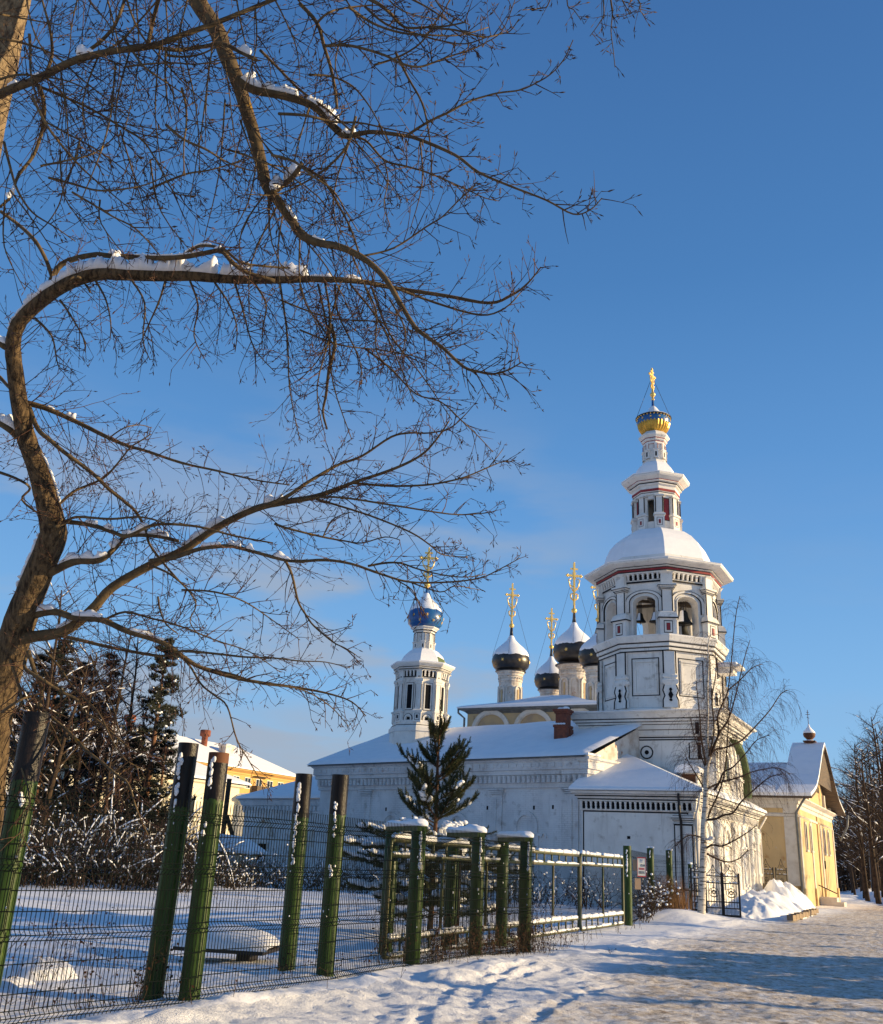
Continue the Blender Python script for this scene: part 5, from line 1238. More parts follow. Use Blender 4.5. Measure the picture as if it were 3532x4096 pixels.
# snow-loaded slab and humps behind the mesh
t = thing('snowy_slab', 'dark slab with thick snow on it lying behind the rusty-topped post', 'slab', (-2.95, 15.2, 0), radians(-8))
b = MB(); b.box(-.45, .85, -.45, .45, .22, .27); b.box(.4, .6, -.2, .2, -.1, .22); b.build('board', M['bark3'] if 'bark3' in M else M['iron'], t)
b = MB(); rings = []
for i in range(13):
    x = -.48+1.38*i/12; e = sin(pi*i/12)**.4 if 0 < i < 12 else .15; rings.append([(x, -.47*(.9+.1*e), .27), (x, -.50*(.8+.2*e), .27+.12*e), (x, -.34, .27+.25*e), (x, .0, .27+.30*e), (x, .34, .27+.25*e), (x, .47, .27)])
b.loft(rings, 0, True, closed=False, cap0=False); b.build('snow', M['snow'], t)
for (x, y, r_, h, lab) in ((-4.5, 12.7, .42, .24, 'rounded snow hump with twigs seen through the left mesh'), (-4.55, 12.0, .26, .12, 'small snow hump low behind the left mesh'), (-4.85, 9.0, .36, .22, 'snow lump in the bottom left corner'), (-4.25, 8.6, .25, .15, 'second snow lump in the bottom left corner')):
    b = MB(); rg = random.Random(int(r_*1000))
    rows = []
    for i in range(9):
        ph = i/8*pi/2; rows.append([(r_*cos(ph)*cos(2*pi*j/20)*(1+.35*nz1(cos(2*pi*j/20)*1.3, sin(2*pi*j/20)*1.3, 1, r_*9)), r_*cos(ph)*sin(2*pi*j/20)*(1+.25*nz1(sin(2*pi*j/20), i*.3, 1, 4)), h*sin(ph)*(1+.3*nz1(i*.5, j*.4, 1, r_*7))-.05) for j in range(20)])
    b.loft(rows, 0, True, False, True)
    o = b.build('snow_hump', M['snow'], None, (x, y, gh(x, y))); tag(o, lab, 'snow hump', 'snow humps behind the mesh')
# ------------------------------------------------------------------ distant houses on the left
yh = church_frame('ochre_apartment_house', 'ochre apartment house under a snowy hipped roof with chimneys and red vents', 'house')
X = -60.25
b = MB(); hw = rect(X-11.4, X, -6, 54.2); mould(b, hw, [(0, -.2), (0, 9.3), (.08, 9.35), (.08, 9.5), (.5, 9.75), (.55, 9.85), (0, 9.9)], 0); b.build('wall', M['yellow3'], yh)
p = Vector((X, -6, 0)); u = Vector((0, 1, 0)); nv = Vector((1, 0, 0))
for z in (4.2, 6.1, 8.0):
    for k in range(16):
        x = 28.6+k*2.02
        t_ = MB(); wbox(t_, p, u, nv, x-.06, x+1.0, z-.08, z+1.1, 0, .04); w_ = t_.build('window', M['frame'], yh)
        t_ = MB(); wbox(t_, p, u, nv, x, x+.43, z, z+1.03, .04, .05); wbox(t_, p, u, nv, x+.51, x+.94, z, z+1.03, .04, .05); t_.build('pane', M['glass'], w_)
for x, z in ((52.6, 7.7), (52.6, 5.8), (38.5, 7.7)):
    t_ = MB(); wbox(t_, p, u, nv, x-.4, x+2.0, z, z+.6, .6, .7); wbox(t_, p, u, nv, x-.4, x+2.0, z-.12, z, 0, .7); wbox(t_, p, u, nv, x-.4, x-.3, z, z+.6, 0, .7); wbox(t_, p, u, nv, x-.4, x+2.0, z+1.6, z+1.66, 0, .7); t_.build('balcony', M['wood'], yh)
b = MB(); e = .6; hx = X-5.7
Rf = [[(X+e, -6.6, 9.9), (X+e, 54.8, 9.9), (hx, 49.5, 12.9), (hx, -2, 12.9)], [(X+e, 54.8, 9.9), (X-12, 54.8, 9.9), (hx, 49.5, 12.9)], [(X-12, 54.8, 9.9), (X-12, -6.6, 9.9), (hx, -2, 12.9), (hx, 49.5, 12.9)], [(X-12, -6.6, 9.9), (X+e, -6.6, 9.9), (hx, -2, 12.9)]]
for q in Rf: b.add(q, [tuple(range(len(q)))])
r_ = b.build('roof', M['tin'], yh); b = MB(); snow_roof(b, Rf, .14); b.build('snow', M['snow'], r_)
for y, kind in ((33.0, 0), (44.2, 0), (30.6, 1), (42.2, 1), (24.0, 0), (16.5, 0), (21, 1)):
    b = MB()
    if kind == 0: x = X-2.6; mould(b, rect(x-.5, x+.5, y-.7, y+.7), [(0, 10.5), (0, 12.3), (.1, 12.35), (.1, 12.5), (0, 12.55)], 0); c_ = b.build('chimney', M['old'], r_)
    else: b.lathe([(.7, 11.2), (.35, 12.2), (.35, 13.2), (.6, 13.3), (.6, 13.9), (.5, 13.95)], 12, (X-4.2, y)); c_ = b.build('vent_pipe', M['brick'], r_)
    if kind == 0:
        b = MB(); b.blob((X-2.6, y, 12.55), .5, sq=.3); b.build('snow', M['snowfine'], c_)
for y in (26.5, 38.0, 40.2):
    b = MB(); b.tube([(hx, y, 12.6), (hx, y, 15.0)], .04, 4); b.obox((hx, y-.5, 14.6), (hx, y+.5, 14.6), .03, .03); b.obox((hx, y-.3, 14.2), (hx, y+.3, 14.2), .03, .03); b.build('aerial', M['iron'], r_)
chh = church_frame('cream_house', 'cream sided house with a low snowy roof and a glazed bay at its corner', 'house')
X = -40.9
b = MB(); cw = rect(X-10, X, -8, 20.3); mould(b, cw, [(0, -.2), (0, 6.1), (.3, 6.2), (.4, 6.35), (0, 6.4)], 0)
p = Vector((X, -8, 0))
for k in range(38): wbox(b, p, u, nv, 0, 28.3, .5+k*.15, .515+k*.15, 0, .012)
b.build('wall', M['cream'], chh)
for x, z in ((11.0, 3.1), (14.5, 3.1), (18.4, 3.1), (22.2, 3.1), (25.0, 3.1)):
    t_ = MB(); wbox(t_, p, u, nv, x-.1, x+1.1, z-.1, z+1.9, 0, .06); w_ = t_.build('window', M['frame'], chh); t_ = MB(); wbox(t_, p, u, nv, x, x+.46, z, z+1.8, .06, .07); wbox(t_, p, u, nv, x+.54, x+1.0, z, z+1.8, .06, .07); t_.build('pane', M['glass'], w_)
b = MB(); e = .7
Rf = [[(X+e, -8.5, 6.4), (X+e, 20.9, 6.4), (X-5, 17.5, 8.5), (X-5, -5, 8.5)], [(X+e, 20.9, 6.4), (X-10.5, 20.9, 6.4), (X-5, 17.5, 8.5)], [(X-10.5, 20.9, 6.4), (X-10.5, -8.5, 6.4), (X-5, -5, 8.5), (X-5, 17.5, 8.5)], [(X-10.5, -8.5, 6.4), (X+e, -8.5, 6.4), (X-5, -5, 8.5)]]
for q in Rf: b.add(q, [tuple(range(len(q)))])
r_ = b.build('roof', M['tin'], chh); b = MB(); snow_roof(b, Rf, .16); b.build('snow', M['snow'], r_)
b = MB(); bx = rect(X-4, X+1.0, 20.3, 22.4); mould(b, bx, [(0, -.2), (0, 5.3), (.2, 5.35), (.25, 5.45)], 0)
b.build('bay', M['cream'], chh)
b = MB(); mould(b, bx, [(.26, 5.45), (.27, 5.6), (.1, 5.7), (-.8, 5.8)], 0); b.build('bay_snow', M['snow'], chh)
t_ = MB(); wbox(t_, Vector((X-4, 20.3, 0)), Vector((1, 0, 0)), Vector((0, -1, 0)), 4.05, 4.95, 2.6, 4.9, 0, .04); wbox(t_, Vector((X+1, 20.3, 0)), u, nv, .1, 2.0, 2.6, 4.9, 0, .05); w_ = t_.build('window', M['frame'], chh)
t_ = MB()
for k in range(3):
    for z0, z1 in ((2.7, 3.35), (3.45, 4.1), (4.2, 4.8)): wbox(t_, Vector((X+1, 20.3, 0)), u, nv, .18+k*.62, .68+k*.62, z0, z1, .05, .06)
t_.build('pane', M['glass'], w_)
def farther(o, k):   # same bearing, k times the distance and k times the size
    c0 = o.location.copy(); o.scale = (k, k, k); o.location = Vector((c0.x*k, c0.y*k, 1.6+(c0.z-1.6)*k))
farther(yh, 1.55); farther(chh, 1.42)
def dpt(x, y, d): return px(x, y, d)
# shed, utility pole, grey plank fence
q = dpt(228, 850, 46)
t = thing('small_shed', 'low shed with teal boards and a snowy roof before the cream house', 'shed', (q.x, q.y, 0), -AZ)
b = MB(); b.box(-2.2, 1.9, -1, 1.4, -.2, 1.9); b.build('wall', mat('teal_boards', (.03, .12, .10), .8, col2=(.02, .07, .06), scale=3), t)
b = MB(); b.box(.9, 2.3, -1.02, 1.2, -.2, 1.85); b.build('pale_panel', M['cream'], t)
b = MB(); Rf = [[(-2.6, -1.5, 1.9), (3.0, -1.5, 1.75), (1.6, .3, 2.55), (-2.6, .3, 2.75)], [(3.0, -1.5, 1.75), (3.0, 1.8, 1.75), (1.6, .3, 2.55)]]
for q_ in Rf: b.add(q_, [tuple(range(len(q_)))])
r_ = b.build('roof', M['tin'], t); b = MB(); snow_roof(b, Rf, .14); b.build('snow', M['snow'], r_); t.scale = (.55, .55, .8)
a_ = dpt(226, 777, 58); c_ = dpt(221, 850, 58)
t = thing('utility_pole', 'dark wooden utility pole with a slanting strut before the cream house', 'pole', (c_.x, c_.y, 0))
b = MB(); b.tube([(0, 0, -.2), (0, 0, a_.z)], .16, 8); b.build('pole', M['twig'], t)
b = MB(); b.tube([(1.6, 0, -.1), (.1, 0, a_.z*.62)], .13, 8); b.build('strut', M['twig'], t)
P0 = Vector((-31, 47, 0)); P1 = Vector((-11.0, 53.5, 0))
t = thing('plank_fence', 'dark grey plank fence behind the snowy thicket at the left', 'fence', P0, 0)
b = MB(); d_ = (P1-P0); n = 70
for i in range(n): b.obox(d_*(i/n)+Vector((0, 0, .9)), d_*((i+.93)/n)+Vector((0, 0, .9)), .03, 1.9+.1*(i*7 % 3))
b.build('planks', mat('weathered_planks', (.10, .10, .105), .9, col2=(.06, .06, .065), scale=2), t)
b = MB(); b.obox(Vector((0, 0, 1.92)), d_+Vector((0, 0, 1.92)), .06, .06); b.build('snow', M['snowfine'], t)
# ------------------------------------------------------------------ street lamp and car on the right
lb = hitz(873.8, 897.7)
def at_h(x, y, base):   # point at pixel (x, y) in the upright plane through base
    d = fwd + rt*((x-PW/2)/F) + upv*((PH/2-y)/F); k = hypot(base.x, base.y)/hypot(d.x, d.y); return EYE+d*k
t = thing('street_lamp', 'thin curved street lamp post leaning its arm over the road', 'street lamp', (lb.x, lb.y, 0))
pts_ = [at_h(725+.1086*x, 725+.1086*y, lb) for x, y in ((1370, 1590), (1345, 1300), (1325, 1100), (1310, 930), (1290, 780), (1245, 680), (1180, 605), (1110, 560), (1060, 545))]
pts_ = [q-Vector((lb.x, lb.y, 0)) for q in pts_]
b = MB(); b.tube(pts_, [.16, .14, .12, .11, .09, .08, .07, .06, .06], 8); b.build('pole', M['tin'], t)
b = MB(); b.blob(pts_[-1]+Vector((-.5, 0, -.05)), .45, sq=.35, n=10, jit=0); b.build('lamp_head', M['tin'], t)
cb = hitz(840.5, 893.2)
t = thing('parked_car', 'white car facing the camera, half hidden behind the yellow church corner', 'car', (cb.x, cb.y, .05), radians(-28))
b = MB()
def cs(y, z0, zh, hw, hr): return [(-hw, y, z0), (-hw*1.03, y, (z0+zh)/2), (-hw, y, zh), (-hr, y, zh+.02), (hr, y, zh+.02), (hw, y, zh), (hw*1.03, y, (z0+zh)/2), (hw, y, z0)]
b.loft([cs(-2.15, .35, .8, .78, .6), cs(-2.0, .28, .92, .88, .7), (cs(-1.0, .25, 1.02, .92, .75)), cs(.5, .25, 1.05, .92, .75), cs(1.9, .28, 1.05, .9, .7), cs(2.15, .4, .95, .8, .6)], 0, True, True, True)
b.build('body', mat('car_paint', (.72, .72, .70), .25), t)
b = MB(); b.loft([[(-.80, -1.0, 1.03), (.80, -1.0, 1.03), (.86, .9, 1.05), (-.86, .9, 1.05)], [(-.62, -.25, 1.62), (.62, -.25, 1.62), (.66, 1.2, 1.62), (-.66, 1.2, 1.62)]], 0, False, True, True); b.build('windscreen', M['glass'], t)
b = MB(); b.box(-.64, .64, -.2, 1.3, 1.62, 1.67); b.build('roof', bpy.data.materials['car_paint'], t)
for sx in (-1, 1):
    b = MB(); b.box(sx*.68-.16, sx*.68+.16, -2.19, -2.1, .72, .88); b.build('headlight', M['frame'], t)
    for y in (-1.35, 1.35): b = MB(); b.tube([(sx*.94, y, .33), (sx*.72, y, .33)], .33, 16); b.build('wheel', M['black'], t)
b = MB(); b.box(-.45, .45, -2.2, -2.1, .5, .68); b.build('grille', M['black'], t)
# ------------------------------------------------------------------ trees
TWK = 1.0
class Tree:
    """collects limbs, twigs and snow of one tree; positions in world space, stored relative to its base"""
    def __init__(s, base, seed): s.base = Vector(base); s.limb = MB(); s.tw = MB(); s.sn = MB(); s.rg = random.Random(seed); s.n = 0; s.clumps = []
    def rel(s, P): return [Vector(p)-s.base for p in P]
def catmull(P, per=4):
    P = [Vector(p) for p in P]; r = []
    for i in range(len(P)-1):
        a = P[max(i-1, 0)]; b_, c = P[i], P[i+1]; d = P[min(i+2, len(P)-1)]
        for k in range(per):
            t = k/per
            r.append(0.5*((2*b_)+(c-a)*t+(2*a-5*b_+4*c-d)*t*t+(3*b_-a-3*c+d)*t*t*t))
    r.append(P[-1]); return r
def grow(T, p, d, L, r, lev, grav=0.0, buds=True, mb=None, curl=0.0, side=0.46, dens=1.0, wob=.18, nmin=3, seg=.10):
    """a wandering twig with side twigs"""
    rg = T.rg; mb = mb or T.tw; n = max(nmin, int(L/seg)); st = L/n
    pts = [p.copy()]; d = d.normalized(); k = rg.uniform(-1, 1)
    for i in range(n):
        d = d+Vector((rg.uniform(-wob, wob), rg.uniform(-wob, wob), rg.uniform(-wob, wob)))*(.75)+Vector((0, 0, -grav*(1-i/n)+curl*(i/n)))
        d.normalize(); p = p+d*st; pts.append(p.copy())
        if lev > 0 and i >= 0 and rg.random() < side*dens:
            a = d.orthogonal().normalized(); ax = (a*cos(rg.uniform(0, 6.28))+d.cross(a)*sin(rg.uniform(0, 6.28))).normalized()
            nd = (d*rg.uniform(.5, 1.1)+ax*rg.uniform(.5, 1.0))
            grow(T, p.copy(), nd, L*rg.uniform(.28, .62)*(1-.5*i/n), r*.68, lev-1, grav, buds, mb, curl, side, dens, wob, nmin, seg)
    T.n += 1
    rad = [max(r*(1-.65*i/n), r*.3) for i in range(n+1)]
    mb.tube(T.rel(pts), rad, 3, 0, False, False)
    if buds and lev <= 1:
        e = pts[-1]-T.base; dd = d*0.035
        mb.tube([e-dd*.3, e+dd*.3, e+dd], [r*.5, r*1.7, r*.3], 3, 0, False, False)
        for q in pts[1:-1]:
            if rg.random() < .45:
                ax = Vector((rg.uniform(-1, 1), rg.uniform(-1, 1), rg.uniform(-.3, 1))).normalized()*.022
                q_ = q-T.base; mb.tube([q_, q_+ax*.5, q_+ax], [r*.5, r*.9, r*.2], 3, 0, False, False)
def limb(T, P, d0, d1, w0, w1, twn=0, twl=(.25, .7), twr=.0052, lev=2, grav=.05, snow=None, mb=None, sides=7, start=.0, jit=.25, per=4, mid=None, curl=.08, buds=True, snowh=1.0, updown=0.0):
    """limb traced through photo points P (px), depth d0 to d1, pixel widths w0 to w1"""
    n = len(P); pts = []
    ph = T.rg.uniform(0, 6)
    for i, (x, y) in enumerate(P):
        k = i/(n-1); d = d0+(d1-d0)*k+jit*sin(ph+k*5)*min(1, k*3)
        pts.append(px(x, y, d))
    C = catmull(pts, per); m_ = len(C)
    def wpx(k):
        if mid is None: return w0+(w1-w0)*k
        for (a, wa), (b_, wb) in zip([(0, w0)]+mid, mid+[(1, w1)]):
            if a <= k <= b_: return wa+(wb-wa)*(k-a)/max(b_-a, 1e-6)
        return w1
    rad = []
    for i, q in enumerate(C):
        k = i/(m_-1); d = d0+(d1-d0)*k; rad.append(max(wpx(k)*d/F/2*(1+.10*nz1(i*.7, w0, 1, 3)), .003))
    (mb or T.limb).tube(T.rel(C), rad, sides, 0, True, True)
    T.n += 1
    for j in range(int(twn*TWK)):
        k = start+(1-start)*(j+T.rg.random())/twn; i = min(int(k*(m_-1)), m_-2); f = k*(m_-1)-i
        q = C[i].lerp(C[i+1], f); dr = (C[i+1]-C[i]).normalized()
        a = dr.orthogonal().normalized(); t_ = T.rg.uniform(0, 6.28); ax = a*cos(t_)+dr.cross(a)*sin(t_)
        nd = dr*T.rg.uniform(.2, 1.0)+ax*T.rg.uniform(.6, 1.0)+Vector((0, 0, updown))
        L = T.rg.uniform(*twl)*1.15*(1-.68*k)
        grow(T, q, nd, L, min(twr*T.rg.uniform(.8, 1.3), rad[i]*.8+.001), lev, grav, buds, None, curl)
    for s0, s1, h in (snow or []):
        i0, i1 = int(s0*(m_-1)), max(int(s1*(m_-1)), int(s0*(m_-1))+2); seg = C[i0:i1+1]; rs = rad[i0:i1+1]
        seg2 = catmull(seg, 4); rings = []
        n2 = len(seg2)
        for i, q in enumerate(seg2):
            r = rs[min(i//4, len(rs)-1)]; e = min(1, i/2, (n2-1-i)/2)
            dd = (seg2[min(i+1, n2-1)]-seg2[max(i-1, 0)]).normalized(); u = dd.cross(Vector((0, 0, 1)))
            if u.length < .1: u = Vector((1, 0, 0))
            u.normalize(); upn = u.cross(dd)
            if upn.z < 0: upn = -upn
            hh = h*snowh*(.75+.7*nz1(i*.22, s0*9, 1, w0)+.22*nz1(i*.8, s0*5, 1, 2))*e+.003; w_ = max(r*.9, hh*.45)*(1+.3*nz1(i*.9, 4, 1))*max(e, .2)
            c = q+upn*r*.55-T.base
            rings.append([c-u*w_-upn*.0, c-u*w_*1.08+upn*hh*.5, c-u*w_*.6+upn*hh*.95, c+upn*hh*1.05, c+u*w_*.6+upn*hh*.95, c+u*w_*1.08+upn*hh*.5, c+u*w_])
        q_ = MB(); q_.loft(rings, 0, True, True, True); T.clumps.append(q_)
    return C, rad
def finish(T, name, label, bark, group=None, twmat=None, cat='tree', loc=None):
    t = thing(name, label, cat, T.base, 0, group)
    if T.limb.v: T.limb.build('limbs', bark, t)
    if T.tw.v: T.tw.build('twigs', twmat or M['twig'], t)
    if T.sn.v: T.sn.build('snow', M['snowfine'], t)
    return t
# ---- foreground tree with the snow-laden arching limb
T1 = Tree((-5.1, 10.0, 0), 5)
D = 10.2
tr = MB()
C, rad = limb(T1, [(-46, 1120), (-28, 960), (-20, 880), (-15, 800), (-9, 740), (0, 690), (14, 640), (26, 605), (40, 570), (52, 540), (53, 527), (47, 500), (38, 468), (27, 440), (20, 407), (15, 370), (13, 345), (18, 325), (33, 308), (55, 291), (76, 280), (100, 274), (127, 275), (164, 276), (191, 276), (227, 279), (264, 280), (309, 279)],
     D, D-.3, 40, 7, 60, (.3, .9), .0055, 2, .06, mid=[(.2, 33), (.30, 27), (.36, 26), (.5, 17), (.62, 14), (.75, 13), (.9, 10)], sides=14, start=.35, jit=0, mb=tr,
     snow=[(.27, .345, .05), (.40, .47, .03), (.62, .67, .04), (.66, .745, .14), (.74, .835, .20), (.832, .922, .22), (.918, .962, .16), (.96, 1.0, .14)])
L_ = limb
L_(T1, [(309, 279), (342, 280), (370, 283), (394, 288), (447, 296), (489, 303), (512, 295), (528, 283), (541, 267)], D-.3, D-.6, 6.5, 1.2, 34, (.3, .8), .005, 2, .04, snow=[(.0, .12, .05), (.14, .22, .05)])
L_(T1, [(390, 286), (436, 303), (480, 315), (505, 308), (522, 291)], D-.5, D-.8, 3, 1, 16, (.2, .6))
L_(T1, [(0, 211), (20, 226), (36, 242), (47, 262), (54, 284)], D, D, 3.5, 4, 6, (.3, .6))
L_(T1, [(51, 281), (62, 264), (91, 255), (113, 256), (150, 258), (182, 257), (205, 253), (221, 251), (232, 262), (246, 272), (275, 281)], D, D-.4, 6, 4, 26, (.3, .8), snow=[(.28, .33, .06), (.36, .62, .025), (.66, .7, .05)])
L_(T1, [(182, 257), (200, 246), (223, 249), (240, 262), (262, 266), (290, 268)], D-.2, D-.6, 3.5, 2, 12, (.3, .7), snow=[(0, .3, .04)])
L_(T1, [(88, 272), (84, 280), (76, 276), (64, 283)], D-.3, D-.4, 3.2, 2, 4, (.1, .3))
L_(T1, [(76, 278), (86, 285), (90, 292)], D-.3, D-.4, 3, 2, 2, (.1, .2))
# lower limbs to the right
L_(T1, [(16, 640), (30, 637), (64, 631), (91, 611), (113, 587), (155, 563), (182, 551), (218, 527), (255, 509), (285, 502), (314, 497), (340, 488), (352, 483), (391, 470), (420, 456), (436, 440), (449, 421)],
   D-.1, D-.7, 13, 1.3, 70, (.3, .9), .0052, 2, .03, mid=[(.25, 9.5), (.45, 7.5), (.6, 6), (.75, 3.5)], sides=9, start=.2, snow=[(.12, .17, .05), (.32, .37, .03), (.38, .46, .09), (.47, .50, .05), (.53, .565, .10)])
L_(T1, [(255, 509), (284, 498), (305, 484), (325, 472), (340, 464), (362, 456), (391, 437), (410, 433), (429, 433), (450, 428), (466, 414)], D-.4, D-.9, 4.2, 1, 36, (.25, .7))
L_(T1, [(352, 483), (391, 486), (426, 485), (450, 481), (468, 476), (489, 467), (502, 462), (514, 461)], D-.5, D-.9, 2.6, .8, 24, (.2, .5))
L_(T1, [(489, 467), (497, 457), (503, 449)], D-.9, D-.9, 1.2, .7, 2, (.1, .2))
L_(T1, [(285, 501), (333, 497), (391, 505), (449, 514), (475, 514), (493, 512)], D-.4, D-1.0, 2.6, .8, 30, (.25, .6))
L_(T1, [(316, 499), (333, 504), (371, 516), (410, 532), (430, 545), (439, 553), (450, 556), (468, 557)], D-.4, D-.9, 2.4, .8, 26, (.2, .6))
L_(T1, [(275, 524), (290, 529), (323, 537), (345, 541), (362, 543), (385, 537), (400, 540)], D-.4, D-.9, 2.6, .9, 20, (.2, .6))
L_(T1, [(323, 537), (332, 520), (350, 512)], D-.5, D-.6, 1.6, .9, 5, (.2, .4))
L_(T1, [(48, 574), (73, 562), (100, 560), (116, 547), (127, 536), (155, 536), (178, 541)], D-.1, D-.5, 9, 3.5, 24, (.3, .8), mid=[(.4, 6)], snow=[(.12, .45, .085), (.46, .62, .06), (.66, .95, .06)])
L_(T1, [(60, 521), (91, 525), (113, 532), (127, 536), (150, 526), (168, 524), (200, 527), (235, 536), (273, 543)], D-.1, D-.6, 5, 1.6, 30, (.3, .7), snow=[(.1, .16, .05), (.2, .26, .06), (.38, .5, .05)])
L_(T1, [(55, 527), (66, 523), (76, 517), (110, 519), (140, 517), (165, 523)], D-.3, D-.6, 3.6, 1.5, 14, (.2, .6))
L_(T1, [(150, 561), (173, 558), (200, 549), (227, 546), (240, 548), (255, 552), (291, 561), (325, 560), (352, 564), (381, 574), (410, 582), (449, 582), (480, 578), (500, 569), (520, 558)], D-.4, D-1.2, 5, .9, 56, (.25, .7), .0038, snow=[(.16, .21, .05), (.23, .29, .05), (.33, .36, .05), (.40, .42, .05)])
L_(T1, [(368, 566), (385, 563), (400, 563), (415, 568), (429, 572), (450, 576), (468, 577), (486, 574)], D-.8, D-1.2, 2.4, .8, 22, (.2, .5))
L_(T1, [(410, 582), (440, 592), (455, 586), (480, 590)], D-1, D-1.2, 1.6, .7, 8, (.2, .4))
L_(T1, [(398, 581), (412, 590), (420, 606), (428, 618)], D-1, D-1.1, 1.5, .8, 8, (.15, .35))
L_(T1, [(285, 560), (292, 575), (298, 601), (306, 615), (314, 626), (333, 642), (345, 648), (356, 655)], D-.6, D-.9, 3, .9, 22, (.2, .6), grav=.12)
L_(T1, [(18, 622), (31, 616), (55, 612), (76, 618), (102, 620), (127, 631), (164, 643), (182, 656), (200, 667), (236, 678), (264, 683), (300, 688), (330, 694), (352, 702), (366, 716)], D, D-.8, 8, 1, 64, (.3, .9), .005, 2, .06, mid=[(.3, 6), (.6, 4)], snow=[(.04, .16, .09), (.2, .3, .07), (.36, .44, .04)])
L_(T1, [(48, 633), (80, 640), (109, 647), (146, 654), (165, 656), (182, 651), (218, 654), (245, 657), (273, 658), (300, 661), (325, 662), (350, 668)], D-.2, D-.9, 4, .8, 44, (.25, .8), .004)
L_(T1, [(178, 654), (190, 666), (201, 684), (214, 695), (227, 706), (235, 734), (241, 748), (248, 759), (258, 776), (269, 790)], D-.4, D-.7, 2.4, .8, 24, (.2, .5), grav=.12)
L_(T1, [(201, 667), (218, 671), (235, 675), (262, 684), (300, 689), (330, 706), (349, 727)], D-.4, D-.8, 2.4, .8, 24, (.2, .6), grav=.1)
L_(T1, [(104, 620), (125, 612), (150, 618), (180, 626), (215, 640), (250, 652), (280, 672)], D-.3, D-.8, 2.6, .8, 26, (.25, .6), grav=.08)
L_(T1, [(182, 590), (215, 592), (245, 602), (275, 622), (300, 640)], D-.5, D-.8, 2.2, .8, 22, (.25, .6), grav=.08)
L_(T1, [(152, 566), (170, 574), (188, 590), (196, 605), (190, 622), (203, 640)], D-.4, D-.6, 2.4, .9, 14, (.2, .6), grav=.1)
L_(T1, [(27, 403), (45, 408), (64, 416), (85, 426), (109, 438), (128, 446), (146, 451), (182, 463), (218, 471), (255, 480), (290, 485)], D, D-.7, 6, 1.2, 54, (.3, .8), mid=[(.4, 4)], snow=[(.1, .15, .03), (.2, .24, .06)])
L_(T1, [(29, 407), (38, 429), (50, 440), (64, 452), (91, 472), (109, 489), (125, 502), (136, 512), (145, 528), (150, 545), (165, 565), (180, 582)], D-.1, D-.5, 5, 2, 34, (.3, .8))
L_(T1, [(44, 516), (58, 505), (73, 492), (86, 486), (98, 481), (106, 476), (113, 469), (122, 458), (131, 447), (142, 440), (151, 434)], D-.1, D-.4, 3.4, 1.1, 16, (.2, .6))
L_(T1, [(109, 438), (124, 428), (140, 425), (152, 428)], D-.2, D-.3, 1.6, .8, 4, (.2, .5))
L_(T1, [(158, 597), (160, 610), (166, 624), (178, 634)], D-.5, D-.6, 2.2, 1.2, 4, (.2, .5))
L_(T1, [(-5, 420), (8, 428), (18, 437)], D, D, 7, 7, 3, (.2, .5), snow=[(0, .9, .10)])
L_(T1, [(-8, 470), (15, 478), (30, 488), (22, 500), (42, 516)], D, D, 3, 2, 12, (.2, .6))
L_(T1, [(-5, 340), (4, 346), (12, 352)], D, D, 7, 6, 2, (.2, .4), snow=[(0, .9, .06)])
L_(T1, [(-6, 370), (0, 377), (10, 388), (18, 393)], D, D, 4, 3, 4, (.2, .5))
# low drooping twigs in front of the posts
L_(T1, [(28, 650), (35, 672), (42, 690), (40, 706), (50, 716), (71, 734), (87, 751), (104, 764), (118, 776), (126, 781), (131, 790), (134, 801), (141, 820), (148, 835)], D-.9, D-1.6, 4.5, 1.2, 30, (.25, .7), .005, 2, .06)
L_(T1, [(27, 655), (25, 668), (40, 678), (62, 692), (78, 700), (84, 712), (100, 722), (130, 748), (155, 756), (170, 762)], D-.8, D-1.4, 4, 1, 30, (.25, .7), grav=.08)
L_(T1, [(10, 660), (22, 700), (10, 720), (16, 745), (22, 770), (30, 800), (22, 832), (30, 850)], D-.9, D-1.6, 3, .9, 26, (.2, .6), grav=.1)
L_(T1, [(2, 712), (20, 700), (38, 694)], D-1, D-1, 3, 2, 4, (.2, .4))
L_(T1, [(118, 776), (127, 768), (136, 765)], D-1.3, D-1.3, 1.5, .8, 3, (.1, .3))
L_(T1, [(90, 655), (100, 680), (112, 705), (118, 730), (115, 752)], D-.5, D-.8, 2, .8, 14, (.2, .5), grav=.1)
L_(T1, [(45, 650), (60, 668), (75, 690), (98, 712), (112, 740), (126, 760), (145, 770)], D-.7, D-1.2, 2.4, .9, 20, (.2, .6), grav=.1)
# hanging fan under the arching limb
for (x0, y0, x1, y1, k) in ((130, 278, 150, 360, .5), (165, 282, 140, 345, .4), (190, 281, 205, 360, .5), (215, 283, 235, 352, .4), (235, 283, 275, 372, .5), (255, 284, 262, 350, .4), (280, 284, 300, 441, .9), (300, 284, 338, 352, .5), (318, 284, 352, 440, .9), (335, 284, 362, 384, .7),
      (350, 284, 414, 402, .8), (365, 286, 396, 373, .6), (95, 280, 110, 340, .4), (60, 300, 85, 352, .4), (35, 318, 60, 370, .4), (325, 283, 323, 429, 1.0), (340, 285, 300, 380, .6), (372, 288, 452, 420, .8)):
    mx_, my = (x0*2+x1)/3+T1.rg.uniform(-10, 10), (y0*2+y1)/3+T1.rg.uniform(-4, 4)
    m2x, m2y = (x0+2*x1)/3+T1.rg.uniform(-10, 10), (y0+2*y1)/3+T1.rg.uniform(-4, 8)
    L_(T1, [(x0, y0), (mx_, my), (m2x, m2y), (x1, y1)], D-.3, D-.3-k, 2.4, .8, 26*k+6, (.2, .65), .0048, 2, .10)
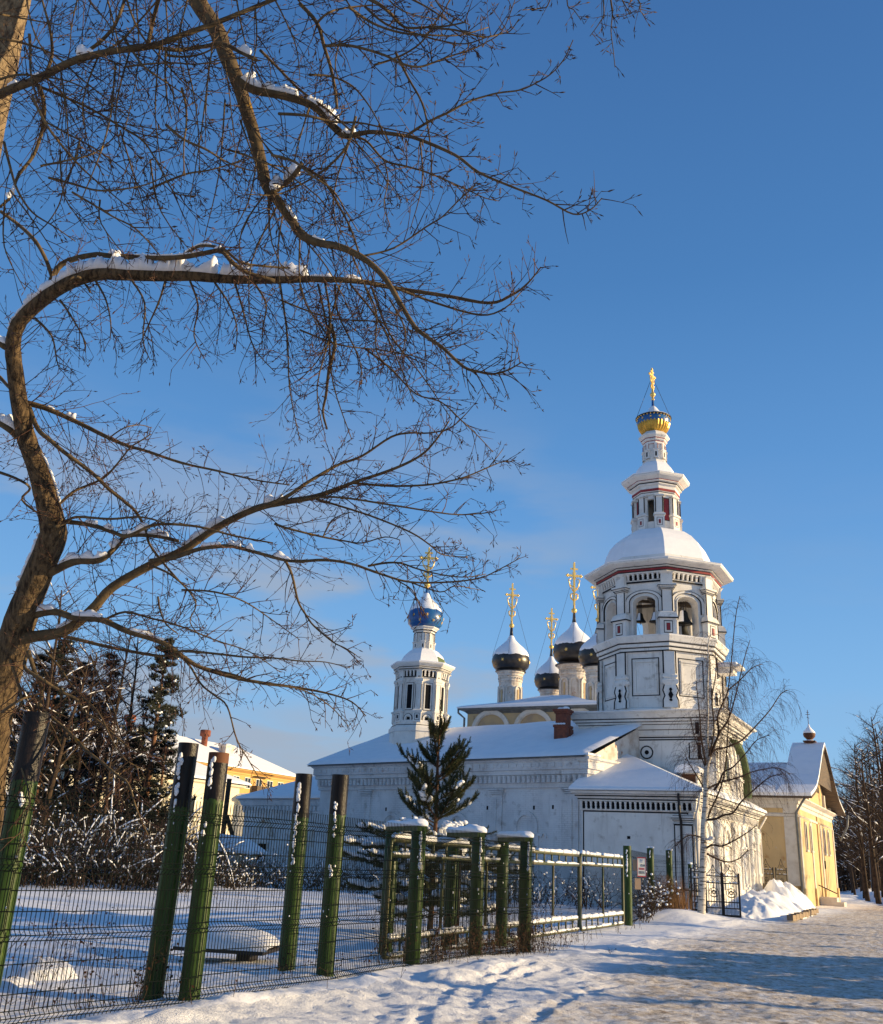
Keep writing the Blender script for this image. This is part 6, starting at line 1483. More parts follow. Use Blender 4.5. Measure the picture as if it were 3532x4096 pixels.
L_(T1, [(331, 325), (335, 345), (329, 370), (326, 395), (323, 412), (327, 429)], D-.6, D-.7, 4, 2, 10, (.05, .2), lev=0)
L_(T1, [(364, 348), (380, 360), (395, 373), (416, 394), (441, 402), (462, 421), (478, 436), (493, 452)], D-.6, D-1, 2.2, .8, 26, (.2, .6), grav=.06)
L_(T1, [(300, 330), (340, 345), (380, 350), (420, 358), (445, 372)], D-.6, D-1, 2, .8, 24, (.2, .6))
L_(T1, [(280, 300), (330, 318), (380, 322), (430, 335), (462, 330)], D-.6, D-1, 2, .8, 26, (.2, .6))
ft = thing('broadleaf_tree', 'rough-trunked bare tree at the left edge, its long arching limb under thick snow', 'tree', T1.base, 0)
tr.build('trunk', M['bark'], ft); T1.limb.build('limbs', M['limb'], ft); T1.tw.build('twigs', M['twigred'], ft); [q.build('snow', M['snowfine'], ft) for q in T1.clumps]
# ---- tree with sunlight put into its trunk colour, whose limbs hang in from above
T2 = Tree((-4.6, 8.3, 0), 9)
E2 = 8.2; tr = MB()
L_(T2, [(-300, 1050), (-180, 700), (-95, 420), (-45, 240), (-22, 120), (4, 0), (22, -90), (45, -240)], E2+.6, E2+.6, 62, 42, 0, sides=18, jit=0, mb=tr, per=6)
L_(T2, [(-14, 100), (14, 88), (30, 82), (45, 75), (76, 60), (113, 51), (151, 46), (182, 35), (218, 22), (255, 7), (290, -8), (330, -30)], E2, E2-.4, 9, 3.5, 60, (.3, .9), .0048, 2, .06, snow=[(.09, .13, .06), (.22, .26, .035), (.38, .42, .11)])
L_(T2, [(45, -240), (120, -150), (175, -60), (196, -2), (215, 27), (226, 55), (238, 82), (246, 109), (253, 131), (260, 158), (267, 187), (277, 200), (290, 218), (302, 235), (320, 243), (340, 247), (363, 258), (384, 277), (400, 303), (415, 327), (430, 339), (443, 348), (464, 367), (480, 372), (493, 374), (508, 370), (522, 362)],
   E2+.6, E2-1.2, 22, 1.2, 120, (.25, .85), .0048, 2, .05, mid=[(.12, 18), (.25, 14), (.38, 11), (.5, 9), (.6, 6.5), (.75, 4)], sides=10, start=.15, snow=[(.45, .48, .03), (.52, .55, .03)])
L_(T2, [(238, 80), (246, 86), (258, 91), (284, 96), (309, 104), (321, 113), (330, 124), (344, 136), (358, 134), (373, 132), (400, 135), (418, 139), (455, 155), (478, 172), (510, 186), (546, 200), (573, 214), (590, 210), (602, 198)],
   E2-.1, E2-1.2, 9, 1.0, 60, (.25, .7), .0046, 2, .04, mid=[(.3, 7), (.5, 4.5), (.75, 2.4)], sides=8, snow=[(.02, .2, .09), (.21, .36, .085), (.38, .44, .06)])
L_(T2, [(260, 50), (280, 70), (300, 90), (325, 108), (350, 130)], E2, E2-.4, 3, 2, 16, (.2, .6))
L_(T2, [(300, 4), (317, 23), (324, 46), (331, 69), (335, 90), (337, 108)], E2-.2, E2-.5, 4, 3, 14, (.2, .6))
L_(T2, [(317, 23), (328, 13), (345, 8), (373, 5)], E2-.3, E2-.5, 2.6, 1.5, 5, (.2, .5))
L_(T2, [(324, 46), (340, 45), (357, 47), (384, 55), (400, 63), (418, 67), (435, 62), (451, 56), (470, 50), (483, 44), (502, 31), (515, 0)], E2-.3, E2-1, 3.2, .9, 34, (.2, .5))
L_(T2, [(367, -2), (380, 5), (392, 15), (400, 24), (409, 28), (430, 27), (447, 26), (466, 22)], E2-.4, E2-.9, 4, 1.5, 10, (.2, .5))
L_(T2, [(430, 28), (455, 30), (483, 37), (500, 34), (510, 31), (519, 19)], E2-.7, E2-1, 2.2, .9, 10, (.15, .35))
L_(T2, [(409, 134), (428, 122), (447, 113), (462, 105), (476, 99), (498, 93), (520, 90), (538, 82), (552, 73), (564, 59), (573, 40)], E2-.5, E2-1.2, 2.8, .9, 26, (.12, .4))
L_(T2, [(345, 136), (365, 140), (384, 160), (405, 166), (426, 172), (450, 182), (468, 190), (485, 198), (499, 201)], E2-.4, E2-1, 2.8, .8, 28, (.2, .5))
L_(T2, [(384, 160), (388, 180), (384, 205), (390, 225)], E2-.5, E2-.7, 1.6, .8, 12, (.2, .5))
L_(T2, [(273, 192), (285, 184), (295, 174), (302, 164)], E2-.3, E2-.5, 6, 4.5, 2, (.1, .3), snow=[(0, .7, .08)])
L_(T2, [(302, 166), (321, 178), (330, 190), (338, 204), (350, 227), (358, 250)], E2-.4, E2-.7, 3, 2, 18, (.2, .6))
L_(T2, [(363, 256), (394, 248), (426, 227), (442, 217), (455, 204), (468, 192), (478, 181)], E2-.6, E2-1, 2.2, .8, 18, (.15, .45))
L_(T2, [(33, 84), (60, 95), (91, 109), (118, 125), (142, 140), (156, 160), (173, 191), (185, 195), (196, 196)], E2, E2-.4, 3, .9, 34, (.25, .8))
L_(T2, [(38, 85), (43, 98), (44, 115), (42, 131), (33, 156), (18, 176), (11, 196), (0, 207)], E2, E2, 5, 2.5, 16, (.3, .8), snow=[(.8, .9, .04)])
L_(T2, [(42, 120), (70, 135), (100, 152), (130, 175), (150, 200)], E2, E2-.3, 2, .8, 18, (.2, .7))
L_(T2, [(45, 76), (70, 100), (100, 118), (150, 128), (185, 132)], E2, E2-.4, 2, .8, 24, (.25, .8))
L_(T2, [(-10, 12), (20, 18), (60, 25)], E2-.6, E2-.6, 2.6, 1, 4, (.2, .5))
L_(T2, [(45, 76), (52, 55), (50, 30), (42, 0)], E2, E2, 4, 2, 12, (.3, .7))
L_(T2, [(65, 64), (95, 46), (115, 25), (126, -5)], E2, E2-.2, 4, 3, 18, (.3, .7))
L_(T2, [(148, 45), (152, 25), (160, -5)], E2-.1, E2-.2, 4.5, 4, 8, (.3, .7))
L_(T2, [(151, 46), (176, 50), (200, 47), (222, 44), (240, 52), (256, 60)], E2-.1, E2-.3, 4, 4, 12, (.3, .7), snow=[(.78, .9, .06)])
for (x, y, x1, y1) in ((25, -10, 60, 70), (80, -10, 70, 40), (105, -10, 110, 120), (135, -10, 125, 130), (165, -10, 175, 115), (190, -10, 190, 95), (215, 30, 205, 150), (235, -10, 275, 110), (270, -10, 300, 80), (255, 7, 240, 100), (160, 45, 165, 190), (130, 50, 128, 175), (100, 52, 90, 150), (180, 36, 200, 175), (218, 24, 236, 160),
      (60, 66, 70, 165), (290, -10, 345, 60), (340, -10, 400, 40), (380, -10, 440, 20), (430, -10, 470, 25), (210, 60, 190, 200), (225, 100, 205, 235), (240, 120, 290, 260), (258, 150, 220, 250), (250, 125, 330, 215), (268, 190, 240, 270), (285, 205, 280, 290), (300, 235, 350, 310), (262, 160, 350, 250), (350, 140, 340, 250), (310, 105, 290, 190), (420, 140, 410, 230), (330, 120, 400, 200), (340, 40, 350, 110), (60, 150, 90, 230), (10, 190, 60, 262), (120, 130, 150, 230), (150, 160, 200, 262), (270, 190, 300, 300), (280, 200, 250, 320), (300, 235, 320, 330), (350, 250, 380, 330), (390, 300, 400, 360), (100, 200, 130, 262), (5, 200, 25, 290)):
    mx_, my = (x+x1)/2+T2.rg.uniform(-14, 14), (y+y1)/2+T2.rg.uniform(-8, 8)
    L_(T2, [(x, y), (mx_, my), (x1, y1)], E2-.2, E2-T2.rg.uniform(.3, 1.0), 2.0, .7, 8, (.2, .6), .0046, 2, .10)
# medium branches that fill the crown between the traced limbs
for q in range(34):
    x = T2.rg.uniform(-10, 430); y = T2.rg.uniform(-30, 210)*(1-.25*x/430); a = T2.rg.uniform(-.5, 1.9); L = T2.rg.uniform(70, 170)
    b1 = T2.rg.uniform(-.5, .5); P = [(x, y)]
    for k in range(5): a += b1*.45+T2.rg.uniform(-.25, .25); P.append((P[-1][0]+cos(a)*L/5, P[-1][1]+sin(a)*L/5))
    if P[-1][0] > 500: continue
    L_(T2, P, E2-T2.rg.uniform(0, .9), E2-T2.rg.uniform(.2, 1.1), T2.rg.uniform(1.8, 3.4), 1.0, 9, (.15, .5), .0046, 1, .08)
for q in range(26):
    x = T1.rg.uniform(0, 360); y = T1.rg.uniform(275, 560); a = T1.rg.uniform(-.7, 1.4); L = T1.rg.uniform(60, 140)
    b1 = T1.rg.uniform(-.5, .5); P = [(x, y)]
    for k in range(5): a += b1*.45+T1.rg.uniform(-.25, .25); P.append((P[-1][0]+cos(a)*L/5, P[-1][1]+sin(a)*L/5))
    if P[-1][0] > 470: continue
    L_(T1, P, D-T1.rg.uniform(0, .9), D-T1.rg.uniform(.2, 1.1), T1.rg.uniform(1.6, 2.8), .9, 8, (.15, .5), .005, 1, .08)
# twig tips that dip in at the top edge, on a long limb passing above the frame
L_(T2, [(45, -240), (150, -260), (320, -190), (480, -110), (575, -60), (613, -20)], E2+.6, E2-1.0, 10, 3, 10, (.2, .5))
for P in ([(590, -45), (611, 0), (611, 31), (613, 48), (615, 67)], [(575, -60), (567, 0), (574, 10), (581, 20)], [(613, -20), (638, 0), (640, 10), (644, 15)], [(600, -30), (604, 10), (600, 22), (590, 36)], [(565, -65), (550, 0), (540, 8), (522, 10)], [(610, -22), (625, 5), (630, 15)]):
    L_(T2, P, E2-1.0, E2-1.15, 1.6, .7, 9, (.08, .25), .003, 1, .08)
tt = thing('broadleaf_tree', 'tree with sunlit-toned bark in the top left corner, its bare limbs hanging into the sky', 'tree', T2.base, 0)
tr.build('trunk', M['bark2'], tt); T2.limb.build('limbs', M['limb'], tt); T2.tw.build('twigs', M['twig'], tt); [q.build('snow', M['snowfine'], tt) for q in T2.clumps]
print('foreground twigs', T1.n, T2.n)
# ---- little pine behind the gate
def needles(mb, a, b_, dens, ln, w_, rg, fw=.5):
    """needles along a shoot from a to b"""
    a = Vector(a); b_ = Vector(b_); d = (b_-a); L = d.length
    if L < 1e-4: return
    d.normalize(); u = d.orthogonal().normalized(); v = d.cross(u)
    for i in range(max(1, int(L*dens))):
        q = a+d*(L*rg.random()); t = rg.uniform(0, 6.283); o_ = (u*cos(t)+v*sin(t)); n_ = (o_+d*rg.uniform(fw*.6, fw*1.6)).normalized()
        s_ = d.cross(o_)*w_; e = q+n_*ln*rg.uniform(.7, 1.15)
        mb.add([q-s_, q+s_, e], [(0, 1, 2)], 0)
rp = random.Random(21)
PB = Vector((.19, 21.6, 0))
pn = thing('pine_sapling', 'young pine with upturned shoots and snow-bent lower boughs behind the gate', 'tree', PB)
tr = MB(); br_ = MB(); nd = MB(); sn = MB()
tr.tube([(0, 0, -.2), (.02, 0, .6), (0, .02, 1.6), (.03, 0, 2.6), (.0, 0, 3.6), (.02, 0, 4.6)], [.065, .058, .05, .04, .028, .014], 8)
needles(nd, (0, 0, 3.9), (.02, 0, 4.95), 420, .085, 0.0065, rp, .9); needles(nd, (0, 0, 3.2), (0, 0, 3.9), 120, .08, .006, rp)
def bough(z, ang, L, up, droop, snowy, r0=.016):
    n = 9; L = L*(.86 if z > 2.2 else .92); p = Vector((0, 0, z)); d = Vector((cos(ang), sin(ang), up)).normalized(); pts = [p.copy()]
    for i in range(n):
        k = (i+1)/n
        d = (d+Vector((rp.uniform(-.05, .05), rp.uniform(-.05, .05), (.055 if not droop else -.11*droop+(.26*k*droop if k > .6 else 0))))).normalized()
        p = p+d*(L/n); pts.append(p.copy())
    br_.tube(pts, [r0*(1-.7*i/n) for i in range(n+1)], 5, 0, True, False)
    for i in range(1, n+1):
        needles(nd, pts[i-1], pts[i], 420 if i > 2 else 140, .085, 0.0065, rp, .8)
    tip = pts[-1]+(pts[-1]-pts[-2]).normalized()*.10+Vector((0, 0, .05)); needles(nd, pts[-1], tip, 420, .06, 0.0065, rp, 1.0)
    for i in range(2, n):
        for sx in (-1, 1):
            if rp.random() < .15: continue
            dd = (pts[i+1]-pts[i]).normalized(); side_ = dd.cross(Vector((0, 0, 1))).normalized()*sx
            sl = L*rp.uniform(.22, .42)*(1-.45*i/n); q = pts[i]; e = q+(dd*.8+side_*.8+Vector((0, 0, .25 if not droop else -.12))).normalized()*sl
            m_ = (q+e)/2+Vector((0, 0, -.02)); br_.tube([q, m_, e], [r0*.4, r0*.3, r0*.15], 4, 0, False, False)
            needles(nd, q, m_, 430, .08, 0.0065, rp, .8); needles(nd, m_, e, 460, .08, 0.0065, rp, .9)
            if not droop: needles(nd, e, e+Vector((0, 0, .07))+dd*.04, 400, .055, 0.0065, rp, 1.0)
            if snowy and rp.random() < snowy:
                for k in range(6):
                    c = q.lerp(e, (k+.5)/6); sn.blob(c+Vector((0, 0, .05)), rp.uniform(.035, .075), sq=.75, n=6, k=4, rng=rp)
    if snowy:
        for i in range(3, n+1):
            if rp.random() < snowy*1.1:
                for k in range(5): sn.blob(pts[i-1].lerp(pts[i], k/5)+Vector((rp.uniform(-.02, .02), rp.uniform(-.02, .02), .055)), rp.uniform(.05, .10), sq=.7, n=7, k=4, rng=rp)
for z, n, L, up, droop, sno in ((4.05, 5, .50, 1.1, 0, 0), (3.6, 5, .85, .75, 0, 0), (3.1, 6, 1.08, .5, 0, .02), (2.75, 6, 1.2, .40, 0, .04), (2.35, 7, 1.35, .32, 0, .10), (1.95, 8, 1.65, .35, .45, .40), (1.65, 9, 2.0, .5, .95, .5), (1.3, 9, 2.2, .5, 1.05, .5), (.95, 8, 2.1, .45, .95, .4), (.6, 7, 1.8, .35, .7, .35)):
    a0 = rp.uniform(0, 6)
    for k in range(n): bough(z+rp.uniform(-.16, .16), a0+2*pi*k/n+rp.uniform(-.28, .28), L*rp.uniform(.7, 1.15), up*rp.uniform(.7, 1.3), droop*rp.uniform(.7, 1.2), sno)
tr.build('trunk', M['pinebark'], pn); br_.build('boughs', M['pinebark'], pn); nd.build('needles', M['needle'], pn); sn.build('snow', M['snowfine'], pn)
# ---- birch in front of the porch corner
BT = Tree((9.67, 35.6, 0), 33)
def vdep(P, y0=35.6):   # depth that keeps the tree upright
    x, y = P; d = fwd + rt*((x-PW/2)/F) + upv*((PH/2-y)/F); return y0/d.y
def vl(P, w0, w1, twn=0, twl=(.4, 1.2), lev=2, grav=.16, off=(0, 0), mb=None, mid=None, sides=6, twr=.0075, curl=-.05, start=0.0, snow=None):
    n = len(P); pts = []; dp = []
    for i, q in enumerate(P):
        y0 = 35.6+off[0]+(off[1]-off[0])*i/(n-1); d = vdep(q, y0); dp.append(d); pts.append(px(q[0], q[1], d))
    C = catmull(pts, 4); m_ = len(C); rad = []
    for i in range(m_):
        k = i/(m_-1); w_ = w0+(w1-w0)*k; rad.append(max(w_*dp[0]/F/2, .008))
    (mb or BT.limb).tube(BT.rel(C), rad, sides, 0, True, True)
    tn = int(twn*2.3)
    for j in range(tn):
        k = start+(1-start)*(j+BT.rg.random())/tn; i = min(int(k*(m_-1)), m_-2); q = C[i]; dr = (C[i+1]-C[i]).normalized()
        a = dr.orthogonal().normalized(); t_ = BT.rg.uniform(0, 6.28); nd_ = dr*BT.rg.uniform(.3, 1)+(a*cos(t_)+dr.cross(a)*sin(t_))*.8+Vector((0, 0, .25))
        grow(BT, q, nd_, BT.rg.uniform(*twl)*1.15, twr*BT.rg.uniform(.6, 1.0), lev, .34, False, None, -.30, .42, 1.0, .13, 5, .14)
bt_ = MB()
vl([(700, 935), (701, 921.5), (701.9, 900), (702.3, 884), (703, 863), (703.5, 842), (703.6, 825), (705.4, 803), (705.8, 787), (706.5, 768), (710, 757)], 8.6, 4.2, 0, mb=bt_, sides=12)
vl([(706.5, 768), (707.2, 755), (707, 734), (707.7, 710), (707.3, 687), (708.7, 662), (708, 645), (711, 632)], 3.4, .8, 38, mb=bt_, sides=8)
vl([(709, 759), (713, 748), (716, 741), (718.8, 733), (717.7, 722), (718.4, 713), (723.8, 701), (727.7, 691), (731, 665), (735.6, 617), (740, 596)], 3.0, .8, 60, mb=None, off=(0, .8))
vl([(718.8, 733), (723.8, 727), (730, 715), (737, 690), (744, 660), (750, 640)], 2.5, .7, 30, off=(0, 1.2))
vl([(706.5, 768), (703, 749), (700.8, 734), (700, 720), (698, 700), (696, 680)], 2.4, .7, 26, off=(0, -1))
vl([(712, 752), (717, 749), (727, 747), (742, 740), (757.7, 724), (770, 710), (780, 695), (787, 690)], 2.1, .8, 44, off=(0, 1.5))
vl([(714, 790), (719, 783), (723.8, 772), (733, 767), (746, 753), (757, 740), (770, 735)], 2.4, .7, 36, off=(0, -1.4))
vl([(707, 789), (719, 783), (729, 780), (740.7, 776.7), (752, 772), (765, 769), (778, 768), (790, 774)], 2.2, .7, 40, off=(0, 1.0))
vl([(703.8, 820), (715, 819), (724, 815), (733, 812.8), (742, 801), (757.7, 786.7), (770, 777), (782, 774)], 2.4, .8, 36, off=(0, -1))
vl([(708, 818), (710.7, 810), (717.7, 795), (723.8, 776), (727, 747), (728, 733), (729, 715), (733, 690)], 2.2, .8, 36, off=(0, .6))
vl([(704, 850), (712, 845), (722, 846), (735, 840), (748, 832), (757, 825)], 2.2, .7, 24, (.3, .9), off=(0, -.6))
vl([(704, 852), (715, 858), (728, 862), (740, 858), (748, 850)], 2.2, .7, 22, (.3, .9), off=(0, .6))
vl([(703, 838), (692, 835), (684, 838), (676, 846)], 1.6, .7, 16, (.3, .8), off=(0, -.6))
vl([(705, 790), (697, 776), (690, 765), (686, 757)], 1.8, .7, 22, off=(0, .8))
vl([(706, 770), (700, 752), (694, 735), (690, 716)], 1.8, .7, 24, off=(0, 1))
vl([(708, 760), (714, 730), (712, 700), (716, 672), (715, 650)], 1.8, .7, 30, off=(0, -.8))
vl([(727, 691), (740, 680), (752, 668), (762, 664)], 1.6, .7, 20, off=(.4, 1.0))
bo = thing('birch_tree', 'slender birch with white bark and drooping twigs before the porch corner', 'tree', BT.base)
bt_.build('trunk', M['birch'], bo); BT.limb.build('limbs', M['twig'], bo); BT.tw.build('twigs', M['twigred'], bo)
b = MB(); b.blob((0.42, -.02, 2.75), .13, sq=.5); b.blob((.3, 0, 2.7), .08, sq=.5); b.build('snow', M['snowfine'], bo)
# ---- generic bare trees and dark conifers for the background
def bare_tree(seed, h, spread_=.45, droop=.05, snow=.0, tr_r=.16, birch=False, tw=.016, dense=1.0, low=.25):
    T = Tree((0, 0, 0), seed); rg = T.rg; t_ = MB(); p = Vector((0, 0, -.3)); d = Vector((0, 0, 1)); pts = [p.copy()]; n = 12
    for i in range(n):
        d = (d+Vector((rg.uniform(-.07, .07), rg.uniform(-.07, .07), 0))).normalized(); p = p+d*(h*.93/n); pts.append(p.copy())
    t_.tube(pts, [tr_r*(1-.88*i/n)+.01 for i in range(n+1)], 7, 0, True, True)
    nb = int(26*dense)
    for j in range(nb):
        k = low+(1-low)*(j+rg.random())/nb; i = min(int(k*n), n-1); q = pts[i].lerp(pts[i+1], k*n-i); a = rg.uniform(0, 6.28)
        L = h*spread_*(1.05-.75*k)*rg.uniform(.7, 1.2); dd = Vector((cos(a), sin(a), rg.uniform(.4, 1.2))); m = max(5, int(L/.6)); P = [q.copy()]; r0 = tr_r*.32*(1-.6*k)+.012
        for z in range(m):
            dd = (dd+Vector((rg.uniform(-.2, .2), rg.uniform(-.2, .2), rg.uniform(-.1, .1)-droop))).normalized(); q = q+dd*(L/m); P.append(q.copy())
            for w_ in range(2):
                ax = Vector((rg.uniform(-1, 1), rg.uniform(-1, 1), rg.uniform(-.5, 1))).normalized()
                grow(T, q.copy(), dd*.7+ax*.8, L*rg.uniform(.25, .5), tw*rg.uniform(.6, 1.1), 2, .05+droop, False, None, .02, .5, 1, .25, 3, .35)
            if snow and rg.random() < snow:
                c = (P[-1]+P[-2])/2; v = (P[-1]-P[-2]); e = v.normalized(); 
                T.sn.tube([P[-2]+Vector((0, 0, r0*.7)), c+Vector((0, 0, r0*.9)), P[-1]+Vector((0, 0, r0*.7))], [r0*.3, r0*rg.uniform(.5, 1.0), r0*.3], 5, 0, True, True)
        T.limb.tube(P, [r0*(1-.7*i_/m) for i_ in range(m+1)], 5, 0, True, False)
    return T, t_
def put_tree(T, t_, name, label, x, y, rz, sc, bark, group=None, cat='tree', tw=None):
    o = thing(name, label, cat, (x, y, gh(x, y, False)-.05), rz, group); o.scale = (sc, sc, sc)
    t_.build('trunk', bark, o); T.limb.build('limbs', M['limb2'], o); T.tw.build('twigs', tw or M['twig2'], o)
    if T.sn.v: T.sn.build('snow', M['snowfine'], o)
    return o
M['limb2'] = mat('dark_limbs', (.055, .038, .026), .9, spec=.1); M['twig2'] = mat('dark_twigs', (.045, .032, .025), .9, spec=.1); M['bark3'] = mat('dark_bark', (.075, .052, .036), .95, col2=(.03, .022, .016), scale=3, spec=.1)
def again(o, label, x, y, rz, sc):
    c = copy_tree(o); c.location = (x, y, gh(x, y, False)-.05); c.rotation_euler = (0, 0, rz); c.scale = (sc, sc, sc); c['label'] = label; return c
def at_px(x, dist):   # ground position at horizontal distance along pixel column x (on the horizon)
    a_, b_ = 800, 1020
    for _ in range(30):
        m_ = (a_+b_)/2; d = fwd + rt*((x-PW/2)/F) + upv*((PH/2-m_)/F)
        if d.z > -1.6/dist: a_ = m_
        else: b_ = m_
    d = fwd + rt*((x-PW/2)/F) + upv*((PH/2-a_)/F); l = hypot(d.x, d.y); return d.x/l*dist, d.y/l*dist
V = []
for sd, h, sp_, dr in ((1, 14, .32, .03), (2, 12, .42, .06), (3, 16, .28, .02)):
    T, t_ = bare_tree(sd, h, sp_, dr, .30, .2); V.append((T, t_, h))
right = [(868, 92, 0, 1.0), (879, 84, 1, 1.05), (884, 96, 2, 1.05), (874, 112, 0, 1.05), (862, 118, 1, .95), (857, 128, 2, .78), (850, 140, 0, .8), (853, 122, 1, .85), (866, 134, 2, .95), (880, 126, 0, 1.2), (890, 90, 1, 1.2), (845, 150, 1, .8), (872, 150, 2, 1.1), (848, 132, 0, .72), (860, 148, 0, .95), (886, 140, 2, 1.15), (876, 100, 2, .9), (895, 104, 0, 1.2), (864, 104, 1, .8), (855, 112, 2, .62)]
firsts = {}
for i, (x, ds, v, sc) in enumerate(right):
    gx, gy = at_px(x, ds); lab = 'bare dark tree with snow on its limbs in the roadside wood'
    if v not in firsts: firsts[v] = put_tree(V[v][0], V[v][1], 'bare_tree', lab, gx, gy, i*1.3, sc, M['bark3'], 'bare trees of the roadside wood')
    else: again(firsts[v], lab, gx, gy, i*1.3, sc)
gx, gy = at_px(838, 170)
# trees on the left behind the thicket
left = [(62, 50, 0, .80), (84, 53, 2, .85), (101, 50, 2, .78), (30, 48, 1, .9), (118, 58, 0, .7), (8, 46, 2, .85), (45, 56, 1, .85), (75, 58, 0, .9), (92, 45, 0, .55), (20, 55, 0, .95), (135, 50, 1, .5)]
for i, (x, ds, v, sc) in enumerate(left):
    gx, gy = at_px(x, ds); o = again(firsts[v], 'bare tree with snowy limbs among the dark pines at the left', gx, gy, i*2.1, sc); o['group'] = 'bare trees of the left thicket'
def conifer(seed, h, rb):
    rg = random.Random(seed); t_ = MB(); n_ = MB(); l_ = MB(); s_ = MB()
    t_.tube([(0, 0, -.3), (0, 0, h*.5), (rg.uniform(-.1, .1), 0, h)], [h*.012+.05, h*.008+.03, .02], 7)
    z = h*.14
    while z < h*.98:
        k = (z-h*.14)/(h*.86); R_ = rb*(1-k)**.75*rg.uniform(.75, 1.15)+.15
        for q in range(rg.randint(3, 5)):
            a = rg.uniform(0, 6.28); L = R_*rg.uniform(.6, 1.1); p = Vector((0, 0, z)); d = Vector((cos(a), sin(a), rg.uniform(-.05, .45))).normalized(); m = 5
            for i in range(m):
                e = p+d*(L/m); l_.obox(p, e, .04*(1-i/m)+.01, .04*(1-i/m)+.01)
                if i >= 1:
                    for w_ in range(7):
                        c = e+Vector((rg.uniform(-.28, .28), rg.uniform(-.28, .28), rg.uniform(-.08, .22)))*(.5+.5*R_/rb); up = Vector((rg.uniform(-.5, .5), rg.uniform(-.5, .5), 1)).normalized()
                        for f in range(11):
                            v = (up+Vector((rg.uniform(-1, 1), rg.uniform(-1, 1), rg.uniform(-.6, 1)))).normalized()*rg.uniform(.14, .27); s2 = v.orthogonal().normalized()*.018
                            n_.add([c-s2, c+s2, c+v], [(0, 1, 2)])
                        if rg.random() < .05: s_.blob(c+Vector((0, 0, .05)), rg.uniform(.06, .14), sq=.5, n=6, k=3, rng=rg)
                p = e; d = (d+Vector((rg.uniform(-.12, .12), rg.uniform(-.12, .12), .04))).normalized()
        z += rg.uniform(.28, .5)
    return t_, l_, n_, s_
def put_con(c, label, x, y, rz, sc):
    o = thing('pine_tree', label, 'tree', (x, y, 0), rz, 'dark pines at the left'); o.scale = (sc, sc, sc)
    c[0].build('trunk', M['pinebark'], o); c[1].build('boughs', M['limb2'], o); c[2].build('needles', M['needle2'], o); c[3].build('snow', M['snowfine'], o); return o
cx1 = conifer(4, 11.5, 2.2); gx, gy = at_px(134, 50); pc1 = put_con(cx1, 'tallest dark pine right of the birches, pointed against the sky', gx, gy, 0, 1.0)
cx2 = conifer(8, 8.5, 1.9); gx, gy = at_px(148, 49); pc2 = put_con(cx2, 'lower dark pine crowding the right side of the tallest one', gx, gy, 1, .80)
for x, ds, o_, sc, lab in ((115, 52, pc2, .8, 'small dark pine in the gap left of the tallest pine'), (78, 54, pc1, .98, 'slim dark pine standing among bare birches'), (22, 50, pc1, .95, 'dark pine showing behind the rough trunk'), (50, 56, pc2, 1.25, 'dark pine between the rough trunk and the slim pine'), (2, 52, pc2, 1.2, 'dark pine at the left edge of the view')):
    gx, gy = at_px(x, ds); c = copy_tree(o_); c.location = (gx, gy, 0); c.rotation_euler = (0, 0, x*.7); c.scale = (sc, sc, sc); c['label'] = lab
# ---- snowy thicket, weeds (nobody could count them)
rk = random.Random(77)
th = MB()
def bush(x, y, h, n, snowp, r=.012, brown=False):
    z0 = gh(x, y, False)
    for i in range(n):
        p = Vector((x+rk.uniform(-.5, .5), y+rk.uniform(-.5, .5), z0-.05)); d = Vector((rk.uniform(-.6, .6), rk.uniform(-.6, .6), 1)).normalized(); L = h*rk.uniform(.5, 1.1); m = 6; P = [p.copy()]
        for k in range(m):
            d = (d+Vector((rk.uniform(-.3, .3), rk.uniform(-.3, .3), rk.uniform(-.25, .15)))).normalized(); p = p+d*(L/m); P.append(p.copy())
            if k > 0:
                for w_ in range(2):
                    e = p+(d+Vector((rk.uniform(-1, 1), rk.uniform(-1, 1), rk.uniform(-.5, .6)))).normalized()*L*rk.uniform(.12, .3)
                    th.tube([p, (p+e)/2+Vector((0, 0, .03)), e], [r*.6, r*.5, r*.3], 3, 1 if brown else 0, False, False)
                    if rk.random() < snowp: th.blob(e+Vector((0, 0, .03)), rk.uniform(.025, .065), 2, .7, 5, 3, .2, rk)
                    if rk.random() < snowp*.6: th.tube([p+Vector((0, 0, .03)), (p+e)/2+Vector((0, 0, .07)), e+Vector((0, 0, .03))], [.012, .03, .012], 4, 2, True, True)
        th.tube(P, [r*1.4*(1-.6*k/m) for k in range(m+1)], 4, 1 if brown else 0, False, False)
for i in range(230):
    x = rk.uniform(4, 250); ds = rk.uniform(36, 47)+(x > 190)*5; gx, gy = at_px(x, ds)
    bush(gx, gy, rk.uniform(.8, 3.3) if x < 190 else rk.uniform(.5, 1.4), 7, .10)
for i in range(110):
    x = rk.uniform(190, 372); ds = rk.uniform(44, 52); gx, gy = at_px(x, ds); bush(gx, gy, rk.uniform(.6, 1.6), 7, .12, .009, True)
for i in range(60):
    x = rk.uniform(360, 600); ds = rk.uniform(37, 44)+(600-x)*.015; gx, gy = at_px(x, ds); bush(gx, gy, rk.uniform(.5, 1.7), 6, .12, .008, rk.random() < .6)
for i in range(7):   # bent snow-loaded saplings
    x = rk.uniform(10, 240); gx, gy = at_px(x, rk.uniform(38, 46)); a = rk.uniform(0, 6.28); L = rk.uniform(1.5, 4.0); P = []
    for k in range(8): P.append(Vector((gx+cos(a)*L*.6*(k/7)**1.2, gy+sin(a)*.6*L*(k/7), .1+L*.55*sin(pi*.75*k/7))))
    th.tube(P, [.03-.02*k/7 for k in range(8)], 5, 0, True, False); th.tube([q+Vector((0, 0, .05)) for q in P], [.01]+[.02+.03*rk.random() for k in range(6)]+[.01], 5, 2, True, True)
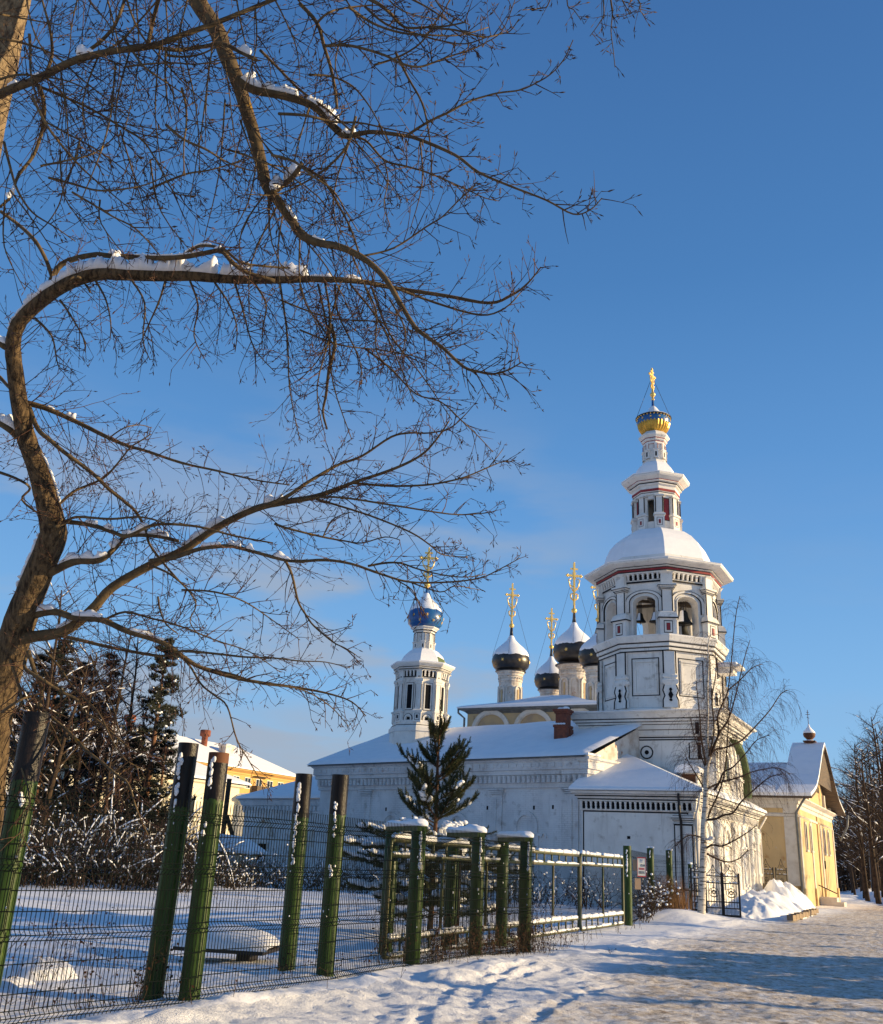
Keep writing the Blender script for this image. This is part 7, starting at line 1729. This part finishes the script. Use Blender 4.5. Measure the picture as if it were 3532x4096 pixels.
tag(th.build('thicket', [M['twig2'], M['weed'], M['snowfine']]), 'tangled snowy undergrowth along the far edge of the field', 'undergrowth', kind='stuff')
fw = MB()
for i in range(330):   # the dark mass of the wood behind the roadside trees
    x = rk.uniform(838, 900); ds = rk.uniform(128, 190); gx, gy = at_px(x, ds); h = rk.uniform(3, 9) if rk.random() < .6 else rk.uniform(9, 15)*(.55+.45*min(1, max(0, (x-838)/30)))
    p = Vector((gx, gy, .3)); d = Vector((rk.uniform(-.1, .1), rk.uniform(-.1, .1), 1)).normalized(); m = 9; P = [p.copy()]
    for k in range(m):
        d = (d+Vector((rk.uniform(-.12, .12), rk.uniform(-.12, .12), 0))).normalized(); p = p+d*(h/m); P.append(p.copy())
        for w_ in range(4):
            a = rk.uniform(0, 6.28); q = p.copy(); e = Vector((cos(a), sin(a), rk.uniform(-.1, .9))).normalized(); L = h*.2*(1.2-k/m)*rk.uniform(.5, 1.2)
            W = [q.copy()]
            for v in range(3): e = (e+Vector((rk.uniform(-.4, .4), rk.uniform(-.4, .4), rk.uniform(-.3, .2)))).normalized(); q = q+e*L/3; W.append(q.copy()); f_ = (e+Vector((rk.uniform(-1, 1), rk.uniform(-1, 1), rk.uniform(-.5, .8)))).normalized()*L*.3; fw.tube([q, q+f_], [.03, .015], 3, 0, False, False)
            fw.tube(W, [.05, .04, .03, .02], 3, 0, False, False)
            if rk.random() < .25: fw.tube([z+Vector((0, 0, .05)) for z in W[:3]], [.03, .06, .03], 4, 1, True, True)
    fw.tube(P, [.16*(1-.8*k/m) for k in range(m+1)], 5, 0, True, False)
tag(fw.build('distant_wood', [M['bark3'], M['snowfine']]), 'dark leafless wood closing the road beyond the bend', 'wood', kind='stuff')
bb = MB()
for i in range(46):   # dark bramble by the notice post and straw tuft
    gx = 6.9+rk.random()*1.6; gy = 32.5+(gx-6.9)*2.6+rk.uniform(-.8, .8); z = gh(gx, gy)
    for k in range(3):
        P = [Vector((gx, gy, z))]; d = Vector((rk.uniform(-.6, .6), rk.uniform(-.5, .5), 1))
        for w_ in range(5): d = (d+Vector((rk.uniform(-.5, .5), rk.uniform(-.5, .5), rk.uniform(-.3, .2)))).normalized(); P.append(P[-1]+d*rk.uniform(.12, .34))
        bb.tube(P, [.008, .007, .006, .005, .004, .003], 3, 0, False, False)
        for q in P[1:]:
            for w_ in range(2): bb.tube([q, q+Vector((rk.uniform(-.2, .2), rk.uniform(-.2, .2), rk.uniform(-.05, .25)))], [.004, .002], 3, 0, False, False)
            if rk.random() < .25: bb.blob(q+Vector((0, 0, .03)), rk.uniform(.02, .06), 1, .7, 5, 3, .2, rk)
tag(bb.build('bramble', [M['weed'], M['snowfine']]), 'dark tangled bramble with snow crumbs behind the notice', 'bush', kind='stuff')
sg = MB()
for i in range(420):
    gx = 9.35+rk.gauss(0, .38); gy = 38.6+rk.gauss(0, .5); z = gh(gx, gy)-.05; h = rk.uniform(.3, 1.25); l1 = rk.uniform(-.25, .25); l2 = rk.uniform(-.25, .25)
    sg.tube([(gx, gy, z), (gx+l1*.4, gy+l2*.4, z+h*.6), (gx+l1, gy+l2, z+h)], [.007, .005, .002], 3, 0, False, False)
tag(sg.build('dry_grass', M['straw']), 'tall straw-coloured dry grass at the foot of the second snow-capped post', 'grass', kind='stuff')
wd = MB()
def weed(x, y, h, leaves=4, r=.004):
    z0 = gh(x, y)-.03; d = Vector((rk.uniform(-.3, .3), rk.uniform(-.3, .3), 1)).normalized(); p = Vector((x, y, z0)); P = [p.copy()]; n = 6
    for k in range(n): d = (d+Vector((rk.uniform(-.16, .16), rk.uniform(-.16, .16), 0))).normalized(); p = p+d*h/n; P.append(p.copy())
    wd.tube(P, [r*(1-.6*k/n) for k in range(n+1)], 3, 0, False, False)
    for k in range(leaves):
        i = rk.randint(1, n); q = P[i]; e = q+Vector((rk.uniform(-.1, .1), rk.uniform(-.1, .1), rk.uniform(0, .14)))
        wd.tube([q, e], [r*.6, r*.4], 3, 0, False, False)
        if rk.random() < .6:
            u = Vector((rk.uniform(-1, 1), rk.uniform(-1, 1), rk.uniform(-1, .2))).normalized()*rk.uniform(.02, .05); v = u.orthogonal().normalized()*rk.uniform(.008, .02)
            wd.add([e, e+u*.5+v, e+u, e+u*.5-v], [(0, 1, 2, 3)], 1)
for a_, b_, n, h0, h1 in (((-5.0, 8.3), (-3.9, 9.9), 70, .2, .9), ((-4.6, 9.6), (-2.6, 11.6), 70, .2, 1.0), ((-3.2, 11.2), (-2.5, 11.7), 34, .2, .55), ((-1.8, 13.3), (-1.2, 14.1), 26, .15, .6), ((-.6, 15.9), (.5, 16.6), 120, .2, .8), ((.3, 16.6), (1.3, 18.4), 150, .2, .7), ((1.2, 18.2), (2.5, 20.2), 190, .25, .85), ((2.0, 19.6), (3.0, 21.5), 70, .3, 1.0), ((-6, 10.5), (-3.5, 14.5), 46, .3, 1.1), ((-8, 12), (-4, 18), 40, .3, 1.2), ((3.2, 22.5), (6.2, 30), 50, .2, .8)):
    for i in range(int(n*.6)):
        k = rk.random(); x = a_[0]+(b_[0]-a_[0])*k+rk.gauss(0, .13); y = a_[1]+(b_[1]-a_[1])*k+rk.gauss(0, .13); weed(x, y, rk.uniform(h0, h1), rk.randint(2, 7))
for i in range(60): gx, gy = at_px(rk.uniform(150, 560), rk.uniform(22, 34)); weed(gx, gy, rk.uniform(.3, 1.1), 5, .006)
for i in range(14):
    k = rk.random(); x, y = -3.2+6*k+rk.gauss(0, .2), 10.8+11*k; weed(x+.7, y-.6, rk.uniform(.12, .3), 3)
tag(wd.build('dry_weeds', [M['weed'], M['leaf']]), 'dry brown weed stalks with shrivelled leaves along the posts', 'weeds', kind='stuff')
# ------------------------------------------------------------------ beyond the right edge of the frame: an added unseen shade caster and the trees that shadow the road
hd = thing('shade_caster', 'unseen bushy shade caster added across the road, outside the frame', 'shade_caster', (13.0, -8, 0))
b = MB(); rgh = random.Random(5)
for i in range(240):
    y = 31*i/240; yw_ = y-8; h = .8+1.25*sstep(14.3, 15.4, yw_)*(1-sstep(21.3, 22.6, yw_))+.35*nz1(y, 3, .5)+.45*nz1(y, 8, 1.3)  # height shaped to throw a shade band over the road
    for k in range(9): b.blob((rgh.uniform(-.45, .45), y+rgh.uniform(-.1, .1), h*(k+.5)/9), rgh.uniform(.10, .22), sq=1.0, n=5, k=3, jit=.4, rng=rgh)
b.build('shade_mass', M['needle2'], hd)
for i, (x, y, v, sc) in enumerate(((21, 13, 0, .8), (24, 19, 1, .85), (22, 25.5, 2, .7), (27, 31, 0, .9), (31, 37, 1, .95), (36, 44, 2, .95), (40, 50, 0, 1.0), (46, 57, 1, .9), (18.5, 7, 1, .6), (50, 66, 2, .9))):
    o = again(firsts[v], 'bare tree across the road, outside the frame to the right', x, y, i*1.1, sc); o['group'] = 'bare trees across the road'
